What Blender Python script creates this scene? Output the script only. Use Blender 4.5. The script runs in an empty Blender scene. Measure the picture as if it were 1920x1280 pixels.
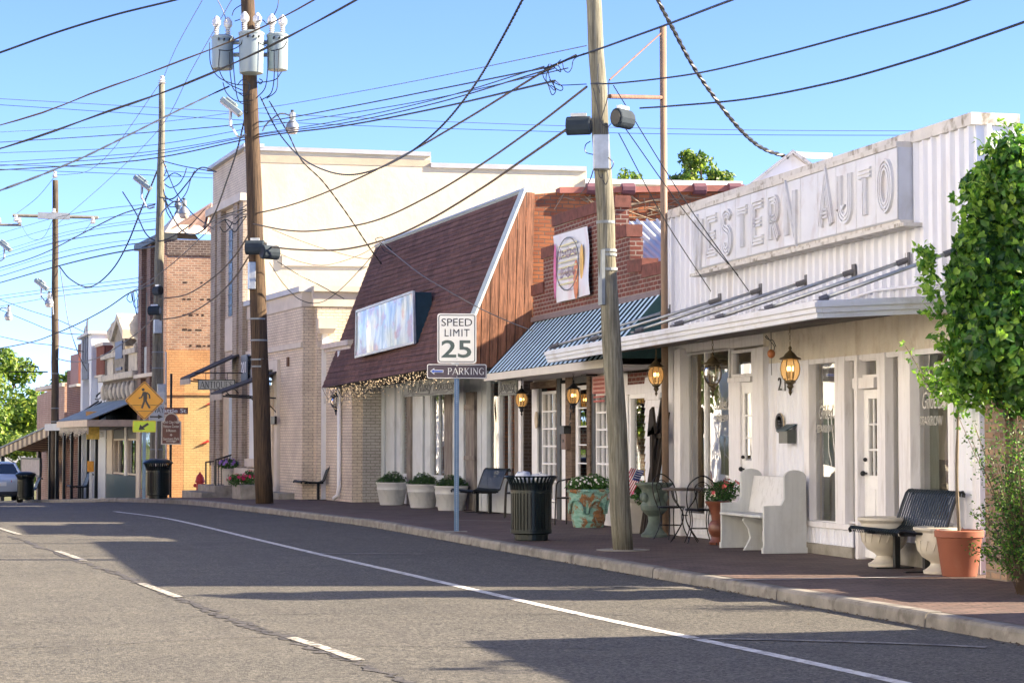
import bpy, math, random
from mathutils import Vector, Matrix
sc = bpy.context.scene
COL = sc.collection
rad = math.radians
EXPO = 2.15
rnd = random.Random(7)
# ---------------------------------------------------------------- camera geometry
FPX, YAW, PIT, CH = 3900.0, rad(14.8), math.atan(186/3900), 1.5
F0 = Vector((math.sin(YAW), math.cos(YAW), 0)); R0 = Vector((math.cos(YAW), -math.sin(YAW), 0)); Z0 = Vector((0,0,1))
CAM = Vector((0,0,CH))
def ray(px, py):
    x = (px-960)/FPX; y = (640-py)/FPX
    return (F0*math.cos(PIT)+Z0*math.sin(PIT)) + R0*x + (Z0*math.cos(PIT)-F0*math.sin(PIT))*y
def P(px, py, D):
    d = ray(px, py); return CAM + d*(D/d.dot(F0))
def zg(y):
    if y < 47: return 0.0
    y = min(y, 118); d = y-47
    return -0.0305*(d-6*(1-math.exp(-d/6)))
def G(px, py, h=0.0):
    d = ray(px, py); z = h; t = 1
    for _ in range(12):
        t = (z-CH)/d.z; z = zg((CAM+d*t).y)+h
    return CAM+d*t
SW = 0.12
def GS(px, py): return G(px, py, SW)
def base(px, D, h=SW):            # ground point seen in column px at depth D
    p = P(px, 900, D); return Vector((p.x, p.y, zg(p.y)+h))

# ---------------------------------------------------------------- mesh builder
class MB:
    def __init__(s): s.v=[]; s.f=[]; s.m=[]
    def add(s, vs, fs, mi=0):
        o=len(s.v); s.v += [tuple(a) for a in vs]; s.f += [[i+o for i in f] for f in fs]; s.m += [mi]*len(fs); return s
    def box(s, x0,x1,y0,y1,z0,z1, mi=0):
        if x1<x0: x0,x1=x1,x0
        if y1<y0: y0,y1=y1,y0
        if z1<z0: z0,z1=z1,z0
        v=[(x0,y0,z0),(x1,y0,z0),(x1,y1,z0),(x0,y1,z0),(x0,y0,z1),(x1,y0,z1),(x1,y1,z1),(x0,y1,z1)]
        return s.add(v,[(0,3,2,1),(4,5,6,7),(0,1,5,4),(1,2,6,5),(2,3,7,6),(3,0,4,7)],mi)
    def hexa(s, b, t, mi=0):       # b,t: four points each, counter-clockwise seen from above
        return s.add(list(b)+list(t),[(0,3,2,1),(4,5,6,7),(0,1,5,4),(1,2,6,5),(2,3,7,6),(3,0,4,7)],mi)
    def prism(s, pts, y0, y1, mi=0):   # polygon in (x,z) extruded along y
        n=len(pts); v=[(a,y0,b) for a,b in pts]+[(a,y1,b) for a,b in pts]
        f=[tuple(range(n)), tuple(range(2*n-1,n-1,-1))]+[(i,i+n,(i+1)%n+n,(i+1)%n) for i in range(n)]
        return s.add(v,f,mi)
    def slab(s, pts, z0, z1, mi=0):    # polygon in (x,y) extruded along z
        n=len(pts); v=[(a,b,z0) for a,b in pts]+[(a,b,z1) for a,b in pts]
        f=[tuple(range(n-1,-1,-1)), tuple(range(n,2*n))]+[(i,(i+1)%n,(i+1)%n+n,i+n) for i in range(n)]
        return s.add(v,f,mi)
    def tube(s, pts, r, seg=8, mi=0, cap=True, close=False):
        pts=[Vector(p) for p in pts]; n=len(pts)
        rs = r if isinstance(r,(list,tuple)) else [r]*n
        vs=[]; up=None
        for i,p in enumerate(pts):
            a = pts[(i-1)%n] if (close or i>0) else p; b = pts[(i+1)%n] if (close or i<n-1) else p
            t=(b-a); t = t.normalized() if t.length>1e-9 else Vector((0,0,1))
            if up is None: up = Vector((0,0,1)) if abs(t.z)<.9 else Vector((1,0,0))
            sd = t.cross(up)
            if sd.length<1e-6: sd=t.cross(Vector((1,0,0)))
            sd.normalize(); up = sd.cross(t).normalized()
            for k in range(seg):
                an=2*math.pi*k/seg; vs.append(p+(sd*math.cos(an)+up*math.sin(an))*rs[i])
        fs=[]
        for i in range(n if close else n-1):
            for k in range(seg):
                a=i*seg+k; b=i*seg+(k+1)%seg; j=(i+1)%n
                fs.append((a,b,j*seg+(k+1)%seg,j*seg+k))
        if cap and not close: fs += [tuple(range(seg-1,-1,-1)), tuple(range((n-1)*seg,n*seg))]
        return s.add(vs,fs,mi)
    def lathe(s, prof, c=(0,0,0), seg=24, mi=0, rf=None):   # prof: (r,z)
        vs=[]; n=len(prof)
        for r,z in prof:
            for k in range(seg):
                an=2*math.pi*k/seg; q=r*(rf(k,z) if rf else 1)
                vs.append((c[0]+q*math.cos(an),c[1]+q*math.sin(an),c[2]+z))
        fs=[(i*seg+k,i*seg+(k+1)%seg,(i+1)*seg+(k+1)%seg,(i+1)*seg+k) for i in range(n-1) for k in range(seg)]
        fs += [tuple(range(seg-1,-1,-1)), tuple(range((n-1)*seg,n*seg))]
        return s.add(vs,fs,mi)
    def ball(s, c, r, seg=10, mi=0):
        rz = r if not isinstance(r,(list,tuple)) else r[1]; rr = r if not isinstance(r,(list,tuple)) else r[0]
        return s.lathe([(max(1e-4,rr*math.sin(math.pi*i/seg)),-rz*math.cos(math.pi*i/seg)) for i in range(seg+1)],c,seg+2,mi)
    def build(s, name, mat, parent=None, loc=None, smooth=False, bevel=0):
        me=bpy.data.meshes.new(name)
        v=s.v
        if loc is not None: v=[(a-loc[0],b-loc[1],c-loc[2]) for a,b,c in v]
        me.from_pydata(v,[],s.f)
        for m in (mat if isinstance(mat,(list,tuple)) else [mat]): me.materials.append(m)
        me.polygons.foreach_set('material_index', s.m)
        if smooth: me.polygons.foreach_set('use_smooth',[True]*len(s.f))
        me.update()
        o=bpy.data.objects.new(name,me); COL.objects.link(o)
        if parent is not None: o.parent=parent
        if loc is not None and parent is None: o.location=loc
        if bevel:
            b=o.modifiers.new('b','BEVEL'); b.width=bevel; b.segments=2; b.limit_method='ANGLE'
        if smooth=='auto':
            me.polygons.foreach_set('use_smooth',[True]*len(s.f))
            try: me.set_sharp_from_angle(angle=rad(35))
            except Exception: pass
        return o
def tag(o, label=None, cat=None, group=None, kind=None):
    if label: o['label']=label
    if cat: o['category']=cat
    if group: o['group']=group
    if kind: o['kind']=kind
    return o
def T(name, label, cat, loc, rz=0, group=None):
    o=bpy.data.objects.new(name,None); COL.objects.link(o); o.empty_display_size=.2
    o.location=loc; o.rotation_euler=(0,0,rz); return tag(o,label,cat,group)
def dup(root, loc, rz, label, group=None):
    r=root.copy(); COL.objects.link(r); r.location=loc; r.rotation_euler=(0,0,rz); r['label']=label
    if group: r['group']=group
    for ch in list(root.children):
        c=ch.copy(); COL.objects.link(c); c.parent=r
        for g in list(ch.children):
            d=g.copy(); COL.objects.link(d); d.parent=c
    return r
def struct(o): o['kind']='structure'; return o

# ---------------------------------------------------------------- materials
class NT:
    def __init__(s,name):
        s.m=bpy.data.materials.new(name); s.m.use_nodes=True; s.n=s.m.node_tree.nodes; s.l=s.m.node_tree.links
        s.b=s.n['Principled BSDF']; s.out=s.n['Material Output']
    def N(s,t,**k):
        n=s.n.new(t)
        for a,b in k.items():
            if a.startswith('_'): n.inputs[a[1:].replace('_',' ')].default_value=b
            else: setattr(n,a,b)
        return n
    def L(s,a,b): s.l.new(a,b)
    def val(s,sock,v):
        if hasattr(v,'links') or isinstance(v,bpy.types.NodeSocket): s.L(v,sock)
        else: sock.default_value = v
    def math(s,op,a,b=0.0,c=0.0,clamp=False):
        n=s.n.new('ShaderNodeMath'); n.operation=op; n.use_clamp=clamp
        s.val(n.inputs[0],a); s.val(n.inputs[1],b); s.val(n.inputs[2],c); return n.outputs[0]
    def mix(s,f,a,b,blend='MIX'):
        n=s.n.new('ShaderNodeMix'); n.data_type='RGBA'; n.blend_type=blend
        s.val(n.inputs[0],f)
        for i,v in ((6,a),(7,b)):
            if isinstance(v,bpy.types.NodeSocket): s.L(v,n.inputs[i])
            else: n.inputs[i].default_value=(*v[:3],1)
        return n.outputs[2]
    def ramp(s,f,p0,p1):
        n=s.n.new('ShaderNodeMapRange'); s.L(f,n.inputs[0]); n.inputs[1].default_value=p0; n.inputs[2].default_value=p1; return n.outputs[0]
    def coords(s,scale=(1,1,1),kind='Object'):
        t=s.n.new('ShaderNodeTexCoord'); m=s.n.new('ShaderNodeMapping'); s.L(t.outputs[kind],m.inputs[0]); m.inputs['Scale'].default_value=scale
        return m.outputs[0]
    def noise(s,co,scale,detail=4,rough=.55,dist=0):
        n=s.n.new('ShaderNodeTexNoise'); s.L(co,n.inputs['Vector']); n.inputs['Scale'].default_value=scale; n.inputs['Detail'].default_value=detail
        n.inputs['Roughness'].default_value=rough; n.inputs['Distortion'].default_value=dist; return n.outputs[0]
    def bump(s,h,strength,dist=.01):
        n=s.n.new('ShaderNodeBump'); n.inputs['Strength'].default_value=strength; n.inputs['Distance'].default_value=dist
        s.L(h,n.inputs['Height']); s.L(n.outputs[0],s.b.inputs['Normal']); return n
def mul(c,k): return tuple(min(1,max(0,x*k)) for x in c)
_C={}
def M(name,col=None,rough=.6,metal=0,var=.15,scale=6,bump=.15,stretch=(1,1,1),stain=None,sfac=.5,sscale=2,spec=.5,fine=60):
    if name in _C: return _C[name]
    t=NT(name); co=t.coords(stretch)
    n=t.noise(co,scale,5); c=t.mix(t.ramp(n,.3,.7),mul(col,1-var),mul(col,1+var))
    if stain:
        n2=t.noise(t.coords((stretch[0]*1.3,stretch[1],stretch[2]*.8)),sscale,6,.65,.3)
        c=t.mix(t.math('MULTIPLY',t.ramp(n2,.52,.66),sfac),c,stain)
    t.L(c,t.b.inputs['Base Color']); t.b.inputs['Roughness'].default_value=rough; t.b.inputs['Metallic'].default_value=metal
    t.b.inputs['Specular IOR Level'].default_value=spec
    if bump: t.bump(t.noise(co,fine,4,.6),bump,.01)
    _C[name]=t.m; return t.m
def BR(name,c1,c2,mortar,bw=.2,bh=.068,ms=.011,flat=False,bump=.6,paint=None,stain=None,rough=.85,off=.5,zsplit=None):
    if name in _C: return _C[name]
    t=NT(name); tc=t.n.new('ShaderNodeTexCoord'); sp=t.n.new('ShaderNodeSeparateXYZ'); t.L(tc.outputs['Object'],sp.inputs[0])
    cb=t.n.new('ShaderNodeCombineXYZ')
    if flat: t.L(sp.outputs[0],cb.inputs[0]); t.L(sp.outputs[1],cb.inputs[1])
    else: t.L(t.math('ADD',sp.outputs[0],sp.outputs[1]),cb.inputs[0]); t.L(sp.outputs[2],cb.inputs[1])
    wob=t.noise(tc.outputs['Object'],9,2); va=t.n.new('ShaderNodeVectorMath'); va.operation='ADD'
    wv=t.n.new('ShaderNodeCombineXYZ'); t.L(t.math('MULTIPLY',t.math('SUBTRACT',wob,.5),.02),wv.inputs[1]); t.L(t.math('MULTIPLY',t.math('SUBTRACT',wob,.5),.015),wv.inputs[0])
    t.L(cb.outputs[0],va.inputs[0]); t.L(wv.outputs[0],va.inputs[1])
    b=t.n.new('ShaderNodeTexBrick'); t.L(va.outputs[0],b.inputs['Vector'])
    for k,v in (('Scale',1),('Mortar Size',ms),('Mortar Smooth',.2),('Bias',0),('Brick Width',bw),('Row Height',bh)): b.inputs[k].default_value=v
    b.offset=off; b.inputs['Color1'].default_value=(*c1,1); b.inputs['Color2'].default_value=(*c2,1); b.inputs['Mortar'].default_value=(*mortar,1)
    n=t.noise(tc.outputs['Object'],1.3,6,.6); c=t.mix(t.ramp(n,.3,.75),b.outputs[0],t.mix(1.0,b.outputs[0],(.62,.6,.6),'MULTIPLY'))
    n3=t.noise(tc.outputs['Object'],35,3); c=t.mix(t.math('MULTIPLY',t.ramp(n3,.45,.75),.35),c,mul(c2,1.35))
    if stain:
        n2=t.noise(tc.outputs['Object'],.9,7,.7,.5); c=t.mix(t.math('MULTIPLY',t.ramp(n2,.5,.68),.55),c,stain)
    t.L(c,t.b.inputs['Base Color']); t.b.inputs['Roughness'].default_value=rough; t.b.inputs['Specular IOR Level'].default_value=.3
    h=t.math('ADD',t.math('SUBTRACT',1.0,b.outputs['Fac']),t.math('MULTIPLY',n3,.35)); t.bump(h,bump,.012)
    _C[name]=t.m; return t.m
def WOOD(name,col,dark,sx=18,sz=1.2,rough=.85,bump=.5,stain=None,sfac=.6):
    if name in _C: return _C[name]
    t=NT(name); co=t.coords((sx,sx,sz)); n=t.noise(co,1,6,.65,.4); c=t.mix(t.ramp(n,.35,.65),dark,col)
    n2=t.noise(t.coords((1,1,.6)),2.2,5,.7)
    c=t.mix(t.math('MULTIPLY',t.ramp(n2,.5,.7),sfac),c,stain or mul(dark,.8))
    t.L(c,t.b.inputs['Base Color']); t.b.inputs['Roughness'].default_value=rough; t.b.inputs['Specular IOR Level'].default_value=.25
    t.bump(n,bump,.02); _C[name]=t.m; return t.m
def EMIT(name,col,st):
    if name in _C: return _C[name]
    t=NT(name); t.b.inputs['Base Color'].default_value=(*col,1); t.b.inputs['Emission Color'].default_value=(*col,1); t.b.inputs['Emission Strength'].default_value=st
    _C[name]=t.m; return t.m
def GLASS(name,tint=(.75,.8,.8),ior=1.9,wav=.08,rough=.0,add=.08):
    if name in _C: return _C[name]
    t=NT(name); t.n.remove(t.b)
    tr=t.n.new('ShaderNodeBsdfTransparent'); tr.inputs[0].default_value=(*tint,1)
    gl=t.n.new('ShaderNodeBsdfGlossy'); gl.inputs['Roughness'].default_value=rough; gl.inputs[0].default_value=(.97,.97,.97,1)
    fr=t.n.new('ShaderNodeFresnel'); fr.inputs[0].default_value=ior
    mx=t.n.new('ShaderNodeMixShader'); t.L(t.math('ADD',fr.outputs[0],add,clamp=True),mx.inputs[0]); t.L(tr.outputs[0],mx.inputs[1]); t.L(gl.outputs[0],mx.inputs[2])
    if wav:
        bp=t.n.new('ShaderNodeBump'); bp.inputs['Strength'].default_value=wav; bp.inputs['Distance'].default_value=.05
        t.L(t.noise(t.coords((1.4,1.4,.9)),1.6,1),bp.inputs['Height']); t.L(bp.outputs[0],gl.inputs['Normal'])
    t.L(mx.outputs[0],t.out.inputs[0]); _C[name]=t.m; return t.m
def LEAF(name,c,tr=.35,var=.35):
    if name in _C: return _C[name]
    t=NT(name); n=t.noise(t.coords(),7,3); c1=t.mix(t.ramp(n,.3,.7),mul(c,1-var),mul(c,1+var)); t.L(c1,t.b.inputs['Base Color'])
    t.b.inputs['Roughness'].default_value=.45; t.b.inputs['Specular IOR Level'].default_value=.4
    tl=t.n.new('ShaderNodeBsdfTranslucent'); t.L(t.mix(.6,c1,(c[0]*1.6,min(1,c[1]*1.9),c[2]*.7)),tl.inputs[0]); mx=t.n.new('ShaderNodeMixShader'); mx.inputs[0].default_value=tr
    t.L(t.b.outputs[0],mx.inputs[1]); t.L(tl.outputs[0],mx.inputs[2]); t.L(mx.outputs[0],t.out.inputs[0]); _C[name]=t.m; return t.m
def asphalt():
    t=NT('asphalt'); co=t.coords()
    n=t.noise(co,110,3,.7); big=t.noise(co,.35,5,.6); mid=t.noise(t.coords((.25,2.2,1)),1.3,5,.6); strk=t.noise(t.coords((1.6,.18,1)),2.2,5,.65)
    v=t.n.new('ShaderNodeTexVoronoi'); t.L(co,v.inputs['Vector']); v.inputs['Scale'].default_value=75
    g2=t.noise(co,38,4,.75); c=t.mix(t.ramp(g2,.36,.66),(.036,.036,.034),(.128,.122,.106)); c=t.mix(t.math('MULTIPLY',t.ramp(n,.4,.7),.4),c,(.18,.17,.15))
    vc=t.n.new('ShaderNodeTexVoronoi'); t.L(co,vc.inputs['Vector']); vc.inputs['Scale'].default_value=52; sr_=t.n.new('ShaderNodeSeparateColor'); t.L(vc.outputs['Color'],sr_.inputs[0]); c=t.mix(.85,c,t.mix(t.math('POWER',sr_.outputs[0],1.3),(.028,.029,.029),(.185,.175,.152)))
    c=t.mix(t.ramp(big,.3,.7),t.mix(1.0,c,(.78,.79,.8),'MULTIPLY'),c)
    c=t.mix(t.math('MULTIPLY',t.ramp(mid,.45,.75),.3),c,(.15,.138,.115)); blot=t.noise(co,.9,3,.5,.8); c=t.mix(t.math('MULTIPLY',t.ramp(blot,.60,.68),.35),c,(.05,.047,.043)); c=t.mix(t.math('MULTIPLY',t.ramp(strk,.5,.72),.45),c,(.06,.056,.053))
    c=t.mix(t.math('MULTIPLY',t.math('GREATER_THAN',.15,v.outputs['Distance']),.7),c,(.34,.33,.30))
    t.L(c,t.b.inputs['Base Color']); t.b.inputs['Roughness'].default_value=.82; t.b.inputs['Specular IOR Level'].default_value=.35
    t.bump(t.math('ADD',n,t.math('MULTIPLY',v.outputs['Distance'],.8)),.55,.012); return t.m
def worn(name,col,under,lo=.42,hi=.6,scale=14):
    t=NT(name); n=t.noise(t.coords(),scale,6,.75); c=t.mix(t.ramp(n,lo,hi),col,under); t.L(c,t.b.inputs['Base Color']); t.b.inputs['Roughness'].default_value=.7
    t.bump(t.noise(t.coords(),110,3),.4,.01); return t.m

# ---------------------------------------------------------------- facade frames
class Fac:
    """local x runs along the wall from A to B, local y into the building, z up from the base"""
    def __init__(s,A,B,name=None,label=None,cat=None,z=None,group=None):
        s.A=Vector((A[0],A[1],0)); d=Vector((B[0]-A[0],B[1]-A[1],0)); s.w=d.length; s.d=d.normalized(); s.i=Vector((-s.d.y,s.d.x,0))
        s.z = zg(A[1])+SW if z is None else z
        s.A.z=s.z; s.rz=math.atan2(s.d.y,s.d.x)
        s.o = T(name,label,cat,s.A,s.rz,group) if name else None
    def uz(s,px,py,out=0):
        d=ray(px,py); o=s.A-s.i*out; t=(o-CAM).dot(s.i)/d.dot(s.i); p=CAM+d*t-s.A
        return (p.dot(s.d),p.z)
    def u(s,px,out=0,py=800): return s.uz(px,py,out)[0]
    def R(s,px0,px1,yt,yb,out=0):      # rectangle: u range, z range (z measured at mid column)
        m=(px0+px1)/2; return s.u(px0,out),s.u(px1,out),s.uz(m,yb,out)[1],s.uz(m,yt,out)[1]
    def quad(s,pts,out=0): return [s.uz(a,b,out) for a,b in pts]
    def W(s,u,y,z): return s.A+s.d*u+s.i*y+Z0*z
    def sub(s,name,label,cat,u,y,z,group=None,rz=0): return T(name,label,cat,s.W(u,y,z),s.rz+rz,group)
def ccw(p):
    a=sum(p[i][0]*p[(i+1)%len(p)][1]-p[(i+1)%len(p)][0]*p[i][1] for i in range(len(p)))
    return p if a>0 else p[::-1]
def wallpoly(f,pts,out,th,mat,name,parent=None,**k):
    q=ccw(f.quad(pts,out)); return MB().prism(q,-out,-out+th).build(name,mat,parent or f.o,**k)
def rbox(f,r,out,th,mat,name,parent=None,**k):
    u0,u1,z0,z1=f.R(*r,out=out); return MB().box(u0,u1,-out,-out+th,z0,z1).build(name,mat,parent or f.o,**k)
def window(f,r,fw,fm,gm,parent=None,rows=1,cols=1,depth=.07,out=0,mw=.025,name='window',rec=.05):
    u0,u1,z0,z1=f.R(*r,out=out); return win(f,u0,u1,z0,z1,fw,fm,gm,parent,rows,cols,depth,out,mw,name,rec)
def win(f,u0,u1,z0,z1,fw,fm,gm,parent=None,rows=1,cols=1,depth=.07,out=0,mw=.025,name='window',rec=.05):
    b=MB(); y0,y1=-out,-out+depth
    b.box(u0,u0+fw,y0,y1,z0,z1).box(u1-fw,u1,y0,y1,z0,z1).box(u0+fw,u1-fw,y0,y1,z1-fw,z1).box(u0+fw,u1-fw,y0,y1,z0,z0+fw)
    a0,a1,b0,b1=u0+fw,u1-fw,z0+fw,z1-fw
    for i in range(1,cols): x=a0+(a1-a0)*i/cols; b.box(x-mw/2,x+mw/2,y0+.012,y1-.012,b0,b1)
    for i in range(1,rows): z=b0+(b1-b0)*i/rows; b.box(a0,a1,y0+.008,y1-.015,z-mw/2,z+mw/2)
    w=b.build(name,fm,parent or f.o); yy=y0+rec
    MB().add([(a0,yy,b0),(a1,yy,b0),(a1,yy,b1),(a0,yy,b1)],[(0,1,2,3)]).build('pane',gm,w)
    return w
def corr(f,u0,u1,z0,z1,y,mat,name,parent=None,pitch=.2,dep=.028,rib=.045,ztop=None):
    """ribbed metal siding, ribs standing out toward the street"""
    xs=[]; x=u0
    while x<u1-1e-3:
        for dx,dy in ((0,0),(pitch*.5-rib,0),(pitch*.5-rib*.5,-dep),(pitch*.5+rib*.5,-dep),(pitch*.5+rib,0)):
            if x+dx<u1: xs.append((x+dx,y+dy))
        x+=pitch
    xs.append((u1,y)); b=MB(); n=len(xs)
    v=[(a,c,z0) for a,c in xs]+[(a,c,z1 if ztop is None else ztop(a)) for a,c in xs]
    b.add(v,[(i,i+1,i+1+n,i+n) for i in range(n-1)]); return b.build(name,mat,parent or f.o)
def shell(f,u0,u1,depth,h,mat,roofmat,parent=None,front=.25,z0=-.3,name='side_wall',rh=None):
    b=MB(); b.box(u0,u0+.2,front,depth,z0,h).box(u1-.2,u1,front,depth,z0,h).box(u0+.2,u1-.2,depth-.2,depth,z0,h)
    b.build(name,mat,parent or f.o); rh=rh or h-.3
    MB().box(u0+.2,u1-.2,front,depth-.2,rh-.15,rh).build('roof',roofmat,parent or f.o)
FONT=None
def text(body,size,mat,parent,M4,name='lettering',ext=.004,width=None,shear=0,bold=0,alignx='CENTER',space=1.0):
    c=bpy.data.curves.new('txt','FONT'); c.body=body; c.size=size; c.extrude=ext; c.align_x=alignx; c.align_y='CENTER'; c.shear=shear; c.offset=bold; c.space_character=space; c.resolution_u=3
    t=bpy.data.objects.new('txt',c); COL.objects.link(t)
    bpy.context.view_layer.update(); dg=bpy.context.evaluated_depsgraph_get()
    me=bpy.data.meshes.new_from_object(t.evaluated_get(dg)); bpy.data.objects.remove(t)
    if width and len(me.vertices):
        xs=[v.co.x for v in me.vertices]; w=max(xs)-min(xs); me.transform(Matrix.Scale(width/w,4,(1,0,0)))
    me.transform(M4); me.materials.clear(); me.materials.append(mat); me.name=name
    o=bpy.data.objects.new(name,me); COL.objects.link(o); o.parent=parent; return o
def onwall(x,y,z):   # text upright on a wall facing local -y
    return Matrix.Translation((x,y,z)) @ Matrix.Rotation(math.pi/2,4,'X')
def ribbon(b,pl,w,y0,y1,mi=0,close=False):
    """flat ribbon along a polyline in (x,z), from y0 (front) back to y1"""
    n=len(pl); L=[];Rr=[]
    for i in range(n):
        a=Vector(pl[(i-1)%n]) if (close or i>0) else Vector(pl[i]); c=Vector(pl[(i+1)%n]) if (close or i<n-1) else Vector(pl[i])
        p=Vector(pl[i]); d1=(p-a); d2=(c-p)
        if d1.length<1e-9: d1=d2
        if d2.length<1e-9: d2=d1
        d1=d1.normalized(); d2=d2.normalized(); n1=Vector((-d1.y,d1.x)); n2=Vector((-d2.y,d2.x)); m=(n1+n2)
        m = m.normalized() if m.length>1e-6 else n1; k=w/2/max(.4,m.dot(n1)); L.append(p+m*k); Rr.append(p-m*k)
    v=[];
    for y in (y0,y1):
        v+=[(q.x,y,q.y) for q in L]+[(q.x,y,q.y) for q in Rr]
    f=[]
    for i in range(n if close else n-1):
        j=(i+1)%n; f+=[(i,j,n+j,n+i)]; f+=[(i,2*n+i,2*n+j,j),(n+i,n+j,3*n+j,3*n+i)]
    if not close: f+=[(0,n,3*n,2*n),(n-1,3*n-1,4*n-1,2*n-1)]
    b.add(v,f,mi); return b
def offset(pl,k,close=False):
    n=len(pl); out=[]
    for i in range(n):
        a=Vector(pl[(i-1)%n]) if (close or i>0) else None; c=Vector(pl[(i+1)%n]) if (close or i<n-1) else None
        p=Vector(pl[i]); d1=(p-a).normalized() if a is not None else (c-p).normalized(); d2=(c-p).normalized() if c is not None else d1
        n1=Vector((-d1.y,d1.x)); n2=Vector((-d2.y,d2.x)); m=(n1+n2).normalized(); out.append(tuple(p+m*(k/max(.35,m.dot(n1)))))
    return out
def cat(pts,n=6):
    """Catmull-Rom through 3-D points"""
    pts=[Vector(p) for p in pts]; Q=[2*pts[0]-pts[1]]+pts+[2*pts[-1]-pts[-2]]; r=[]
    for i in range(1,len(Q)-2):
        a,b,c,d=Q[i-1],Q[i],Q[i+1],Q[i+2]
        for k in range(n):
            t=k/n; r.append(.5*((2*b)+(c-a)*t+(2*a-5*b+4*c-d)*t*t+(3*b-a-3*c+d)*t**3))
    return r+[pts[-1]]
def leaves(b,n,fn,size,rg,mi=(0,),bend=.25,asp=.6,droop=0,heart=False):
    """n kite-shaped leaves; fn(rg)->(pos, normal or None)"""
    for _ in range(n):
        p,nm=fn(rg)
        if p is None: continue
        nrm=Vector((rg.gauss(0,1),rg.gauss(0,1),rg.gauss(0,1)))
        if nm is not None: nrm=nrm*.55+nm
        nrm.normalize(); a=nrm.orthogonal().normalized(); an=rg.random()*6.283; ax=a*math.cos(an)+nrm.cross(a)*math.sin(an)
        if droop: ax=(ax+Vector((0,0,-droop))).normalized()
        s=size*rg.uniform(.5,1.35); bx=nrm.cross(ax)
        if bx.length<1e-3: continue
        bx.normalize(); up=ax.cross(bx); q=s*asp*.5
        if heart:
            u1=up*s*bend; v=[p,p-ax*s*.10+bx*q*.75+u1*.35,p+ax*s*.28+bx*q*1.1+u1*.3,p+ax*s*.66+bx*q*.62+u1*.1,p+ax*s-u1*.3,p+ax*s*.66-bx*q*.62+u1*.1,p+ax*s*.28-bx*q*1.1+u1*.3,p-ax*s*.10-bx*q*.75+u1*.35,p+ax*s*.5]
            b.add(v,[(0,1,2,8),(8,2,3,4),(8,4,5,6),(0,8,6,7)],rg.choice(mi)); continue
        v=[p,p+ax*s*.35+bx*q+up*s*bend*.3,p+ax*s-up*s*bend*.2,p+ax*s*.35-bx*q+up*s*bend*.3]
        b.add(v,[(0,1,2),(0,2,3)],rg.choice(mi))
def inblob(c,r,shell_=.0):
    c=Vector(c)
    def fn(rg):
        d=Vector((rg.gauss(0,1),rg.gauss(0,1),rg.gauss(0,1))).normalized(); k=rg.uniform(shell_,1)**.5
        return c+Vector((d.x*r[0]*k,d.y*r[1]*k,d.z*r[2]*k)), (d+Vector((0,0,.3)))
    return fn
# ---------------------------------------------------------------- world, sun, camera
w=bpy.data.worlds.new('World'); sc.world=w; w.use_nodes=True; bg=w.node_tree.nodes['Background']
sky=w.node_tree.nodes.new('ShaderNodeTexSky'); sky.sky_type='NISHITA'; sky.sun_disc=False
SUN_AZ=math.atan2(.967,-.2554)      # clockwise from +Y
sky.sun_elevation=rad(30); sky.sun_rotation=SUN_AZ; sky.altitude=0; sky.air_density=.5; sky.dust_density=.25; sky.ozone_density=4.5
tint=w.node_tree.nodes.new('ShaderNodeMix'); tint.data_type='RGBA'; tint.blend_type='MULTIPLY'; tint.inputs[0].default_value=1; tint.inputs[7].default_value=(.68,.66,.76,1)
w.node_tree.links.new(sky.outputs[0],tint.inputs[6]); w.node_tree.links.new(tint.outputs[2],bg.inputs[0]); bg.inputs[1].default_value=.125
sl=bpy.data.lights.new('sun','SUN'); sl.energy=5.0; sl.angle=rad(.55); sl.color=(1,.83,.60)
so=bpy.data.objects.new('sun',sl); COL.objects.link(so)
to=Vector((math.cos(rad(30))*.967,-math.cos(rad(30))*.2554,math.sin(rad(30)))); so.rotation_euler=to.to_track_quat('Z','Y').to_euler(); so.location=(20,-5,20)
cd=bpy.data.cameras.new('camera'); co_=bpy.data.objects.new('camera',cd); COL.objects.link(co_); sc.camera=co_
co_.location=CAM; cd.sensor_width=36; cd.lens=36*FPX/1920; cd.clip_end=3000; cd.clip_start=.1
fw=F0*math.cos(PIT)+Z0*math.sin(PIT); co_.rotation_euler=(-fw).to_track_quat('Z','Y').to_euler()
sc.view_settings.view_transform='Standard'; sc.view_settings.look='None'; sc.view_settings.gamma=1; sc.view_settings.exposure=EXPO
sc.render.resolution_x=1024; sc.render.resolution_y=682
sc.cycles.max_bounces=7; sc.cycles.transparent_max_bounces=10; sc.cycles.sample_clamp_indirect=6; sc.cycles.use_denoising=True

# ---------------------------------------------------------------- ground, road, kerb, sidewalk
KP=[(8.3,-14),(8.0,0),(7.75,8),(7.58,14),(7.4,20),(7.15,27),(7.06,31),(6.85,36.5),(6.2,42),(5.45,48),(4.65,56),(3.95,65),(3.3,72),(2.65,80),(1.6,92),(.5,105),(-1,122)]
KC=[(p.x,p.y) for p in cat([(a,b,0) for a,b in KP],8)]
def kx(y):
    for a,b in zip(KC,KC[1:]):
        if a[1]<=y<=b[1]: return a[0]+(b[0]-a[0])*(y-a[1])/(b[1]-a[1])
    return KC[0][0] if y<0 else KC[-1][0]
YS=[-14+i for i in range(62)]+[48+i*2 for i in range(36)]
def strip(x0,x1,dz,mat,name,ys=YS,nx=1):
    b=MB(); v=[];f=[]
    for y in ys:
        a,c=x0(y),x1(y)
        for k in range(nx+1): v.append((a+(c-a)*k/nx,y,zg(y)+dz))
    for i in range(len(ys)-1):
        for k in range(nx): q=i*(nx+1)+k; f.append((q,q+1,q+nx+2,q+nx+1))
    b.add(v,f); return struct(b.build(name,mat))
gys=[-400,-60]+YS+[140,200,400,1200]
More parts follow.
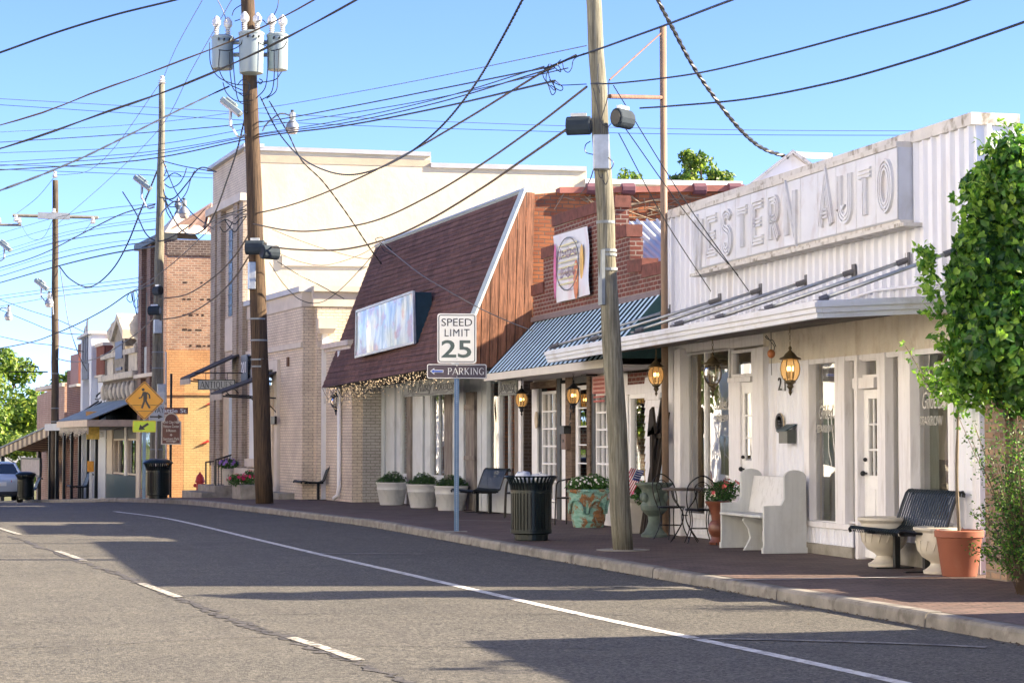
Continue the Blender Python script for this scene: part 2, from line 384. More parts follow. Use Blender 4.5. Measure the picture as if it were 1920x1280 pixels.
strip(lambda y:-600,lambda y:900,-.03,M('dry_grass',(.10,.11,.04),.95,0,.4,.8,.4,stain=(.16,.13,.08)),'ground',gys)
ASP=asphalt()
strip(lambda y:kx(y)-13.4,lambda y:kx(y)+.02,0,ASP,'road')
PAV=BR('brick_paving',(.10,.074,.068),(.185,.125,.108),(.055,.052,.048),.21,.105,.010,flat=True,bump=.8,stain=(.15,.12,.11),rough=.75)
strip(lambda y:kx(y)+.15,lambda y:16.0,SW-.002,PAV,'sidewalk',[y for y in YS if y<=59]+[59.6])
strip(lambda y:kx(y)+.15,lambda y:16.0,SW-.002,PAV,'sidewalk',[65.0]+[y for y in YS if y>65])
strip(lambda y:kx(y)-.1,lambda y:45.0,.016,ASP,'side_street',[59.6,60.5,61.5,62.5,64,65])
strip(lambda y:kx(y)-16.5,lambda y:kx(y)-13.55,SW,M('pale_concrete',(.34,.32,.29),.9,0,.15,3,.3),'far_sidewalk')
KM=M('kerb_concrete',(.19,.18,.165),.85,0,.3,5,.6,stain=(.10,.09,.08),sfac=.8,sscale=4)
b=MB(); i=0; segs=[]; acc=0; cur=[]
for a,c in zip(KC,KC[1:]):
    cur.append(a); acc+=math.dist(a,c)
    if acc>2.6: cur.append((a[0]+(c[0]-a[0])*.97,a[1]+(c[1]-a[1])*.97)); segs.append(cur); cur=[]; acc=0
for s_ in segs:
    if s_[0][1]<-10: continue
    pr=[(-.01,-.1),(.0,.085),(.012,.108),(.035,SW),(.155,SW),(.16,.0),(.16,-.1)]
    dz_=rnd.uniform(-.006,.006); vs=[]; 
    for k,(x,y) in enumerate(s_):
        for dx,dz in pr: vs.append((x+dx,y,zg(y)+dz+(dz_ if dz>0 else 0)))
    n=len(pr); fs=[(k*n+j,k*n+j+1,(k+1)*n+j+1,(k+1)*n+j) for k in range(len(s_)-1) for j in range(n-1)]
    fs=[f[::-1] for f in fs]+[tuple(range(n)),tuple(range(len(s_)*n-1,(len(s_)-1)*n-1,-1))]
    b.add(vs,fs)
struct(b.build('kerb',KM))
b=MB(); rg=random.Random(3)
for k in range(900):      # grit and leaf litter gathered in the gutter
    y=rg.uniform(9,46); x=kx(y)-abs(rg.gauss(0,.07))-.01; s=rg.uniform(.005,.02); an=rg.random()*6
    b.add([(x+s*math.cos(an),y+s*math.sin(an),.006),(x+s*math.cos(an+2),y+s*math.sin(an+2),.006),(x+s*math.cos(an+4),y+s*math.sin(an+4),.006+s*.7)],[(0,1,2)])
for k in range(500):
    y=rg.uniform(9,46); x=rg.uniform(kx(y)-4,kx(y)+2.4); s=rg.uniform(.004,.013); z=.006 if x<kx(y) else SW+.004; an=rg.random()*6
    if kx(y)-.02<x<kx(y)+.18: continue
    b.add([(x+s*math.cos(an),y+s*math.sin(an),z),(x+s*math.cos(an+2),y+s*math.sin(an+2),z),(x+s*math.cos(an+4),y+s*math.sin(an+4),z+s*.5)],[(0,1,2)])
tag(b.build('gutter_litter',M('litter_brown',(.10,.075,.045),.9,0,.4,30,0)),'dry leaf and grit litter scattered along the kerb','litter',kind='stuff')
def gline(pts,w,mat,name,dz=.004,h=0,wob=0,n=8):
    c=cat([G(a,b_,h) for a,b_ in pts],n); v=[];f=[]; rg=random.Random(len(pts))
    for i,p in enumerate(c):
        t=(c[min(i+1,len(c)-1)]-c[max(i-1,0)]); s=Vector((t.y,-t.x,0)).normalized(); o=rg.uniform(-wob,wob); ww=w*(1+rg.uniform(-.6,.5)*(wob>0))
        z=zg(p.y)+h+dz
        v+=[(p.x+s.x*(o-ww/2),p.y+s.y*(o-ww/2),z),(p.x+s.x*(o+ww/2),p.y+s.y*(o+ww/2),z)]
    f=[(2*i,2*i+1,2*i+3,2*i+2) for i in range(len(c)-1)]
    return struct(MB().add(v,f).build(name,mat))
WHT=worn('worn_white_paint',(.60,.60,.58),(.15,.14,.13),.46,.66,9); TAR=worn('tar',(.035,.033,.032),(.10,.095,.09),.45,.62,8)
gline([(215,958.5),(320,973),(490,1013),(600,1039),(750,1073),(900,1108),(1080,1149),(1300,1196),(1480,1234),(1700,1282),(1900,1328)],.11,WHT,'edge_line')
for q in ([(-40,979),(37,1002)],[(108,1033),(157,1051)],[(265,1094),(300,1107),(335,1120)],[(543,1195),(610,1216),(672,1238)]): gline(q,.095,worn('worn_dash_%d'%q[0][0],(.50,.48,.43),(.11,.105,.095),.42,.56,11),'centre_dash',.008)
gline([(20,1006),(50,1016),(165,1057),(250,1089),(340,1124),(400,1150),(460,1172),(525,1193),(600,1220),(670,1243),(775,1283)],.07,TAR,'road_crack',.0045,0,.05,14)
gline([(200,1068),(290,1101),(360,1131),(430,1158),(500,1181),(560,1198)],.05,TAR,'road_crack',.0055,0,.07,14)
for k,q in enumerate(([(-20,1043),(200,1042),(500,1040),(760,1038)],[(600,1037),(700,1038),(850,1040)],[(-20,1216),(200,1208),(420,1196),(600,1194)],[(330,1155),(520,1151),(900,1150),(1200,1153)],[(640,1209),(900,1213),(1250,1216)],[(200,1018),(520,1016),(800,1017)],[(0,1168),(150,1165)])): gline(q,.02,TAR,'road_crack',.006+k*.0005,0,.012,16)
def patch(pts,col,name,dz):
    v=[G(a,b_) for a,b_ in pts]; v=[(p.x,p.y,zg(p.y)+dz) for p in v]; struct(MB().add(v[::-1],[tuple(range(len(v)))]).build(name,worn('m_'+name+str(dz),col,mul(col,1.5),.35,.75,3)))
# faint parking-bay cross lines and the pale band set in the paving
for q in ([(1290,1197),(1500,1201),(1720,1208),(1850,1214)],[(600,1037.5),(690,1038),(790,1038.5)],[(1150,1100),(1300,1103)]): gline(q,.09,worn('faded_paint_%d'%q[0][0],(.26,.25,.23),(.11,.105,.10),.44,.56,5),'bay_line',.007)
CB=M('pale_band',(.36,.35,.34),.85,0,.25,4,.3)
gline([(1370,1087),(1560,1084),(1766,1080)],.09,CB,'paving_band',.004,SW); gline([(852,975),(950,976.5),(1040,979)],.07,CB,'paving_band',.004,SW)
# ---------------------------------------------------------------- shared materials
SID=M('white_siding',(.72,.745,.82),.45,0,.03,3,.05,stretch=(1.5,1.5,.3),stain=(.56,.50,.44),sfac=.38,sscale=1.6)
SID2=M('warm_lit_siding',(.60,.55,.46),.5,0,.08,3,.08,stain=(.36,.28,.19),sfac=.5,sscale=2.5)  # cream tint paints in the yellowish light under the canopy
WPT=M('peeling_white_paint',(.74,.73,.75),.6,0,.05,5,.2,stretch=(1.6,1.6,.3),stain=(.40,.37,.34),sfac=.38,sscale=6)
WTR=M('clean_white_trim',(.80,.80,.80),.5,0,.05,5,.1)
GRYW=WOOD('weathered_grey_wood',(.30,.27,.24),(.13,.11,.095),30,2)
CAPM=M('weathered_metal_trim',(.58,.56,.53),.6,.1,.12,4,.2,stain=(.20,.17,.12),sfac=.9,sscale=5)
SGN=M('sign_enamel',(.62,.63,.66),.38,0,.06,2.5,.05,stain=(.40,.33,.30),sfac=.45,sscale=2)
RUST=M('rusty_steel',(.16,.09,.06),.8,.2,.35,14,.4,stain=(.26,.14,.08))
GALV=M('galvanised_steel',(.42,.45,.47),.42,.7,.12,10,.1,stain=(.3,.3,.3))
CONC=M('rough_concrete',(.30,.28,.24),.9,0,.2,6,.5,stain=(.13,.12,.09))
GLS=GLASS('shop_glass',(.85,.88,.86),ior=1.75,wav=.03,add=.2)
GL2=GLASS('old_glass',(.5,.55,.55),1.8,.12,add=.14)
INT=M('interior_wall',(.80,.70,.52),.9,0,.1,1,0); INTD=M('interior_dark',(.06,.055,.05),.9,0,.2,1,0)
BLK=M('black_metal',(.016,.018,.02),.38,.3,.2,12,.05)
DKW=M('dark_painted_wood',(.035,.042,.045),.5,0,.3,10,.15)
ROOF=M('roof_felt',(.12,.115,.11),.95,0,.2,2,.4)
TEALM=M('dark_teal_metal',(.02,.05,.07),.4,.2,.2,5,0)
REDBR=BR('old_red_brick',(.30,.105,.055),(.19,.062,.038),(.30,.26,.21),.21,.072,.012,stain=(.08,.05,.04))
ORBR=BR('orange_brick',(.46,.17,.07),(.30,.10,.05),(.16,.12,.09),.23,.075,.010)
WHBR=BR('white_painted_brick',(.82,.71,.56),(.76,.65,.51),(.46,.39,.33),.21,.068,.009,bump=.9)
TANBR=BR('tan_brick',(.42,.35,.27),(.31,.25,.19),(.50,.45,.38),.2,.066,.010)
GRBR=BR('shade_grey_brick',(.55,.53,.48),(.50,.48,.44),(.27,.255,.23),.21,.068,.009,bump=.9)  # white brick greyed to paint in the shade of the recess

# ================================================================ white metal-sided shop
W=Fac((10.2,29.5),(10.2,19.65),'metal_sided_shop','long white ribbed-metal shop with a flat canopy and big display windows, at the right','shop building')
zl=W.uz(1256,398)[1]; zr=W.uz(1831,214)[1]; ww=W.w
corr(W,0,ww,2.84,min(zl,zr),0,SID,'ribbed_wall',pitch=.215,dep=.05,rib=.03,ztop=lambda a:zl+(zr-zl)*a/ww)
MB().prism([(-.02,zl-.11),(ww+.03,zr-.11),(ww+.03,zr+.02),(-.02,zl+.02)],-.06,.5).build('parapet_cap',CAPM,W.o)
MB().box(0,ww-.004,.012,.44,2.7,min(zl,zr)-.12).build('false_front',SID,W.o)
S=Fac((10.2,19.65),(24,19.65),z=W.z)
e=MB()
def corr_side(f,u0,u1,z0,z1,mat,name,parent,pitch=.3):
    xs=[];x=u0
    while x<u1:
        for dx,dy in ((0,0),(.1,0),(.12,-.03),(.17,-.03),(.19,0)):
            if x+dx<u1: xs.append((x+dx,dy))
        x+=pitch
    xs.append((u1,0)); n=len(xs); vs=[]
    for z in (z0,z1):
        for a,c in xs:
            wv=f.W(a,c-.004,0)-parent.location; wv=Matrix.Rotation(-parent.rotation_euler.z,4,'Z')@Vector((wv.x,wv.y,0)); vs.append((wv.x,wv.y,z))
    return MB().add(vs,[(i,i+1,i+1+n,i+n) for i in range(n-1)]).build(name,mat,parent)
corr_side(S,0,.5,0,zr-.1,SID,'side_siding',W.o); corr_side(S,.5,13,0,4.0,SID,'side_siding',W.o)
shell(W,0,ww-.01,13,4.0,SID,M('white_roof_metal',(.6,.6,.6),.5,.2,.1,2,.1),front=.45)
MB().box(.2,ww-.22,.3,3.2,0,.04).build('shop_floor',M('floor_boards',(.22,.15,.09),.6),W.o)
MB().box(.2,ww-.22,1.7,1.8,.04,2.9).box(.2,.3,.3,3,.04,2.9).box(ww-.32,ww-.22,.3,3,.04,2.9).box(4.0,4.1,.3,3,.04,2.9).build('inner_wall',INT,W.o)
MB().box(.2,ww-.22,.3,3.2,2.72,2.8).build('ceiling',M('pale_ceiling',(.6,.57,.5),.9),W.o)
HW=W.uz(1640,663)[1]
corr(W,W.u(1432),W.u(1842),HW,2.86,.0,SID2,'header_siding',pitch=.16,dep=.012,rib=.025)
MB().box(W.u(1254),W.u(1432),0.0,.1,W.uz(1340,657)[1],2.9).build('header_beam',WPT,W.o)
MB().box(W.u(1500),W.u(1790),-.035,.02,HW-.06,HW).build('header_trim',WPT,W.o)
corr(W,W.u(1430),W.u(1510),0,HW,0,SID,'ribbed_wall',pitch=.16,dep=.018,rib=.03); MB().box(W.u(1430),W.u(1510),.012,.1,0,HW).build('wall_backing',SID,W.o)
corr(W,W.u(1783),ww,0,HW,0,SID,'ribbed_wall',pitch=.2,dep=.02); MB().box(W.u(1783),ww-.004,.012,.4,0,2.9).build('wall_backing',SID,W.o)
for r,o_ in (((1247,1262,655,1003),.06),((1263,1275,655,1003),.09),((1411,1421,652,1010),.05),((1421,1431,650,1010),.09),((1507,1516,676,980),.05),
    ((1566,1583,672,981),.06),((1602,1607,668,1048),.07),((1645,1659,664,1046),.06),((1685,1706,658,981),.07),((1779,1787,650,981),.05)):
    u0,u1,z0,z1=W.R(*r,out=o_); MB().box(u0,u1,-o_,.1,0 if r[3]>990 else z0,HW if r[0]>1440 else z1).build('post',WPT,W.o,bevel=.006)
sk=[]
for a,b_,y0,y1 in ((1275,1368,972,1002),(1510,1602,989,1020),(1659,1785,988,1018)):
    u0,u1,z0,z1=W.R(a,b_,y0,y1); corr(W,u0,u1,max(0,z0),z1,-.02,SID,'skirt_siding',pitch=.11,dep=.015,rib=.02)
    MB().box(u0,u1,0,.1,0,z1).build('skirt_backing',SID,W.o); MB().box(u0,u1,-.075,.0,z1,z1+.07).build('sill',WPT,W.o,bevel=.005)
    if a>1400: MB().box(u0,u1,-.05,-.004,-.05,max(.05,z0)).build('plinth',CONC,W.o,bevel=.01)
window(W,(1275,1368,657,971),.035,WTR,GLS,cols=2,mw=.05); window(W,(1372,1411,655,706),.04,WPT,GLS)
MB().box(W.u(1368),W.u(1411),-.03,.1,W.uz(1390,716)[1],W.uz(1390,707)[1]).build('door_lintel',WPT,W.o)
MB().box(W.u(1368),W.u(1389),-.01,.1,0,W.uz(1390,716)[1]).build('door_jamb',WPT,W.o)
def door(f,r,mat,gr,name='door',cols=1,rows=3,y=.02,handle=True,parent=None,z0=.02):
    u0,u1,_,z1=f.R(*r); g0,g1,h0,h1=f.R(*gr); b=MB()
    b.box(u0,g0,y,y+.05,z0,z1).box(g1,u1,y,y+.05,z0,z1).box(g0,g1,y,y+.05,z0,h0).box(g0,g1,y,y+.05,h1,z1)
    if h0>.5: m_=(g1-g0)*.14; b.box(g0+m_,g1-m_,y-.012,y,z0+.18,h0-.16)
    for i in range(1,rows): z=h0+(h1-h0)*i/rows; b.box(g0,g1,y+.01,y+.04,z-.012,z+.012)
    for i in range(1,cols): x=g0+(g1-g0)*i/cols; b.box(x-.01,x+.01,y+.01,y+.04,h0,h1)
    d=b.build(name,mat,parent or f.o,bevel=.004)
    MB().add([(g0,y+.025,h0),(g1,y+.025,h0),(g1,y+.025,h1),(g0,y+.025,h1)],[(0,1,2,3)]).build('pane',GLS,d)
    if handle: MB().ball((u0+.07,y-.05,1.0),.032).tube([(u0+.07,y-.05,1.0),(u0+.07,y,1.0)],.012).ball((u0+.07,y-.02,1.16),.025).build('handle',BLK,d,smooth=True)
    return d
door(W,(1389,1410,716,1000),WTR,(1393,1406,737,863))
window(W,(1515,1567,677,980),.03,WTR,GLS); window(W,(1583,1603,674,980),.02,WPT,GLS)
window(W,(1606,1646,671,708),.035,WPT,GLS); MB().box(W.u(1606),W.u(1646),-.05,.1,W.uz(1625,728)[1],W.uz(1625,708)[1]).build('door_lintel',WPT,W.o)
MB().box(W.u(1607),W.u(1617),-.02,.08,0,W.uz(1612,728)[1]).build('door_jamb',WPT,W.o)
door(W,(1617,1646,729,1042),WTR,(1625,1641,747,891),cols=2)
window(W,(1659,1686,664,979),.02,WPT,GLS); window(W,(1705,1780,654,979),.035,WTR,GLS)
# grey sheets added for the reveals' reflection, and goods standing inside the windows
REVL=M('reveal_reflection_grey',(.40,.41,.38),.9,0,.1,4,.2); bC=MB()
for a,b_ in ((1518,1532),(1585,1592),(1662,1669),(1708,1735),(1280,1287)):
    u0,u1=W.u(a),W.u(b_); n=8; xs=[(u0+(u1-u0)*k/n,.16+.02*(k%2)) for k in range(n+1)]
    bC.add([(x,y,.35) for x,y in xs]+[(x,y,2.6) for x,y in xs],[(i,i+1,i+2+n,i+1+n) for i in range(n)])
bC.build('reveal_sheet',REVL,W.o)
b=MB(); rg=random.Random(5)
for k in range(16):
    u=rg.choice([rg.uniform(.7,2.9),rg.uniform(6.2,9.3)]); h=rg.uniform(.5,1.3); wd=rg.uniform(.1,.28); y=rg.uniform(.6,1.6)
    b.box(u,u+wd,y,y+.25,.04,h,k%3)
b.build('display_goods',[M('goods_dark',(.10,.09,.08)),M('goods_tan',(.32,.22,.13)),M('goods_pale',(.55,.53,.48))],W.o)
# canopy
cl,zL=W.uz(1027,680,1.52); cr,zR=W.uz(1531,596,1.52); zw=2.80
b=MB(); b.hexa([(cl,-1.5,zL+.02),(cr,-1.5,zR+.02),(cr,0,zw),(cl,0,zw-.02)],[(cl,-1.5,zL+.10),(cr,-1.5,zR+.10),(cr,0,zw+.08),(cl,0,zw+.06)])
b.build('canopy_deck',WOOD('dark_deck_boards',(.16,.14,.12),(.07,.06,.055),1.5,30),W.o)
b=MB()
for k,(o_,z0,z1) in enumerate(((1.52,0,.055),(1.545,.055,.11),(1.57,.11,.165),(1.53,.165,.185))):
    b.hexa([(cl-.02,-o_,zL+z0),(cr+o_-1.5,-o_,zR+z0),(cr+o_-1.5,-o_+.07,zR+z0),(cl-.02,-o_+.05,zL+z0)],[(cl-.02,-o_,zL+z1),(cr+o_-1.5,-o_,zR+z1),(cr+o_-1.5,-o_+.07,zR+z1),(cl-.02,-o_+.05,zL+z1)])
    b.hexa([(cr-.03,-o_+.072,zR+z0),(cr+o_-1.5,-o_+.072,zR+z0),(cr+o_-1.5,0,zw+z0-.05),(cr-.03,0,zw+z0-.05)],[(cr-.03,-o_+.072,zR+z1),(cr+o_-1.5,-o_+.072,zR+z1),(cr+o_-1.5,0,zw+z1-.05),(cr-.03,0,zw+z1-.05)])
    b.hexa([(cl-.05,-1.5,zL+z0),(cl,-1.5,zL+z0),(cl,-.02,zw+z0-.05),(cl-.05,-.02,zw+z0-.05)],[(cl-.05,-1.5,zL+z1),(cl,-1.5,zL+z1),(cl,-.02,zw+z1-.05),(cl-.05,-.02,zw+z1-.05)])
b.build('canopy_fascia',M('fascia_metal',(.56,.58,.62),.42,.1,.06,3,.05,stain=(.36,.34,.31)),W.o)
for lo,hi in (((1537,562),(1790,470)),((1434,580),(1703,487)),((1342,597),(1602,508)),((1266,609),(1513,527)),((1192,621),(1427,543)),((1108,636),(1350,561)),((1035,650),(1258,581))):
    a=W.uz(*lo,out=1.45); h=W.uz(*hi,out=.03); pa=Vector((a[0],-1.45,a[1])); ph=Vector((h[0],-.03,h[1])); d=(pa-ph)
    r=MB().tube([ph,pa],.022,8).build('tie_rod',GALV,W.o,smooth=True)
    MB().box(ph.x-.05,ph.x+.05,-.045,-.028,ph.z-.08,ph.z+.08).tube([ph,ph+d*.08],.034,8).tube([pa,pa-d*.06],.036,8).box(pa.x-.07,pa.x+.07,pa.y-.05,pa.y+.05,pa.z-.03,pa.z).build('bracket',M('dark_fitting',(.14,.14,.15),.6,.5),r)
q=[W.uz(x,y,.05) for x,y in ((1560,572),(1600,558),(1640,545),(1700,538),(1790,526))]
MB().tube([(a,-.05,z) for a,z in q],.018,8).build('conduit',SID,W.o,smooth=True)
# house number, round plaque, mailbox on the wall
for ch,px,py in (('2',1464,721),('1',1474,722),('3',1484,724)):
    u,z=W.uz(px,py,.03); text(ch,.24,BLK,W.o,onwall(u,-.045,z),'house_number',.006)
u,z=W.uz(1461,793,.04); pl=MB().lathe([(.001,0),(.13,0),(.13,.02),(.001,.02)]).build('round_plaque',M('plaque_tan',(.55,.46,.33)),W.o)
pl.data.transform(Matrix.Translation((u,-.02,z))@Matrix.Rotation(math.pi/2,4,'X')@Matrix.Scale(1.0,4))
rg_=MB().lathe([(.085,.02),(.1,.026),(.128,.026),(.128,.02)]).build('ring',BLK,pl); rg_.data.transform(Matrix.Translation((u,-.02,z))@Matrix.Rotation(math.pi/2,4,'X'))
MB().box(u-.06,u+.06,-.045,-.04,z-.02,z+.0).box(u-.045,u+.045,-.045,-.04,z+.02,z+.035).box(u-.045,u+.045,-.045,-.04,z-.055,z-.04).build('emblem_bars',BLK,pl)
u,z=W.uz(1475,816,.1); mb=T('mailbox','small dark wall mailbox with a sloped lid beside the round plaque on the white siding','mailbox',W.W(u,-.03,z),W.rz)
MB().prism([(-.14,-.1),(.14,-.1),(.14,.07),(-.14,.07)],-.12,-.0).build('box',M('mailbox_glass',(.10,.11,.10),.3,.4),mb); MB().hexa([(-.16,-.15,.05),(.16,-.15,.05),(.16,.0,.13),(-.16,.0,.13)],[(-.16,-.15,.065),(.16,-.15,.065),(.16,.0,.145),(-.16,.0,.145)]).build('lid',TEALM,mb)
# window lettering: shop name repeated on three windows
GILT=M('white_vinyl',(.50,.49,.46),.6,0,.03,3,0)
for px,py,sc_ in ((1347,766,1),(1541,783,1),(1738,763,1.1)):
    u,z=W.uz(px,py); wpar=W.o
    text('THE',.07*sc_,GILT,wpar,onwall(u-.13,.046,z+.2*sc_),'window_lettering',.001)
    text('Gilded',.25*sc_,GILT,wpar,onwall(u,.046,z+.06*sc_),'window_lettering',.001,shear=.35,width=.42*sc_)
    text('SPARROW',.14*sc_,GILT,wpar,onwall(u,.046,z-.14*sc_),'window_lettering',.001,width=.5*sc_)
    MB().prism(ccw([(u+.22,z+.0),(u+.30,z+.05),(u+.27,z+.14),(u+.34,z+.09),(u+.40,z+.16),(u+.37,z+.04),(u+.33,z-.03)]),.045,.047).build('bird_decal',GILT,wpar)
PAPR=M('paper',(.72,.72,.70),.8,0,.03,3,0)
for r in ((1662,1672,812,845),(1661,1670,850,893)): rbox(W,r,-.03,.004,PAPR,'paper_notice')
for r,tx in (((1752,1777,680,708),'11AM'),): 
    rbox(W,r,-.03,.004,PAPR,'window_notice'); u,z=W.uz(1765,694); text(tx,.09,BLK,W.o,onwall(u,.02,z),'notice_lettering',.002)
# sign cabinet with raised letters
def XP(px,x,py=700):     # world y of the column px on the plane X=x
    d=ray(px,py); return d.y*(x/d.x)
sgn=Fac((9.97,XP(1300,9.97)),(9.97,XP(1686,9.97)),'shop_sign','long white enamel sign with raised ribbed letters reading WESTERN AUTO on the ribbed metal front','sign',z=0)
q=[sgn.uz(x,y) for x,y in ((1300,397),(1686,274),(1686,411),(1303,506))]; z0=min(q[2][1],q[3][1]); 
sgn.o.location.z+=z0; sgn.z+=z0; sgn.A.z+=z0; q=[(a,z-z0) for a,z in q]; SWd=sgn.w
zt=lambda u: q[0][1]+(q[1][1]-q[0][1])*u/SWd; zb=lambda u: q[3][1]+(q[2][1]-q[3][1])*u/SWd
MB().prism([(0,zb(0)),(SWd,zb(SWd)),(SWd,zt(SWd)),(0,zt(0))],.012,.215).build('cabinet',M('sign_cabinet',(.50,.53,.60),.4,.2,.08,3,.05,stain=(.36,.36,.36)),sgn.o)
xs=[35,150,275,400,525,658,795,935,1078,1228,1393,1555,1730]; us=[sgn.u(1290+x/4.364) for x in xs]; us[0]=0; us[-1]=SWd
b=MB()
for a,c in zip(us,us[1:]): b.prism([(a+.005,zb(a)+.01),(c-.005,zb(c)+.01),(c-.005,zt(c)-.01),(a+.005,zt(a)-.01)],-.004,.010)
b.build('enamel_panels',SGN,sgn.o,bevel=.003)
MB().prism([(0,zt(0)),(SWd,zt(SWd)),(SWd,zt(SWd)+.06),(0,zt(0)+.06)],-.01,.20).build('top_flashing',CAPM,sgn.o)
MB().prism([(-.05,zb(0)-.09),(SWd+.2,zb(SWd)-.09),(SWd+.2,zb(SWd)-.05),(-.05,zb(0)-.05)],-.03,.21).prism([(0,zb(0)-.05),(SWd,zb(SWd)-.05),(SWd,zb(SWd)),(0,zb(0))],.03,.2).build('bottom_rail',CAPM,sgn.o)
def arc(cx,cy,rx,ry,a0,a1,n=14): return [(cx+rx*math.cos(rad(a0+(a1-a0)*k/n)),cy+ry*math.sin(rad(a0+(a1-a0)*k/n))) for k in range(n+1)]
GLY={'W':[[(0,1),(.22,0),(.5,.85),(.78,0),(1,1)]],'E':[[(1,.93),(.13,.93),(.13,.07),(1,.07)],[(.13,.5),(.85,.5)]],
 'S':[arc(.5,.74,.38,.2,20,270,12)+arc(.5,.26,.38,.26,90,-160,12)],'T':[[(0,.9),(1,.9)],[(.5,.82),(.5,0)]],
 'R':[[(.13,0),(.13,.93),(.5,.93)]+arc(.5,.7,.36,.23,80,-90,10)+[(.13,.47)],[(.45,.42),(.9,0)]],'N':[[(.1,0),(.1,1),(.88,0),(.88,1)]],
 'A':[[(0,0),(.5,1),(1,0)],[(.2,.27),(.8,.27)]],'U':[[(.08,1),(.08,.3)]+arc(.5,.3,.42,.27,180,360,12)+[(.92,1)]],'O':[arc(.5,.5,.42,.46,0,342,19)]}
for k,ch in enumerate('WESTERN AUTO'):
    if ch==' ': continue
    a,c=us[k],us[k+1]; pw=(c-a); lx=a+pw*.20; lw=pw*.60; hh=zt((a+c)/2)-zb((a+c)/2); lz=zb((a+c)/2)+hh*.17; lh=hh*.66; b=MB()
    for st in GLY[ch]:
        pl=[(lx+x*lw,lz+y*lh) for x,y in st]; cl_=ch=='O'
        ribbon(b,pl,.135,-.014,.0,close=cl_)
        for o_ in (-.046,0,.046): ribbon(b,offset(pl,o_,cl_),.026,-.036,-.013,close=cl_)
    b.build('letter',SGN,sgn.o)
# gabled roof rising behind the false front
gb=T('gabled_shed','pale metal gable end rising behind the false front of the white shop','roof gable',(13.2,31.5,3.0))
D0=34; pk=P(1484,290,D0); lf=P(1405,352,D0); rt=P(1572,352,D0)
b=MB(); dv=Vector((.25,.967,0))*6; L0=Vector((lf.x,lf.y,3)); R0_=Vector((rt.x,rt.y,3))
b.add([lf,pk,rt,R0_,L0],[(0,4,3,2,1)]); b.build('gable_wall',SID,gb,loc=gb.location)
for A_,B_ in ((lf,pk),(pk,rt)):
    b=MB(); b.hexa([A_-dv*.03,B_-dv*.03,B_+dv*1.03,A_+dv*1.03],[p+Vector((0,0,.06)) for p in (A_-dv*.03,B_-dv*.03,B_+dv*1.03,A_+dv*1.03)])
    b.build('roof_sheet',CAPM,gb,loc=gb.location)
MB().tube([P(1484,288,D0),P(1500,291,D0),P(1560,293,D0)],.05).build('ridge_pipe',SID,gb,loc=gb.location)

# ================================================================ brick shop with blue striped awning (275)
B=Fac((10.2,37.6),(10.2,29.5),'brick_shop','dark red brick shop with stepped parapet and blue-and-white ribbed metal awning, number 275','shop building')
pts=[(1000,612),(1000,540),(1019,533),(1019,471),(1039,463),(1039,410),(1155,372),(1155,430),(1176,427),(1176,447),(1181,446),(1181,493),(1206,490),(1206,503),(1249,493),(1249,556)]
DRB=BR('dark_red_brick',(.20,.062,.045),(.13,.042,.035),(.33,.29,.25),.21,.072,.010,stain=(.07,.045,.04))
wallpoly(B,pts,0,.22,DRB,'brick_front')
b=MB()
for (a,b_) in (((998,540),(1021,533)),((1017,471),(1041,463)),((1037,410),(1157,371)),((1155,430),(1178,426)),((1179,494),(1207,490)),((1206,503),(1249,493))):
    b=MB(); p0=B.uz(*a); p1=B.uz(*b_); n=max(2,int((p1[0]-p0[0])/.085))
    for k in range(n):
        x0=p0[0]+(p1[0]-p0[0])*k/n; z=p0[1]+(p1[1]-p0[1])*k/n; b.box(x0+.002,x0+(p1[0]-p0[0])/n-.004,-.03,.24,z-.15,z+.045+rnd.uniform(-.004,.008))
    b.build('coping',M('soldier_brick',(.15,.055,.042),.9,0,.3,9,.3,stain=(.07,.045,.04)),B.o)

# awning
wl=B.uz(996,604); wr=B.uz(1247,541); el=B.uz(912,700,.92); er=(wr[0],B.uz(912,700,.92)[1]+.02)
AWB=M('awning_blue',(.006,.026,.048),.9,0,.1,3,0,spec=.05); AWW=M('awning_pale',(.50,.66,.78),.8,0,.08,3,0,spec=.1); nst=27
aw=MB(); u0=el[0]; u1=wr[0]-.02; zt0=wl[1]; zt1=wr[1]
for k in range(nst):
    a=u0+(u1-u0)*k/nst; c=u0+(u1-u0)*(k+1)/nst; m_=a+(c-a)*.56; za=zt0+(zt1-zt0)*(a-u0)/(u1-u0); ze=el[1]
    aw.add([(a,-.92,ze),(m_,-.92,ze),(m_,0,za),(a,0,za)],[(0,1,2,3)],0)
    up=.004; aw.add([(m_,-.92,ze),(m_+.01,-.925,ze+up),(c-.01,-.925,ze+up),(c,-.92,ze),(c,0,za),(c-.015,-.0,za+up),(m_+.015,-.0,za+up),(m_,0,za)],[(1,2,5,6),(0,1,6,7),(2,3,4,5),(0,3,2,1)],1)
awo=aw.build('awning_sheet',[AWB,AWW],B.o)
for q_,z_ in ((u0,zt0),(u1,zt1)): MB().add([(q_,-.92,el[1]),(q_,0,z_),(q_,0,el[1])],[(0,1,2)]).build('awning_end',M('awning_end_green',(.03,.09,.10),.6),B.o)
MB().box(u0,u1,-.08,.03,zt0-.02,zt0+.07).build('awning_flashing',M('flashing_maroon',(.16,.12,.12),.6,.2),B.o)
MB().box(u0,u1,-.97,-.90,el[1]-.14,el[1]-.015).build('fascia_board',M('cream_board',(.62,.58,.50),.6,0,.05,4,.1),B.o)
MB().box(u0,u1,-.90,0,el[1]-.13,el[1]-.09).build('soffit',M('soffit_grey',(.45,.44,.44),.7,0,.05,4,.1),B.o)
zs=el[1]-.13
shell(B,0,B.w-.01,12,3.9,DRB,ROOF,front=.22)
MB().box(.2,B.w-.22,.25,3,0,.04).build('shop_floor',M('floor_boards',(.2,.1,.1)),B.o)
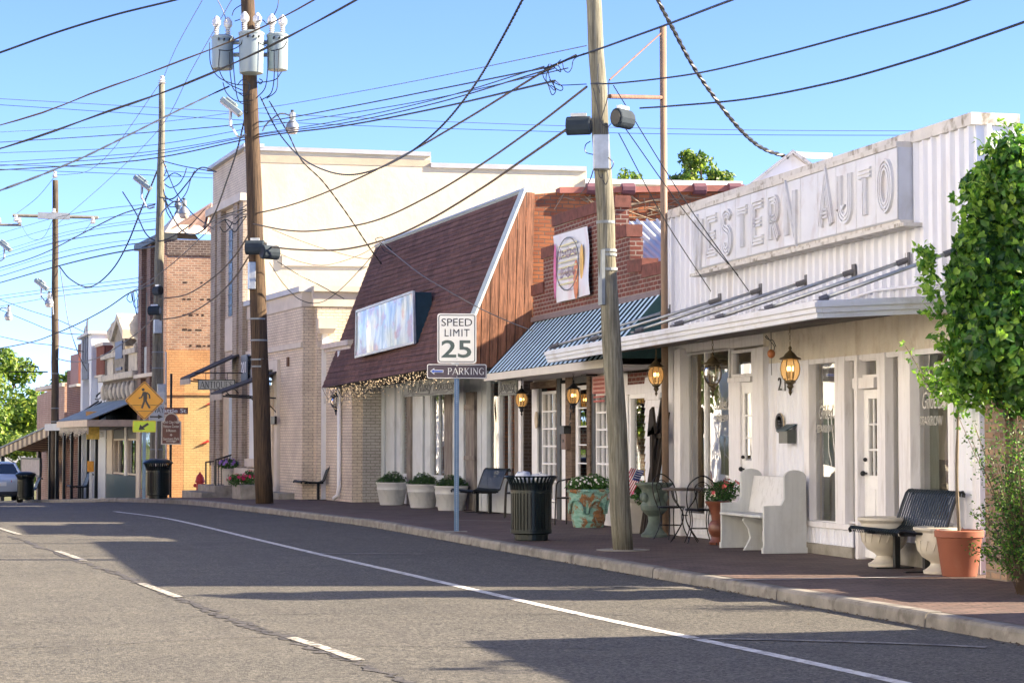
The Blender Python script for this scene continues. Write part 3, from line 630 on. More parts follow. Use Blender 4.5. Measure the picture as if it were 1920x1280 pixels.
MB().box(.2,B.w-.22,2.9,3,.04,2.8).box(.2,B.w-.22,.25,2.9,2.7,2.8).build('inner_wall',INTD,B.o)
BEAD=M('beadboard',(.58,.54,.48),.7,0,.05,4,.1); BRW=WOOD('brown_beam',(.22,.16,.115),(.10,.07,.05),3,25)
u_=lambda px,y=820: B.u(px,0,y)
b=MB(); a=u_(1000); 
while a<u_(1247): b.box(a+.004,a+.09,-.01,.1,B.uz(1060,712)[1],zs+.08); a+=.094
b.build('beadboard_header',BEAD,B.o)
def bb(px0,px1,z0,z1,y0,y1,mat,name): return MB().box(u_(px0),u_(px1),y0,y1,z0,z1).build(name,mat,B.o,bevel=.004)
zH=B.uz(1030,727)[1]
bb(999,1048,zH,zH+.13,-.05,.1,BRW,'header_beam'); bb(1000,1010,0,zH,-.03,.1,WTR,'pilaster'); bb(1010,1016,0,zH,0,.1,DKW,'jamb')
window(B,(1016,1046,733,940),.05,WTR,GL2,rows=6,cols=3,mw=.03,name='sash_window'); bb(1016,1046,0,B.uz(1030,942)[1],0,.1,WTR,'panel')
bb(1046,1049,0,zs,-.03,.1,BRW,'post'); bb(1049,1055,0,zs,-.05,.1,DKW,'post'); bb(1055,1064,0,zs-.1,-.02,.1,WTR,'post'); bb(1064,1076,0,zs,-.04,.1,BRW,'post')
bb(1064,1107,B.uz(1085,716)[1]-.02,zs,-.02,.1,DKW,'door_lintel')
door(B,(1077,1105,722,985),WTR,(1081,1102,730,903),rows=5,cols=1,handle=False)
bb(1105,1111,0,zs,-.05,.1,BRW,'post'); bb(1111,1117,0,zs,-.02,.1,DKW,'jamb')
window(B,(1117,1146,735,940),.05,WTR,GL2,rows=6,cols=3,mw=.03,name='sash_window'); bb(1117,1146,0,B.uz(1130,942)[1],0,.1,WTR,'panel')
bb(1146,1178,0,zs,-.01,.1,WTR,'clapboard'); 
for k in range(22): MB()
b=MB(); zc=0
while zc<2.3:
    b.hexa([(u_(1212),-.035,zc),(u_(1240),-.035,zc),(u_(1240),.05,zc),(u_(1212),.05,zc)],[(u_(1212),-.015,zc+.115),(u_(1240),-.015,zc+.115),(u_(1240),.05,zc+.115),(u_(1212),.05,zc+.115)]); zc+=.118
b.build('clapboard_siding',WPT,B.o)
window(B,(1180,1213,738,900),.07,WTR,GLS,name='window'); bb(1178,1213,0,B.uz(1195,900)[1],-.02,.1,WPT,'panel'); bb(1178,1247,B.uz(1200,738)[1],zs-.22,-.03,.1,WPT,'header_boards'); bb(1178,1247,zs-.22,zs,-.01,.1,DRB,'brick_band')
MB().box(B.u(1240),B.w-.002,-.01,.1,0,zs).build('corner_board',M('blue_grey_paint',(.36,.42,.50),.6,0,.08,4,.1),B.o)
for k,ch in enumerate('275'):
    u,z=B.uz(1069,762+k*19,.05); text(ch,.20,BLK,B.o,onwall(u,-.05,z),'house_number',.008)
u,z=B.uz(1005,787,.05); o=MB().lathe([(.001,0),(.09,0),(.09,.02),(.001,.02)]).build('oval_plaque',M('plaque_tan',(.55,.46,.33)),B.o); o.data.transform(Matrix.Translation((u,-.035,z))@Matrix.Rotation(math.pi/2,4,'X')@Matrix.Diagonal((1,1.7,1,1)))
PKS=M('pink_sign',(.62,.36,.32),.7,0,.1,9,0); r=B.R(1112,1136,705,737,out=.06)
o=MB().box(r[0],r[1],-.07,-.055,r[2],r[3]).build('pink_sign_board',PKS,B.o)
b=MB()
for k in range(6):
    z=r[3]-.06-k*.07; x=r[0]+.06
    while x<r[1]-.06: w_=rnd.uniform(.02,.05); b.box(x,x+w_,-.074,-.071,z-.018,z+.018); x+=w_+.015
b.build('faded_writing',M('faded_red',(.45,.12,.10)),o)
r=B.R(1100,1110,691,705,out=.15); MB().box(r[0],r[1],-.25,-.05,r[2],r[3]).build('wall_speaker',BLK,B.o,bevel=.01)
mb=T('mailbox','brown wall mailbox with black curved lid on the post under the number 275','mailbox',B.W(B.u(1060,.1),-.03,B.uz(1060,826,.1)[1]),B.rz)
MB().box(-.13,.13,-.11,0,-.15,.16).build('box',M('mail_brown',(.17,.11,.08),.5,.2),mb,bevel=.01); MB().prism([(-.15,.12),(.15,.12),(.15,.23),(.12,.26),(-.12,.26),(-.15,.23)],-.14,.0).build('lid',BLK,mb); MB().lathe([(.001,0),(.03,0),(.03,.01),(.001,.01)],(0,0,0)).build('badge',BLK,mb).data.transform(Matrix.Translation((0,-.11,0))@Matrix.Rotation(math.pi/2,4,'X'))
# pale-blue standing-seam roof seen between the parapets
r0,r1,r2,r3=[P(*a) for a in ((1110,416,36.6),(1260,414,36.6),(1345,525,34.2),(1240,520,34.2))]
b=MB(); b.add([r0,r1,r2,r3]+[p-Vector((0,0,.1)) for p in (r0,r1,r2,r3)],[(3,2,1,0),(4,5,6,7)])
SEAM=M('pale_seam_roof',(.62,.65,.68),.6,.0,.05,2,0)
for k in range(8):
    t=(k+.5)/8; a=r0.lerp(r1,t); c=r3.lerp(r2,t)+Vector((.5,0,0))*0; b.tube([a+Vector((0,0,.02)),c+Vector((0,0,.02))],.03,4)
sr=b.build('seam_roof',SEAM); sr.parent=B.o; sr.matrix_parent_inverse=Matrix.Identity(4); sr.data.transform((Matrix.Translation(B.A)@Matrix.Rotation(B.rz,4,'Z')).inverted())
# banner
bn=[B.uz(x,y,.06) for x,y in ((1039,443),(1103,424),(1108,552),(1045,568))]
bt=T('banner','square pale vinyl banner with oval logo and painted fruit, laced to the dark brick parapet','banner',B.W(bn[3][0],-.05,bn[3][1]),B.rz)
bn=[(a-bn[3][0],z-bn[3][1]) for a,z in bn]; nu,nv=14,14; v=[];f=[]
for j in range(nv+1):
    for i in range(nu+1):
        s=i/nu; t=j/nv; x0=bn[3][0]+(bn[2][0]-bn[3][0])*s; z0=bn[3][1]+(bn[2][1]-bn[3][1])*s; x1=bn[0][0]+(bn[1][0]-bn[0][0])*s; z1=bn[0][1]+(bn[1][1]-bn[0][1])*s
        v.append((x0+(x1-x0)*t,-.02*math.sin(s*9)*(1-t)-.015*math.sin(t*7)-.02,z0+(z1-z0)*t))
f=[(j*(nu+1)+i,j*(nu+1)+i+1,(j+1)*(nu+1)+i+1,(j+1)*(nu+1)+i) for j in range(nv) for i in range(nu)]
MB().add(v,f).build('vinyl_sheet',M('banner_vinyl',(.62,.64,.70),.4,0,.06,3,.05,stain=(.62,.45,.50),sfac=.6,sscale=1.5),bt,smooth=True)
bw_=bn[1][0]-bn[0][0]; bh_=bn[0][1]; cx=(bn[0][0]+bn[1][0])/2-.03; cz=bh_*.52
b=MB(); el_=[(cx+bw_*.33*math.cos(k*.2618),cz+bh_*.38*math.sin(k*.2618)) for k in range(24)]; ribbon(b,el_,.02,-.07,-.062,close=True); b.build('oval_outline',M('banner_line',(.12,.13,.14)),bt)
b=MB()
for k in range(8): z=cz+bh_*(-.28+k*.08); hw=bw_*.27; b.box(cx-hw,cx+hw,-.064,-.058,z-.012,z+.018)
b.build('tint_rows',M('banner_yellow',(.62,.58,.34)),bt)
b=MB()
for cz_,w_ in ((.16,.5),(-.12,.42)):
    pl=[(cx-bw_*w_/2+bw_*w_*(k/150)+.03*math.cos(k*.42),cz+bh_*cz_+bh_*.045*math.sin(k*.42)*(1+.7*math.sin(k*.09))) for k in range(151)]; ribbon(b,pl,.012,-.078,-.07)
b.build('faded_script',M('banner_script',(.34,.26,.34)),bt)
MB().ball((0,0,0),(.2,.34),8).build('painted_fruit',M('fruit_orange',(.62,.22,.10),.6,0,.2,4,0),bt).data.transform(Matrix.Translation((cx+bw_*.22,-.045,cz-bh_*.25))@Matrix.Diagonal((.7,.12,1,1)))
MB().ball((0,0,0),(.14,.3),8).build('painted_bread',M('bread_yellow',(.66,.42,.12),.6,0,.2,4,0),bt).data.transform(Matrix.Translation((cx+bw_*.38,-.045,cz-bh_*.02))@Matrix.Diagonal((.8,.12,1,1)))
MB().ball((0,0,0),(.14,.5),8).build('painted_flower',M('flower_magenta',(.55,.12,.30),.6,0,.3,9,0),bt).data.transform(Matrix.Translation((cx-bw_*.4,-.045,cz-bh_*.05))@Matrix.Diagonal((.6,.1,1,1)))

# ================================================================ tall brick block standing behind the awning shop
K=Fac((10.25,37.7),(24,37.2),'brick_block','old weathered orange-red brick block with clay ridge tiles behind the blue-awning shop','brick building',z=.12)
wallpoly(K,[(986,620),(986,366),(1052,360),(1052,352),(1396,346),(1396,640)],0,.3,ORBR,'brick_wall')
wallpoly(K,[(1050,362),(1396,358),(1396,347),(1050,351)],.1,.35,M('clay_tiles',(.34,.13,.10),.8,0,.2,3,.4),'ridge_tiles')
for px in (1112,1178,1312,1378):
    u,z=K.uz(px,354,.12); MB().lathe([(.11,-.12),(.12,.12),(.08,.14)],(0,0,0),10).build('tile_collar',M('dark_clay',(.14,.06,.08),.8),K.o).data.transform(Matrix.Translation((u,-.08,z))@Matrix.Rotation(math.pi/2,4,'Y'))
b=MB(); rg=random.Random(4)       # dead creeper on the brickwork
for k in range(26):
    px=rg.uniform(1060,1300); py=rg.uniform(362,400); pts_=[]
    for j in range(6): a=K.uz(px+j*rg.uniform(-9,14),py+j*rg.uniform(-3,6),.03); pts_.append((a[0],-.03-rg.random()*.02,a[1]))
    b.tube(pts_,.008,4)
b.build('dead_creeper',M('dry_stem',(.30,.24,.17)),K.o)
MB().box(K.u(986),K.u(1396),.3,9,0,K.uz(1200,372)[1]).build('block_body',ORBR,K.o)
# ================================================================ shop with the maroon mansard
MN=Fac((9.25,46.3),(10.2,37.6),'mansard_shop','shop under a huge sloping maroon shingle mansard with icicle lights, white bays below','shop building')
SH=BR('maroon_shingles',(.165,.086,.080),(.115,.064,.062),(.05,.03,.03),.31,.14,.007,bump=.8,stain=(.22,.12,.10),rough=.9)
eL,eR,tR,tL=[Vector(a) for a in ((7.96,47.6,2.72),(8.86,37.5,2.90),(10.15,37.45,6.15),(9.28,47.6,6.0))]
def fit(px,py,a): D=(a-CAM).dot(F0); return P(px,py,D)
eL,eR,tR,tL=fit(604,727,eL),fit(853,683,eR),fit(984,359,tR),fit(705,463,tL)
def loc_(f,p): q=Matrix.Rotation(-f.rz,3,'Z')@(Vector(p)-f.A); return q
L=[loc_(MN,p) for p in (eL,eR,tR,tL)]
# shingle courses as real overlapping strips
b=MB(); n=30
for k in range(n):
    t0=k/n; t1=(k+1.05)/n; a=L[0].lerp(L[3],t0); c=L[1].lerp(L[2],t0); d=L[1].lerp(L[2],min(1,t1)); e=L[0].lerp(L[3],min(1,t1)); o_=Vector((0,-.016,.0))
    b.add([a+o_,c+o_,d,e],[(0,1,2,3)])
b.build('shingle_slope',SH,MN.o)
L_=[L[0],L[1]-Vector((.12,0,0)),L[2]-Vector((.12,0,0)),L[3]]; MB().hexa([L_[0]+Vector((0,.03,0)),L_[1]+Vector((0,.03,0)),L_[1]+Vector((0,.2,0)),L_[0]+Vector((0,.2,0))],[L_[3]+Vector((0,.03,0)),L_[2]+Vector((0,.03,0)),L_[2]+Vector((0,.2,0)),L_[3]+Vector((0,.2,0))]).build('slope_backing',DKW,MN.o)
TRM=M('pale_blue_trim',(.42,.50,.55),.5,.1,.06,4,.1)
MB().tube([L[1]+Vector((.01,-.03,0)),L[2]+Vector((.01,-.03,.03))],.06,4).build('rake_trim',TRM,MN.o); MB().tube([L[3]+Vector((-.05,0,.02)),L[2]+Vector((.03,0,.03))],.05,4).build('ridge_trim',TRM,MN.o)
# red-brown plank gable end facing down the street
BRD=WOOD('red_brown_planks',(.35,.165,.10),(.15,.075,.05),22,1.4,stain=(.10,.05,.035),sfac=.8,bump=.9)
wR=Vector((L[2].x,.9,L[2].z)); wB=Vector((L[1].x,.9,L[1].z)); b=MB(); nn=9
for k in range(nn):
    y0=L[1].y+(.14-L[1].y)*k/nn; y1=L[1].y+(.14-L[1].y)*(k+1)/nn-.012
    zt_=lambda y: L[1].z+(L[2].z-L[1].z)*min(1,max(0,(y-L[1].y)/(L[2].y-L[1].y)))
    xq=lambda y: L[1].x+(L[2].x-L[1].x)*min(1,max(0,(y-L[1].y)/(L[2].y-L[1].y)))
    b.add([(L[1].x-.0,y0,L[1].z-.05),(L[1].x-.0,y1,L[1].z-.05),(xq(y1),y1,zt_(y1)-.02),(xq(y0),y0,zt_(y0)-.02)],[(0,1,2,3)])
b.build('plank_gable',BRD,MN.o)
MB().hexa([L[0]+Vector((0,.05,.0)),L[1]+Vector((-.03,.05,0)),Vector((L[1].x-.03,.1,L[1].z)),Vector((L[0].x,.1,L[0].z))],[L[0]+Vector((0,.05,.04)),L[1]+Vector((-.03,.05,.04)),Vector((L[1].x-.03,.1,L[1].z+.04)),Vector((L[0].x,.1,L[0].z+.04))]).build('soffit',WOOD('dark_soffit',(.10,.075,.06),(.05,.04,.03),2,30),MN.o)
shell(MN,0,MN.w-.3,12,5.6,REDBR,ROOF,front=.3); MB().box(0,MN.w-.3,.1,.3,2.7,5.8).build('upper_wall',DKW,MN.o)
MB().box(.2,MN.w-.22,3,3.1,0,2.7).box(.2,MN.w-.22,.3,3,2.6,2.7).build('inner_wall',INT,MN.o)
PAN=M('blue_white_panels',(.52,.56,.58),.55,0,.06,3,.1,stain=(.34,.35,.34),sfac=.4)
zt_=2.75
def mb_(px0,px1,z0,z1,y0,y1,mat,name): return MB().box(MN.u(px0),MN.u(px1),y0,y1,z0,z1).build(name,mat,MN.o,bevel=.006)
mb_(702,708,0,2.5,.3,.4,DKW,'doorway'); mb_(707,716,0,2.5,-.08,.02,GRYW,'rough_post')
for a,c in ((716,724),(725,734),(735,744),(745,752),(775,784),(785,797),(798,808),(850,862),(863,874)): mb_(a,c,0,zt_,-.02-.04*((a//9)%2),.08,PAN,'bay_panel')
mb_(768,775,0,2.5,-.07,.02,GRYW,'rough_post'); mb_(836,850,0,2.5,-.04,.02,GRYW,'rough_post'); mb_(874,880,0,2.6,.1,.2,DKW,'jamb')
mb_(881,896,0,2.35,-.09,.02,GRYW,'rough_post'); mb_(880,898,1.0,1.08,-.12,-.08,GRYW,'post_collar'); mb_(880,898,2.0,2.1,-.12,-.08,GRYW,'post_collar'); mb_(881,896,2.36,zt_,-.01,.1,PAN,'bay_panel')
for a,c in ((897,905),(906,915)): mb_(a,c,0,zt_,-.03,.08,PAN,'bay_panel')
for a,c in ((752,768),(808,836),(914,936),(936,969)):
    win(MN,MN.u(a),MN.u(c),.62,zt_-.05,.04,PAN,GLS if a!=914 else GL2,MN.o,cols=2 if c-a>25 else 1,mw=.03); mb_(a,c,0,.62,0,.1,PAN,'stall_riser')
mb_(969,979,0,zt_,-.05,.05,GRYW,'rough_post'); mb_(979,984,0,zt_,-.08,.05,WTR,'post'); MB().box(MN.u(984),MN.w-.005,-.03,.2,0,zt_+.2).build('brick_pier',BR('dark_brown_brick',(.10,.075,.06),(.06,.045,.04),(.12,.10,.09)),MN.o)
mb_(705,1000,2.5,2.75,.09,.2,PAN,'header')
# lightbox on the mansard
bx0=MN.uz(669,584,1.12); bx1=MN.uz(775,547,1.12); bx2=MN.uz(777,642,1.12); bx3=MN.uz(667,669,1.12)
sg=T('shop_sign','blank wrinkled silver lightbox sign with a dark green case mounted on the maroon mansard','sign',MN.W(bx3[0],-.95,bx3[1]),MN.rz)
q=[(a-bx3[0],z-bx3[1]) for a,z in (bx3,bx2,bx1,bx0)]
MB().prism(q,-.14,.22).build('case',TEALM,sg,bevel=.01)
t=NT('wrinkled_foil'); t.b.inputs['Metallic'].default_value=.35; t.b.inputs['Roughness'].default_value=.2; sk_=t.noise(t.coords((2.6,1,.55)),1.5,4,.55,.8); sk2=t.noise(t.coords((1.2,1,1.6)),1.8,3); t.L(t.mix(t.ramp(sk2,.52,.64),t.mix(t.ramp(sk_,.40,.62),(.28,.36,.42),(.62,.68,.72)),(.42,.30,.36)),t.b.inputs['Base Color']); t.bump(t.noise(t.coords((1.6,1,.5)),1.1,1,.4,.6),.5,.05); FOIL=t.m  # grey and pink streaks put the film's reflections into the colour
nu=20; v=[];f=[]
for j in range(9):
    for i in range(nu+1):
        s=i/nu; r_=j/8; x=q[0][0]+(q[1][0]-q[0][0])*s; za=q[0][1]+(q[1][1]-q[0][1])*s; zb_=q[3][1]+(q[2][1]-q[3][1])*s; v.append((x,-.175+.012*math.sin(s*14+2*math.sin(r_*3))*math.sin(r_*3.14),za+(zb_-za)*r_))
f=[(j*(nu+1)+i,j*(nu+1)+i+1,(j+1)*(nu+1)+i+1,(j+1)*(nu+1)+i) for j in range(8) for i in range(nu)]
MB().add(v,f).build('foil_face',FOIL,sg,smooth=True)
b=MB(); ribbon(b,q,.05,-.19,-.14,close=True); b.build('face_frame',GALV,sg)
for s_ in (.05,.9): MB().tube([(q[3][0]+(q[2][0]-q[3][0])*s_,-.05,q[3][1]+(q[2][1]-q[3][1])*s_),(q[3][0]+(q[2][0]-q[3][0])*s_+.05,.5,q[3][1]+(q[2][1]-q[3][1])*s_+.15)],.015,6).build('stay_rod',RUST,sg)
# hanging name boards
NB=WOOD('grey_board',(.28,.29,.27),(.16,.17,.16),3,22)
def nameboard(r,label,part):
    u0,u1,z0,z1=MN.R(*r,out=.75); h=T('hanging_sign',label,'sign',MN.W((u0+u1)/2,-.75,z0),MN.rz); w_=u1-u0; hh=z1-z0
    MB().box(-w_/2,w_/2,0,.04,0,hh).build('board',NB,h,bevel=.006); 
    text(part,.30,BLK,h,onwall(0,-.006,hh*.56),'lettering',.004,width=w_*.88,shear=.3)
    b=MB(); ribbon(b,[(-w_*.42,.04),(-w_*.36,.09),(-w_*.3,.04),(0,.03),(w_*.3,.04),(w_*.36,.09),(w_*.42,.04)],.014,-.01,-.002); b.prism([(-.03,.09),(0,.04),(.03,.09),(.015,.11),(0,.09),(-.015,.11)],-.01,-.002); b.build('flourish',BLK,h)
    MB().tube([(-w_*.4,.02,hh),(-w_*.4,.02,hh+.12)],.006,4).tube([(w_*.4,.02,hh),(w_*.4,.02,hh+.12)],.006,4).build('hook',BLK,h)
nameboard((757,858,711,741),'grey board with black script The Rusty Rooster hung under the lit mansard eave','The Rusty Rooster')
nameboard((934,968,711,741),'shorter grey board with black script hung left of the brick pier','Rooster')
# mass of tiny string lights under the eave
LB=EMIT('warm_bulb',(1,.72,.42),.6); b=MB(); b2=MB(); rg=random.Random(11)
for k in range(520):
    s=rg.random(); base_=L[0].lerp(L[1],s); dp=abs(rg.gauss(0,1))*.13*(1.8 if s<.35 else 1)+rg.random()*.06; p=base_+Vector((0,rg.uniform(0,.16),.02-dp)); b.ball(p,.0065,3)
for k in range(70):
    s=k/70; p=L[0].lerp(L[1],s); pts_=[p+Vector((rg.uniform(-.03,.03),.05,-.06*j*(1.5 if s<.35 else 1))) for j in range(5)]; b2.tube(pts_,.004,3)
for k in range(8):
    p=L[0].lerp(L[1],k/16); q_=L[0].lerp(L[1],(k+2)/16); m_=(p+q_)/2-Vector((0,0,.28)); b2.tube(cat([p,m_,q_],5),.006,4)
sl_=T('string_lights','tangled warm icicle lights hanging along the maroon mansard eave','string lights',MN.A,MN.rz)
b.build('bulbs',LB,sl_)['kind']='stuff'; b2.build('wire',BLK,sl_)

# ================================================================ low white brick wing beside the mansard
CX=Fac((8.28,49.0),(8.5,46.3),'brick_annex','narrow low white-painted brick annex with a grey shaded side tucked beside the mansard','annex')
zc_=CX.uz(628,652)[1]
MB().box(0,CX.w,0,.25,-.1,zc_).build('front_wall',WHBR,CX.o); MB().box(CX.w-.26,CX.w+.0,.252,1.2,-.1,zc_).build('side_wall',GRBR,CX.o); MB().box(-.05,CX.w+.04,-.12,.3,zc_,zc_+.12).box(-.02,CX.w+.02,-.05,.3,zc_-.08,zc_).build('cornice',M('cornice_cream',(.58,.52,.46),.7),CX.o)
MB().box(.0,CX.w-.26,.25,2.4,zc_-.2,zc_-.1).build('roof',ROOF,CX.o)
u,z=CX.uz(641,790); MB().tube([(u,-.06,zc_-.1),(u,-.06,.35),(u-.02,-.08,.15),(u-.16,-.14,.07)],.05,8).build('downpipe',WTR,CX.o,smooth=True)

# ================================================================ cream brick corner building 201
E=Fac((6.83,59.2),(7.8,49.0),'corner_building','tall cream stucco and painted-brick building numbered 201 with blade awnings','building')
STUC=M('cream_stucco',(.76,.66,.47),.85,0,.06,1.1,.9,stain=(.60,.50,.35),sfac=.55,sscale=.7,fine=5)
STN=M('cream_stone',(.60,.54,.46),.8,0,.08,3,.3)
CAPG=M('grey_coping',(.45,.46,.48),.6,.2,.08,3,.1)
uc=E.u(463); zq=E.uz(463,277)[1]; zl_=E.uz(402,318)[1]; w2=E.w; ze_=E.uz(562,541)[1]
b=MB(); b.prism([(0,0),(uc,0),(uc,zq),(0,zl_)],0,.3); b.build('upper_front',WHBR,E.o)
MB().prism([(-.15,zl_-.02),(uc+.1,zq-.02),(uc+.1,zq+.08),(-.15,zl_+.08)],-.15,.4).build('coping',CAPG,E.o)
# side wall of the high block
ES=Fac(tuple(E.W(uc,0.02,0))[:2],(tuple(E.W(uc,0,0))[0]+30,tuple(E.W(uc,0,0))[1]),z=E.z)
def on(parent,f):    # move geometry built in frame f under a parent empty
    return (Matrix.Translation(parent.location)@Matrix.Rotation(parent.rotation_euler.z,4,'Z')).inverted()@(Matrix.Translation(f.A)@Matrix.Rotation(f.rz,4,'Z'))
def sp(f,pts,out,th,mat,name,parent,**k):
    q=ccw(f.quad(pts,out)); o=MB().prism(q,-out,-out+th).build(name,mat,parent,**k); o.data.transform(on(parent,f)); return o
sp(ES,[(464,960),(464,279),(808,290),(808,311),(1100,317),(1100,341),(1392,345),(1392,900)],0,.3,STUC,'side_wall',E.o)
sp(ES,[(461,281),(461,273),(808,285),(808,293)],.06,.4,CAPG,'coping',E.o); sp(ES,[(808,314),(808,305),(1100,312),(1100,321)],.06,.4,CAPG,'coping',E.o); sp(ES,[(1098,344),(1098,335),(1392,340),(1392,349)],.08,.4,WTR,'coping',E.o)
sp(ES,[(466,304),(466,289),(807,300),(807,313)],.012,.05,M('parapet_shade_band',(.50,.42,.31),.85,0,.1,2,.4),'parapet_shade_band',E.o)  # darker strip paints the sagging shadow under the parapet
sp(ES,[(537,498),(537,495),(690,497),(690,500)],.05,.06,STN,'string_course',E.o); sp(ES,[(529,500),(529,478),(537,478),(537,500)],.06,.1,STN,'wall_block',E.o)
bd=MB().box(0.05,27,.31,.6,0,4).build('lower_body',STUC,E.o); bd.data.transform(on(E.o,ES))
MB().box(0.05,uc-.3,.3,9,zl_-.7,zl_-.6).build('roof',ROOF,E.o); MB().box(0,.25,.3,9,0,zl_-.1).build('rear_side_wall',WHBR,E.o)
# pilasters, tall window, panel on the high front
for a,c in ((402,410),(414,421),(444,452),(456,463)): MB().box(E.u(a),E.u(c),-.14,.0,.9,zl_-1.35).build('pilaster',TANBR,E.o)
MB().box(0,uc+.02,-.22,0,zl_-1.35,zl_-1.15).build('cornice',STN,E.o)
r=E.R(428,443,430,592); MB().box(r[0],r[1],-.02,.02,r[2],r[3]).build('window',M('dark_leaded_glass',(.03,.035,.045),.2,0,.5,6,.3),E.o)
b=MB(); 
for k in range(1,8): z=r[2]+(r[3]-r[2])*k/8; b.box(r[0],r[1],-.035,-.015,z-.02,z+.02)
b.box((r[0]+r[1])/2-.02,(r[0]+r[1])/2+.02,-.035,-.015,r[2],r[3]).build('glazing_bars',BLK,E.o)
r=E.R(424,446,597,658); MB().box(r[0],r[1],-.06,0,r[2],r[3]).build('stone_panel',STN,E.o,bevel=.02)
r=E.R(420,446,735,925); MB().box(r[0],r[1],-.05,.02,r[2],r[3]).build('door_surround',M('tan_paint',(.52,.42,.30),.6),E.o); r=E.R(434,445,745,925); MB().box(r[0],r[1],-.07,-.03,r[2]+.1,r[3]).build('door',M('pale_blue_door',(.34,.42,.50),.5),E.o)
# ground floor wing
MB().box(uc,w2,0,.3,-.1,ze_-.45).build('wing_front',WHBR,E.o); MB().box(uc-.05,w2+.03,-.03,.33,ze_-.45,ze_-.1).build('wing_frieze',STN,E.o); MB().box(uc-.1,w2+.1,-.12,.4,ze_-.1,ze_+.03).build('wing_cornice',CAPG,E.o)
zbc=E.uz(540,652)[1]; MB().box(uc,w2+.03,-.05,0,zbc-.05,zbc+.08).build('belt_course',STN,E.o)
EW=Fac(tuple(E.W(w2,.3,0))[:2],(13.0,E.W(w2,.3,0).y+.15),z=E.z)
o=MB().box(0,5,-.28,-.0,-.1,ze_-.45).build('wing_side',WHBR,E.o); o.data.transform(on(E.o,EW)); o=MB().box(-.1,5,-.31,.0,ze_-.45,ze_-.1).build('wing_frieze',STN,E.o); o.data.transform(on(E.o,EW)); o=MB().box(-.1,5,-.40,.0,ze_-.1,ze_+.03).build('wing_cornice',STN,E.o); o.data.transform(on(E.o,EW))
o=MB().box(0,.45,-.33,-.28,zbc-.05,zbc+.08).build('belt_course',STN,E.o); o.data.transform(on(E.o,EW))
MB().box(uc+.3,w2,.3,5,ze_-.3,ze_-.2).build('roof',ROOF,E.o)
u,z=EW.uz(608,612,.28); b=MB(); a0=EW.u(593,.28,612); a1=EW.u(626,.28,612); zz0=EW.uz(608,626,.28)[1]; zz1=EW.uz(608,598,.28)[1]
b.hexa([(a0+.06,-.50,zz0-.0),(a1-.06,-.50,zz0),(a1-.06,-.29,zz0),(a0+.06,-.29,zz0)],[(a0,-.56,zz0+.12),(a1,-.56,zz0+.12),(a1,-.29,zz0+.12),(a0,-.29,zz0+.12)]).box(a0,a1,-.56,-.29,zz0+.12,zz1); o=b.build('rain_head',STN,E.o); o.data.transform(on(E.o,EW))
a2=EW.u(607,.3); o=MB().box(a2-.06,a2+.07,-.40,-.29,0,zz0).build('downpipe',WTR,E.o); o.data.transform(on(E.o,EW))
r=E.R(504,525,676,915); MB().box(r[0],r[1],-.08,.0,r[2]-.1,r[3]).build('door_surround',STN,E.o); r=E.R(506,517,693,722); MB().box(r[0],r[1],-.1,-.05,r[2],r[3]).build('transom_window',GL2,E.o); r=E.R(507,519,728,912); MB().box(r[0],r[1],-.11,-.05,r[2],r[3]).build('door',M('tan_paint',(.5,.4,.3)),E.o)
r=E.R(512,519,780,795,out=.1); MB().box(r[0],r[1],-.16,-.1,r[2],r[3]).build('wall_lamp',BLK,E.o)
r=E.R(505,530,911,936,out=.3); MB().box(r[0],r[1]+.1,-.7,0,-.02,.17).box(r[0],r[1],-.4,0,.17,.34).build('door_step',CONC,E.o,bevel=.01)
r=E.R(470,500,690,860); MB().box(r[0],r[1],-.04,.0,r[2],r[3]).build('window',M('pale_blind_window',(.60,.63,.70),.3,0,.05,2,0),E.o); MB().box(r[0]-.1,r[1]+.1,-.14,0,r[2]-.2,r[2]).build('window_sill',STN,E.o)
r=E.R(446,480,868,935); MB().box(E.u(444),E.u(484),-.25,0,-.05,r[3]-.3).build('bay_base',WHBR,E.o); MB().box(E.u(442),E.u(486),-.3,0,r[3]-.3,r[3]-.12).build('bay_sill',STN,E.o)
for z,u in ((zbc-.35,E.u(541)),): MB().box(u-.06,u+.06,-.05,.0,z-.1,z+.12).build('wall_anchor',RUST,E.o)
u,z=E.uz(454,697,.2); o=MB().box(u-.3,u+.35,-.16,-.13,z-.25,z+.45).build('number_plaque',M('slate_blue',(.09,.12,.16),.5),E.o); text('201',.42,WTR,o,onwall(u+.02,-.165,z+.1),'number_lettering',.006)
AWN=M('charcoal_fabric',(.04,.038,.042),.8,0,.15,8,.2); AWU=M('tan_fabric',(.42,.37,.30),.8)
for k,((x0,y0),(x1,y1),(x2,y2)) in enumerate((((443,664),(338,712),(362,716)),((505,698),(395,740),(425,747)))):
    ua,za=E.uz(x0,y0); out=1.45; ub,zb_=E.uz(x1,y1,out); uc_,zc2=E.uz(x2,y2,out); wd=1.3
    o=MB().hexa([(ub,-out,zb_),(ub+wd,-out,zb_),(ub+wd,-.02,za-.03),(ub,-.02,za-.03)],[(ub,-out,zb_+.05),(ub+wd,-out,zb_+.05),(ub+wd,-.02,za+.02),(ub,-.02,za+.02)]).build('awning',AWN,E.o)
    MB().box(ub,ub+wd,-out-.01,-out+.02,zb_-.14,zb_+.0).build('valance',AWU,o); b=MB()
    for uu in (ub+.05,ub+wd-.05): b.tube([(uu,-.02,zb_-.1),(uu,-out+.1,zb_-.02)],.02,5).tube([(uu,-.02,zb_-.5),(uu,-.5,zb_+.0)],.015,5)
    b.build('awning_frame',BLK,o)
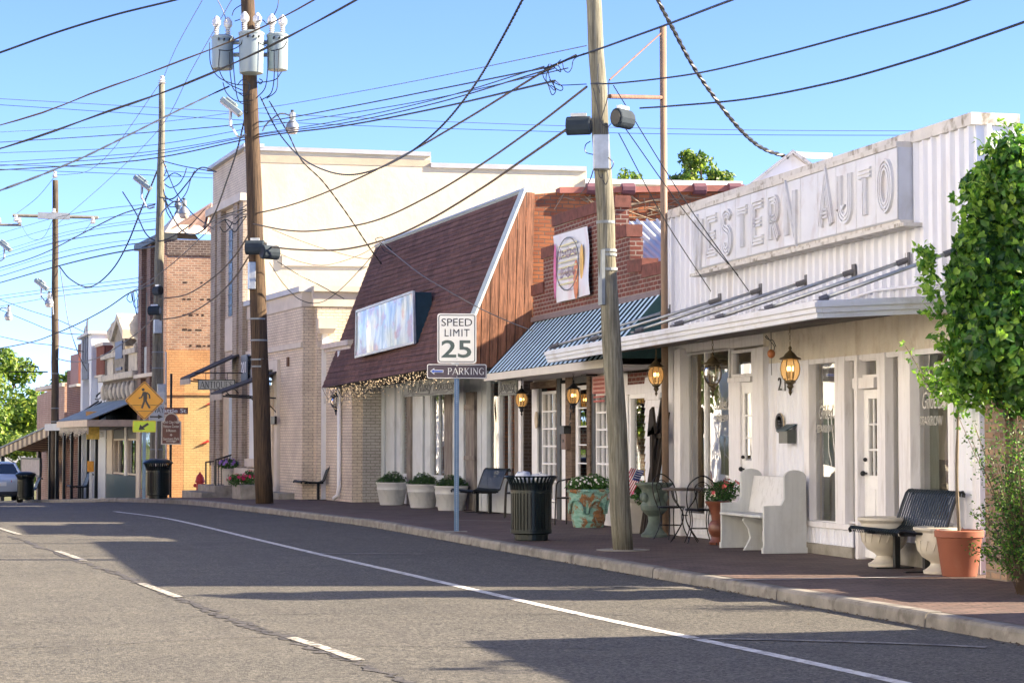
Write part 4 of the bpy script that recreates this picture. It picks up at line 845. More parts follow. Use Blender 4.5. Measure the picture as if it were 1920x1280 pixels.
u0,z=E.uz(371,721,1.45); hs=T('hanging_sign','pale board reading ANTIQUES hung from an iron bracket beneath the charcoal blade awnings','sign',E.W(u0,-.72,0)+Vector((0,0,0)),math.pi*0)
pa=P(372,721,(E.W(u0,-1.4,0)-CAM).dot(F0)-.4); Da=(pa-CAM).dot(F0); pb=P(440,721,Da); hs.location=(pa+pb)/2; d=pb-pa; hs.rotation_euler=(0,0,math.atan2(d.y,d.x)); hl=d.length
MB().box(-hl/2,hl/2,-.02,.02,-.12,.12).build('board',M('pale_grey_board',(.36,.37,.34),.7),hs); b=MB(); ribbon(b,[(-hl/2,-.12),(hl/2,-.12),(hl/2,.12),(-hl/2,.12)],.02,-.03,.03,close=True); b.tube([(-hl*.3,0,.12),(-hl*.3,0,.3)],.008,4).tube([(hl*.3,0,.12),(hl*.3,0,.3)],.008,4).tube([(-hl/2-.1,0,.3),(hl/2+.2,0,.3)],.015,5); b.build('sign_frame',BLK,hs)

# serif capitals from strokes
SER={'A':(.8,[((0,0),(.4,1),.05),((.4,1),(.8,0),.11),((.16,.33),(.64,.33),.04)],[(0,0),(.8,0)]),'N':(.8,[((.1,0),(.1,1),.05),((.1,1),(.7,0),.11),((.7,0),(.7,1),.05)],[(.1,0),(.1,1),(.7,1)]),
'T':(.72,[((.36,0),(.36,1),.11),((0,.96),(.72,.96),.05),((.02,.98),(.02,.8),.035),((.7,.98),(.7,.8),.035)],[(.36,0)]),'I':(.3,[((.15,0),(.15,1),.11)],[(.15,0),(.15,1)]),
'U':(.8,[((.1,1),(.1,.3),.11),((.1,.3),(.22,.06),.09),((.22,.06),(.42,.0),.06),((.42,.0),(.6,.07),.05),((.6,.07),(.7,.3),.05),((.7,.3),(.7,1),.05)],[(.1,1),(.7,1)]),
'E':(.65,[((.12,0),(.12,1),.11),((.12,.97),(.62,.97),.05),((.12,.5),(.5,.5),.045),((.12,.03),(.62,.03),.05),((.6,.98),(.6,.8),.035),((.6,.02),(.6,.2),.035)],[(.12,0),(.12,1)]),
'P':(.66,[((.12,0),(.12,1),.11),((.12,.97),(.42,.97),.05),((.42,.97),(.58,.87),.09),((.58,.87),(.6,.7),.11),((.6,.7),(.42,.49),.08),((.42,.49),(.12,.48),.05)],[(.12,0),(.12,1)]),
'R':(.76,[((.12,0),(.12,1),.11),((.12,.97),(.42,.97),.05),((.42,.97),(.56,.87),.09),((.56,.87),(.58,.72),.11),((.58,.72),(.42,.52),.08),((.42,.52),(.12,.51),.05),((.36,.5),(.66,.02),.10)],[(.12,0),(.12,1),(.66,0)]),
'K':(.78,[((.12,0),(.12,1),.11),((.14,.4),(.62,1),.05),((.3,.55),(.66,0),.11)],[(.12,0),(.12,1),(.64,1),(.66,0)]),
'G':(.82,[((.72,.8),(.6,.95),.05),((.6,.95),(.4,1),.05),((.4,1),(.2,.9),.08),((.2,.9),(.08,.65),.1),((.08,.65),(.08,.35),.11),((.08,.35),(.2,.1),.1),((.2,.1),(.42,0),.07),((.42,0),(.68,.08),.05),((.68,.08),(.68,.4),.1)],[(.68,.4)]),
'S':(.6,[((.5,.85),(.4,.97),.05),((.4,.97),(.2,.97),.06),((.2,.97),(.08,.8),.09),((.08,.8),(.16,.6),.1),((.16,.6),(.42,.42),.11),((.42,.42),(.52,.22),.1),((.52,.22),(.4,.04),.08),((.4,.04),(.2,.02),.06),((.2,.02),(.08,.16),.05)],[])}
SER['Q']=(.86,[(a,c,w_) for a,c,w_ in ((( .42,1),(.2,.88),.07),((.2,.88),(.08,.5),.1),((.08,.5),(.2,.12),.1),((.2,.12),(.42,0),.07),((.42,0),(.64,.12),.07),((.64,.12),(.76,.5),.1),((.76,.5),(.64,.88),.1),((.64,.88),(.42,1),.07),((.45,.1),(.8,-.2),.08))],[])
def serif(word,h,mat,parent,M4,width=None,name='lettering',ext=.004):
    b=MB(); x=0
    for ch in word:
        w_,st,se=SER[ch]
        for a,c,t_ in st: ribbon(b,[((a[0]+x)*h,a[1]*h),((c[0]+x)*h,c[1]*h)],t_*h*1.15,-ext,ext)
        for sx,sz in se: zz=(sz*h+(.02*h if sz==0 else -.02*h)); b.box((x+sx-.13)*h,(x+sx+.13)*h,-ext,ext,zz-.02*h,zz+.02*h)
        x+=w_+.12
    tot=(x-.12)*h; k=(width/tot) if width else 1; o=b.build(name,mat,parent); o.data.transform(M4@Matrix.Diagonal((k,1,1,1))@Matrix.Translation((-tot/2,0,-h/2))); return o
serif('ANTIQUES',.17,BLK,hs,Matrix.Translation((0,-.026,0)),width=hl*.88)
# ================================================================ street railing and steps at 201
RC=base(385,57.5); rl=T('stair_railing','black iron stair railing at the entrance steps of 201','railing',(RC.x,RC.y,RC.z),0)
p=[P(386,937,57.5),P(386,866,57.5),P(404,937,54.8),P(404,862,54.8),P(442,850,56.5),P(442,905,56.5),P(425,862,59)]
b=MB(); b.tube([p[0],p[1],p[6]],.025,5).tube([p[2],p[3],p[4],p[5]],.03,5); 
for k in range(1,7): a=p[3].lerp(p[4],k/7); c=p[2].lerp(p[5],k/7)+Vector((0,0,.12)); b.tube([a,c],.012,4)
for k in range(1,5): a=p[1].lerp(p[6],k/5); b.tube([a,a-Vector((0,0,.75))],.012,4)
b.tube([p[2]+Vector((0,0,.12)),p[5]+Vector((0,0,.12))],.015,4); b.build('bars',BLK,rl,loc=rl.location)
s0=base(402,55.5); st=T('entrance_steps','low grey concrete entrance steps behind the iron railing','steps',(s0.x,s0.y,s0.z-SW),E.rz)
MB().box(-1.6,1.0,-.55,1.2,0,.28).box(-1.2,1.0,-.2,1.2,.28,.45).build('treads',CONC,st,bevel=.01)

# ================================================================ red-brick building across the side street
H=Fac((5.72,69.9),(6.15,65.6),'brick_corner_building','two-storey weathered brick building with a painted yellow-orange side wall and metal roof','building')
HS=Fac((6.15,65.6),(22,65.4),z=H.z)
zh=HS.uz(330,449)[1]; LTB=BR('weathered_orange_brick',(.52,.31,.20),(.30,.17,.12),(.52,.44,.34),.22,.075,.014,stain=(.36,.24,.16),bump=.8)
YEL=BR('yellow_painted_brick',(.68,.50,.24),(.62,.45,.20),(.46,.33,.16),.22,.075,.010,stain=(.60,.36,.16),bump=.7); ORP=BR('orange_painted_brick',(.66,.38,.18),(.60,.33,.15),(.42,.24,.12),.22,.075,.010,bump=.7)
DKB=BR('dark_corbel_brick',(.17,.12,.10),(.10,.075,.07),(.34,.30,.26),.22,.075,.012)
zs_=[HS.uz(350,y)[1] for y in (656,716,478)]; u1_=HS.u(700)
def hb(f,*a,mat,name,parent): o=MB().box(*a).build(name,mat,parent); o.data.transform(on(parent,f)); return o
hb(HS,0,u1_,0,.3,zs_[0],zs_[2],mat=LTB,name='side_brick',parent=H.o); hb(HS,0,u1_,-.012,.3,zs_[1],zs_[0],mat=ORP,name='orange_band',parent=H.o)
ux=HS.u(345); hb(HS,0,ux,-.012,.3,-.3,zs_[1],mat=ORP,name='orange_strip',parent=H.o); hb(HS,ux,u1_,-.015,.3,-.3,zs_[1],mat=YEL,name='yellow_wall',parent=H.o)
hb(HS,-.02,u1_,-.04,.3,zs_[2],zh,mat=DKB,name='corbel_band',parent=H.o)
zl5=HS.uz(350,738)[1]; hb(HS,0,u1_,-.05,-.013,zl5-.04,zl5+.04,mat=ORP,name='string_course',parent=H.o)
for y in (530,561,590,618,648):      # rows of missing bricks: flat slabs with the holes' shade as their colour
    z=HS.uz(350,y)[1]; b=MB(); x=.5
    while x<2.9+ (y%5)*.1:
        w_=rnd.uniform(.05,.16)
        if rnd.random()<.7: b.box(x,x+w_,-.006,-.0,z-rnd.uniform(.015,.04),z+rnd.uniform(.01,.04))
        x+=rnd.uniform(.13,.24)
    o=b.build('putlog_holes',M('hole_shade',(.05,.03,.022),.95),H.o); o.data.transform(on(H.o,HS))
FRB=BR('brown_front_brick',(.25,.15,.12),(.17,.10,.085),(.30,.26,.23),.21,.07,.011,stain=(.12,.09,.08))
MB().box(0,H.w,0,.3,-.3,zh).build('front_wall',FRB,H.o); MB().box(-.1,H.w+.1,-.25,.3,zh,zh+.2).build('cornice',DKW,H.o)
for a,c in ((266,272),(283,289),(303,311)): MB().box(H.u(a),H.u(c),-.16,0,2.4,zh).build('pilaster',FRB,H.o)
r=H.R(273,282,548,640); MB().box(r[0],r[1],-.03,0,r[2],r[3]).build('window',DKW,H.o); r=H.R(291,301,655,700); MB().box(r[0],r[1],-.05,0,r[2],r[3]).build('boarded_window',M('board_blue_grey',(.40,.44,.45),.7),H.o)
r=H.R(272,282,650,705); MB().box(r[0],r[1],-.05,0,r[2],r[3]).build('boarded_window',M('board_blue_grey',(.4,.44,.45),.7),H.o)
MB().box(0,H.w,-.25,0,H.uz(290,706)[1],H.uz(290,699)[1]).build('ledge',STN,H.o)
RF=M('brown_seam_metal',(.20,.14,.13),.5,.3,.1,3,.1); b=MB()
zr_=zh+.2; b.add([(-.1,-.1,zr_),(H.w,-.1,zr_),(H.w+.0,1.6,zr_+1.05),(-.1,1.6,zr_+1.05)],[(0,1,2,3)]); b.add([(H.w,-.1,zr_),(H.w,9,zr_),(H.w-.9,9,zr_+1.05),(H.w-.9,1.6,zr_+1.05)],[(0,1,2,3)])
for k in range(12): b.tube([(H.w,k*.6,zr_+.03),(H.w-.9,max(1.6,k*.6),zr_+1.08)],.04,4)
b.build('metal_roof',RF,H.o)
# turret gable with finials
b=MB(); tp=H.uz(303,396); b.add([(H.u(290),-.1,zr_),(H.u(312),-.1,zr_),(H.u(301),.5,tp[1])],[(0,1,2)]).add([(H.u(312),-.1,zr_),(H.u(312),1.4,zr_),(H.u(301),.5,tp[1])],[(0,1,2)]).add([(H.u(290),1.4,zr_),(H.u(290),-.1,zr_),(H.u(301),.5,tp[1])],[(0,1,2)]); b.build('turret_roof',STN,H.o)
MB().lathe([(.12,0),(.05,.15),(.12,.3),(.02,.55)],(H.u(301),.5,tp[1]-.1),8).build('finial',M('slate_blue',(.1,.12,.16)),H.o)
shell(H,0,H.w,8,zh-.1,FRB,ROOF,front=.3,name='party_wall')
r=H.R(268,285,800,930); MB().box(H.u(268),H.u(311),-.04,0,.3,3.0).build('shop_window',GL2,H.o); MB().box(H.u(300),H.u(306),-.1,0,0,3).build('pier',STN,H.o)

# ================================================================ ornate stone-front shop
O=Fac((5.06,77.0),(5.72,69.9),'ornate_stone_shop','small shop with a carved grey stone parapet, pointed pediment and urns','shop building')
OST=M('stained_stone',(.27,.24,.19),.85,0,.25,4,.5,stain=(.10,.085,.07),sfac=.9,sscale=2.5); ODK=M('blackened_stone',(.11,.095,.08),.9,0,.3,5,.5); OLT=M('pale_stone',(.50,.46,.38),.8,0,.12,5,.3,stain=(.14,.12,.10),sfac=.7,sscale=3)
zt0=O.uz(232,668)[1]; MB().box(0,O.w,0,.3,2.6,zt0).build('front_wall',OST,O.o)
zc1=O.uz(232,700)[1]; zc2=O.uz(232,712)[1]; zc3=O.uz(232,742)[1]
MB().box(-.05,O.w+.05,-.3,0,zc2,zc1).build('main_cornice',OLT,O.o,bevel=.03); MB().box(0,O.w,-.12,0,zc3,zc2).build('frieze',ODK,O.o); MB().box(0,O.w,-.06,0,zc1,zt0).build('attic_band',ODK,O.o)
for k in range(8):
    u=.5+k*(O.w-1)/7; o=MB().ball((u,-.16,(zc3+zc2)/2-.1),(.13,.30),8).build('scroll_bracket',OLT,O.o)
MB().box(-.03,O.w+.03,-.22,.02,zt0,zt0+.18).build('parapet_coping',OLT,O.o)
for a,c in ((206,217),(246,262)): r=O.R(a,c,668,690); MB().box(O.u(a),O.u(c),-.12,0,(zc1+zt0)/2-.45,(zc1+zt0)/2+.45).build('stone_panel',OLT,O.o,bevel=.03)
um=O.u(234); pk_=O.uz(238,598)[1]; hw=1.1
MB().prism([(um-hw,zc1),(um+hw,zc1),(um+hw,zt0+.7),(um,pk_),(um-hw,zt0+.7)],-.2,.5).build('pediment',OST,O.o); b=MB()
for s_ in (-1,1): b.prism(ccw([(um+s_*(hw+.15),zt0+.55),(um+s_*(hw+.15),zt0+.85),(um,pk_+.2),(um,pk_-.05)]),-.32,.9)
b.build('raking_cornice',OLT,O.o); MB().box(um-.7,um+.7,-.24,-.2,zt0-.1,zt0+.5).box(um-.6,um+.6,-.24,-.2,zc1+.2,zt0-.5).build('dark_inset',M('slate_blue_dark',(.06,.08,.15),.5),O.o)
for a in (211,254): MB().lathe([(.14,0),(.2,.1),(.08,.25),(.3,.5),(.34,.8),(.2,1.0),(.22,1.05),(.05,1.2)],(O.u(a),.1,zt0+.18),12).build('stone_urn',OLT,O.o,smooth=True)
# sloping canopy roof and fascia, shopfront below
zf=O.uz(222,797,1.6)[1]; za_=O.uz(250,750)[1]; b=MB(); b.add([(0,-1.7,zf+.2),(O.w,-1.7,zf+.2),(O.w,-.02,za_),(0,-.02,za_)],[(0,1,2,3)])
for k in range(17): u=O.w*k/16; b.tube([(u,-1.7,zf+.23),(u,-.02,za_+.03)],.03,4)
b.build('canopy_roof',M('teal_seam_roof',(.30,.38,.44),.6,.1,.15,2,0),O.o)
MB().box(-.05,O.w+.05,-1.76,-1.7,zf,zf+.22).box(O.w,O.w+.05,-1.7,0,zf,zf+.22).build('canopy_fascia',M('tan_fascia',(.56,.45,.33),.6),O.o); MB().box(0,O.w,-1.7,0,zf,zf+.05).build('canopy_soffit',DKW,O.o)
u0=O.u(200); 
for a,c,m_ in ((203,213,STN),(213,222,None),(222,236,None),(239,258,None),(236,239,WTR),(258,265,STN)):
    if m_: MB().box(O.u(a),O.u(c),-.05,.05,0,zf).build('post',m_,O.o)
    else: win(O,O.u(a),O.u(c),.95,zf-.4,.06,STN,GLS,O.o)
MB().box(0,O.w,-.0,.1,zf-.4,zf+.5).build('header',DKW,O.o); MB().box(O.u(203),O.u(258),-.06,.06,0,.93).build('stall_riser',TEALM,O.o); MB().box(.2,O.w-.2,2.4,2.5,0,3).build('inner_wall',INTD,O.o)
shell(O,0,O.w,8,zt0-.3,REDBR,ROOF,front=.35,name='party_wall')
MB().box(O.u(203),O.u(222),1.5,2.5,zt0-.5,O.uz(210,618)[1]+.6).build('chimney',REDBR,O.o)
# icicle lights
def icicles(f,u0,u1,y,z,name_label,n=60,dp=.28):
    b=MB(); rg=random.Random(n)
    for k in range(n):
        u=u0+(u1-u0)*k/n; l_=dp*rg.uniform(.4,1); b.tube([(u,y,z),(u+rg.uniform(-.05,.05),y,z-l_)],.008,3)
        for j in range(3): b.ball((u+rg.uniform(-.05,.05),y-.02,z-l_*(j+1)/3),.022,3)
    o=T('string_lights',name_label,'string lights',f.W(0,0,0),f.rz); b.build('bulbs_and_wire',M('pale_bulb',(.7,.66,.58),.3),o)['kind']='stuff'
icicles(O,.2,O.w-.2,-1.66,zf,'white icicle lights along the tan fascia of the ornate stone shop')

# ================================================================ white stucco building with an arch
A_=Fac((4.40,81.7),(4.64,79.0),'white_arch_building','narrow white stucco front with a tall arch and dark vertical lettering','shop building')
WSTC=M('white_stucco',(.62,.66,.72),.8,0,.05,2,.2); ta=A_.uz(162,634)[1]; wa=A_.w
ac=(A_.u(154)+A_.u(167))/2; aw_=(A_.u(167)-A_.u(154))/2; az=A_.uz(160,735)[1]
arcp=[(ac+aw_*math.cos(rad(180-180*k/12)),az+aw_*1.0*math.sin(rad(180-180*k/12))) for k in range(13)]
MB().prism(ccw([(0,-.3),(0,ta),(wa,ta+.1),(wa,-.3),(ac+aw_,-.3)]+arcp[::-1]+[(ac-aw_,-.3)]),0,.5).build('arched_front',WSTC,A_.o)
MB().box(ac-aw_,ac+aw_,.3,.4,0,az+aw_).build('arch_recess',M('grey_stucco',(.42,.44,.46),.8),A_.o); MB().prism([(-.1,ta),(wa+.1,ta+.1),(wa+.1,ta+.2),(-.1,ta+.1)],-.15,2.2).build('flat_cap',CAPG,A_.o)
SW_=A_.W(wa,0,0)
MB().box(wa-.3,wa,.5,2.0,-.3,ta+.1).build('side_wall',M('white_stucco_lit',(.72,.72,.70),.8),A_.o); MB().box(0,wa-.3,.5,6,-.3,ta-.9).build('body',WSTC,A_.o)  # paler stucco copy puts the sunlit side into the colour
for k,h in ((0,.0),(1,.25),(2,.5)):
    u=wa*.2+k*wa*.2; z=A_.uz(160,680)[1]; MB().prism([(u,z-.1-.3*(k%2)),(u+.25,z+.0),(u+.25,z+1.15+h),(u,z+1.0+h)],-.05,0).build('dark_emblem',M('slate_mark',(.16,.18,.22),.7),A_.o)
z=A_.uz(160,687)[1]; b=MB(); b.box(wa*.22,wa*.78,-.05,0,z-.5,z+.1)
b.build('dark_emblem',M('slate_mark',(.1,.1,.1)),A_.o); z=A_.uz(160,695)[1]
b=MB()
for k in range(5): b.box(wa*.5-.5+k*.22,wa*.5-.36+k*.22,-.03,0,z-.15,z+.15)
b.build('dark_emblem',M('slate_mark',(.1,.1,.1)),A_.o)
# red siding block between arch and stone front
RS=Fac((4.89,79.0),(5.06,77.0),'red_siding_block','low block with rust-red ribbed siding above a plain white wall beside the arch','shop building')
REDS=M('rust_red_siding',(.22,.075,.05),.6,.1,.1,4,.1); zt1=RS.uz(190,650)[1]; zb1=RS.uz(190,703)[1]
corr(RS,-.3,RS.w,zb1,zt1,-.06,REDS,'red_siding',pitch=.35,dep=.04,rib=.05); MB().box(-.3,RS.w-.02,-.04,.3,zb1,zt1).build('siding_box',REDS,RS.o); MB().box(0,RS.w,0,.3,-.3,zb1).build('white_wall',WSTC,RS.o); MB().box(0,RS.w,-.14,0,zb1-.08,zb1-.01).box(0,RS.w,-.14,.3,zt1,zt1+.12).build('trim',STN,RS.o); MB().box(0,RS.w,.3,7,-.3,zt1-.3).build('body',REDBR,RS.o)
# dark brick shop left of the arch
Q=Fac((4.16,87.4),(4.5,83.4),'dark_brick_shop','dark red brick shop with rust-red siding panel and chimney, left of the white arch','shop building')
zq1=Q.uz(135,652)[1]; MB().box(0,Q.w,0,.35,-.3,zq1-.9).build('front_wall',DRB,Q.o); MB().box(0,Q.w,.35,7,-.3,zq1-1.2).build('body',REDBR,Q.o)
r=Q.R(131,151,664,720,out=.1); MB().box(r[0],Q.w,-.1,-.0,r[2],r[3]).build('siding_panel',REDS,Q.o); MB().box(r[0],Q.w,-.16,0,r[2]-.1,r[2]).build('trim',STN,Q.o)
MB().box(Q.u(126),Q.w-.3,.4,1.6,zq1-1.5,zq1+.2).build('chimney',REDBR,Q.o)
# farthest small brick shop
J=Fac((3.30,97.4),(4.1,88.2),'small_brick_shop','farthest low pinkish-brick shop with a sloping striped canopy at the end of the row','shop building')
zj=J.uz(95,734)[1]; PKB=BR('pink_brick',(.50,.30,.22),(.40,.23,.17),(.5,.42,.36),.25,.09,.014)
MB().prism([(0,-.3),(J.w,-.3),(J.w,zj+.25),(0,zj-.1)],0,.3).build('front_wall',PKB,J.o); MB().box(0,J.w,-.1,.4,zj+.12,zj+.28).build('coping',STN,J.o); hb2=MB().box(J.w-.3,J.w,.3,7,-.3,zj+.2).box(0,.3,.3,7,-.3,zj-.1).box(.3,J.w-.3,6.7,7,-.3,zj-.1).build('side_wall',ORBR,J.o)
def canopy_far(px0,px1,Da,Db,y0,y1,label):
    p0=P(px0,y0,Da); p1=P(px1,y1,Db); d=Vector((p1.x-p0.x,p1.y-p0.y,0)); f=Fac((p0.x,p0.y),(p1.x,p1.y),z=zg((p0.y+p1.y)/2)+SW); return f
p0=P(0,842,91); p1=P(96,800,82); f=Fac((p0.x,p0.y),(p1.x,p1.y),'street_canopy','sloping brown-and-cream striped canopy with a hanging blank sign at the far end','canopy')
b=MB(); n=22; q0=f.uz(0,843); q1=f.uz(96,800); hz=f.uz(50,800)[1]
z_in=q1[1]+.45
for k in range(n):
    a=f.w*k/n; c=f.w*(k+1)/n; z=lambda u:(q0[1]+(q1[1]-q0[1])*u/f.w)
    b.hexa([(a,-.02,z(a)),(c,-.02,z(c)),(c,1.9,z(c)-.1),(a,1.9,z(a)-.1)],[(a,-.02,z(a)+.03),(c,-.02,z(c)+.03),(c,1.9,z(c)-.07),(a,1.9,z(a)-.07)],k%2)
    b.box(a,c,-.03,.0,z(c)-.35,z(a)+.02,k%2)
b.build('striped_sheet',[M('stripe_brown',(.16,.11,.07),.7),M('stripe_cream',(.55,.44,.28),.7)],f.o)
o=MB().hexa([(0,-.06,q0[1]+.04),(f.w,-.06,q1[1]+.04),(f.w,2,q1[1]-.06),(0,2,q0[1]-.06)],[(0,-.06,q0[1]+.10),(f.w,-.06,q1[1]+.10),(f.w,2,q1[1]),(0,2,q0[1])]).build('roof_edge',M('slate_roof',(.18,.21,.25),.6),f.o)
for u in (.15,f.w-.3):
    for y_ in (0,1.6): MB().box(u,u+.15,y_,y_+.15,0,q0[1]).build('post',DKW,f.o)
rg2=MB().box(f.w*.25,f.w*.62,.4,.46,q0[1]-1.05,q0[1]-.35).build('blank_sign',M('faded_board',(.42,.37,.36),.7),f.o); b=MB(); ribbon(b,[(f.w*.25,q0[1]-1.05),(f.w*.62,q0[1]-1.05),(f.w*.62,q0[1]-.35),(f.w*.25,q0[1]-.35)],.08,.38,.48,close=True); b.build('sign_frame',DKW,rg2)
# black-posted canopy in front of the dark brick shop
p0=P(86,806,81); p1=P(183,782,72); f=Fac((p0.x,p0.y),(p1.x,p1.y),'street_canopy','flat grey canopy on a row of slim black posts left of the ornate shop','canopy')
zf2=f.uz(130,800)[1]; MB().box(0,f.w,-.05,1.8,zf2-.12,zf2+.14).build('canopy_slab',CAPG,f.o); MB().add([(f.w*.45,0,zf2+.15),(f.w,0,zf2+.15),(f.w,1.8,zf2+1.5),(f.w*.45,1.8,zf2+1.2)],[(0,1,2,3)]).build('upper_sheet',M('teal_seam_roof',(.1,.2,.2)),f.o)
b=MB()
for k in range(8): u=f.w*.45+f.w*.55*k/7; b.tube([(u,0,zf2+.2),(u,1.8,zf2+1.4)],.03,4)
b.build('seams',BLK,f.o)
for k in range(7): u=f.w*(.05+.15*k); MB().box(u-.05,u+.05,.02,.12,0,zf2-.12).build('post',BLK,f.o)
icicles(f,.1,f.w-.1,.3,zf2-.12,'white garland lights between the slim black canopy posts',40,.35)
# ================================================================ brick pier with the climbing vine
PR=Fac((9.95,19.05),(10.0,15.9),'brick_pier_wall','old tan and brown brick pier and wall under the climbing vine at the right edge','brick wall')
PRB=BR('mixed_tan_brick',(.44,.30,.20),(.17,.105,.08),(.30,.25,.20),.2,.082,.014,bump=1.2,stain=(.12,.09,.075))
zp=PR.uz(1870,742)[1]; MB().box(0,.42,0,.42,-.1,zp).box(.42,1.5,.08,.3,-.1,zp-.1).box(1.5,PR.w,.08,.3,-.1,1.25).build('brickwork',PRB,PR.o,bevel=.008); MB().box(-.04,.46,-.04,.46,zp,zp+.06).box(.46,1.54,.04,.34,zp-.1,zp-.05).box(1.54,PR.w,.04,.34,1.25,1.3).build('coping',BR('mixed_tan_brick2',(.30,.2,.14),(.2,.13,.1),(.3,.25,.2),.1,.2,.01),PR.o)
b=MB(); b.box(.5,.56,.22,.28,zp,zp+2.0).box(.15,.21,.22,.28,zp,zp+2.1).box(.15,.56,.2,.3,zp+2.0,zp+2.1).build('trellis_post',WPT,PR.o)
VL=[LEAF('vine_leaf',(.075,.19,.028)),LEAF('vine_leaf_dark',(.03,.09,.02)),LEAF('vine_leaf_young',(.22,.38,.05))]
vn=T('climbing_vine','large leafy green climbing vine spilling over the canopy end and brick pier','climbing vine',PR.W(.3,0,0),PR.rz)
def vp(px,py,D):   # point in vine-local coordinates
    p=P(px,py,D)-vn.location; return Matrix.Rotation(-vn.rotation_euler.z,3,'Z')@p
b=MB(); rg=random.Random(21)
blobs=[]
for px,py,r in ((1900,300,.22),(1872,340,.28),(1915,360,.4),(1850,400,.25),(1885,430,.42),(1830,480,.26),(1870,520,.46),(1910,480,.45),(1835,560,.38),(1812,610,.2),(1860,610,.48),(1915,590,.5),(1835,660,.3),(1875,680,.4),(1915,690,.35),(1805,655,.14),(1815,700,.2),(1845,545,.42),(1806,560,.14),(1790,510,.10),(1812,520,.2),(1815,450,.12),(1825,345,.13),(1805,690,.12),(1895,640,.45),(1925,450,.35),(1930,600,.4),(1915,720,.3),(1925,330,.3)):
    D=20.45+rg.uniform(-.45,.25)
    c=vp(px,py,D); blobs.append((c,r)); n=int(3100*r**1.7)+60
    leaves(b,n,inblob(c,(r*1.0,r*.85,r*1.08),.3),.08,rg,(0,0,0,1,1,2),bend=.5,asp=.85,droop=.5,heart=True)
for k in range(120):    # loose sprays reaching out of the mass
    px,py=rg.choice([(1835,330),(1815,420),(1830,470),(1790,530),(1740,490),(1745,540),(1790,600),(1790,660),(1800,720),(1850,300),(1890,270),(1905,255),(1770,640),(1785,700),(1810,740),(1850,760),(1760,580),(1745,515),(1815,380),(1840,360),(1725,488)]); c=vp(px+rg.uniform(-15,25),py+rg.uniform(-20,20),20.2)
    an=rg.uniform(-.5,1.2); d=Vector((-math.cos(an)*rg.uniform(.1,.35),rg.uniform(-.1,.1),math.sin(an)*.2)); pts_=[c,c+d*.5+Vector((0,0,.03)),c+d-Vector((0,0,.02))]; b.tube(pts_,.004,3,mi=2)
    leaves(b,9,lambda rg:(c+d*rg.random()+Vector((rg.gauss(0,.02),rg.gauss(0,.02),rg.gauss(0,.02))),None),.065,rg,(0,2),bend=.5,asp=.7,droop=.6,heart=True)
b.build('foliage',VL,vn)
b=MB()
for k in range(9):
    u=rg.uniform(.0,1.2); pts_=[Vector((u,.22,.1)),Vector((u+rg.uniform(-.1,.1),.3,1.2)),Vector((u+rg.uniform(-.2,.2),.3,2.4)),Vector((u+rg.uniform(-.2,.3),.3,3.2))]; b.tube(cat(pts_,5),[.022]*15+[.008],5)
b.build('stem',WOOD('vine_stem',(.16,.12,.08),(.07,.05,.04)),vn)
# fine-leaved shrub in front of the pier
g=base(1922,18.8); sh=T('shrub','fine-leaved green shrub with arching sprays in front of the brick pier','shrub',g)
b=MB(); bs=MB(); SL=[LEAF('shrub_leaf',(.05,.14,.025)),LEAF('shrub_leaf_dark',(.022,.06,.018)),LEAF('shrub_leaf_light',(.18,.32,.05))]
for k in range(120):
    an=rg.random()*6.283; rr=rg.uniform(.15,.62); h=rg.uniform(.35,1.75); tip=Vector((math.cos(an)*rr,math.sin(an)*rr*.7,h)); pts_=[Vector((rg.uniform(-.08,.08),rg.uniform(-.08,.08),0)),tip*.5+Vector((0,0,.1)),tip]; c=cat(pts_,6); bs.tube(c,.004,3)
    for p in c[4:]: leaves(b,9,lambda rg:(p+Vector((rg.gauss(0,.045),rg.gauss(0,.045),rg.gauss(0,.045))),None),.034,rg,(0,0,1,2),asp=.55)
b.build('foliage',SL,sh); bs.build('stem',M('stem_brown',(.12,.08,.05)),sh)

def NW(f,px,off): return f.W(f.u(px,off),-off,0)
# ================================================================ street furniture makers
BKT=M('bench_steel',(.006,.014,.017),.45,.0,.1,8,0)
def bench(name,label,loc,rz,group='steel slat benches along the pavement',n=21,L_=1.2):
    t=T(name,label,'bench',loc,rz,group)
    seat=[(-.60,.40),(-.615,.43),(-.59,.455),(-.54,.455),(-.40,.43),(-.22,.42),(-.12,.43),(-.06,.47)]; back=[(-.06,.47),(-.03,.56),(.02,.70),(.07,.82),(.10,.85),(.135,.855),(.15,.83),(.145,.80)]
    for nm,pr in (('seat',seat),('backrest',back)):
        b=MB()
        for k in range(n):
            x=-L_/2+L_*(k+.5)/n; w_=L_/n*.29; vs=[];
            for (y,z) in pr: vs+=[(x-w_,y,z),(x+w_,y,z),(x+w_,y+.004,z-.008),(x-w_,y+.004,z-.008)]
            for i in range(len(pr)-1): 
                for j in range(4): b.add([],[]); 
            o_=len(b.v); b.v+=vs; 
            for i in range(len(pr)-1):
                for j in range(4): b.f.append([o_+i*4+j,o_+i*4+(j+1)%4,o_+(i+1)*4+(j+1)%4,o_+(i+1)*4+j]); b.m.append(0)
        b.build(nm,BKT,t)
    for x in (-L_/2,L_/2): MB().tube([(x,y,z-.01) for y,z in seat+back[1:]],.017,6).build('side_rail',BLK,t)
    for x in (-.36,.36):
        MB().box(x-.03,x+.03,-.20,-.14,0,.40).box(x-.03,x+.03,-.42,.02,-.0,.015).box(x-.02,x+.02,-.5,-.05,.38,.415).build('leg',BLK,t)
    MB().tube([(-L_/2,-.42,.40),(L_/2,-.42,.40)],.014,6).tube([(-L_/2,-.1,.41),(L_/2,-.1,.41)],.014,6).build('cross_bar',BLK,t)
    return t
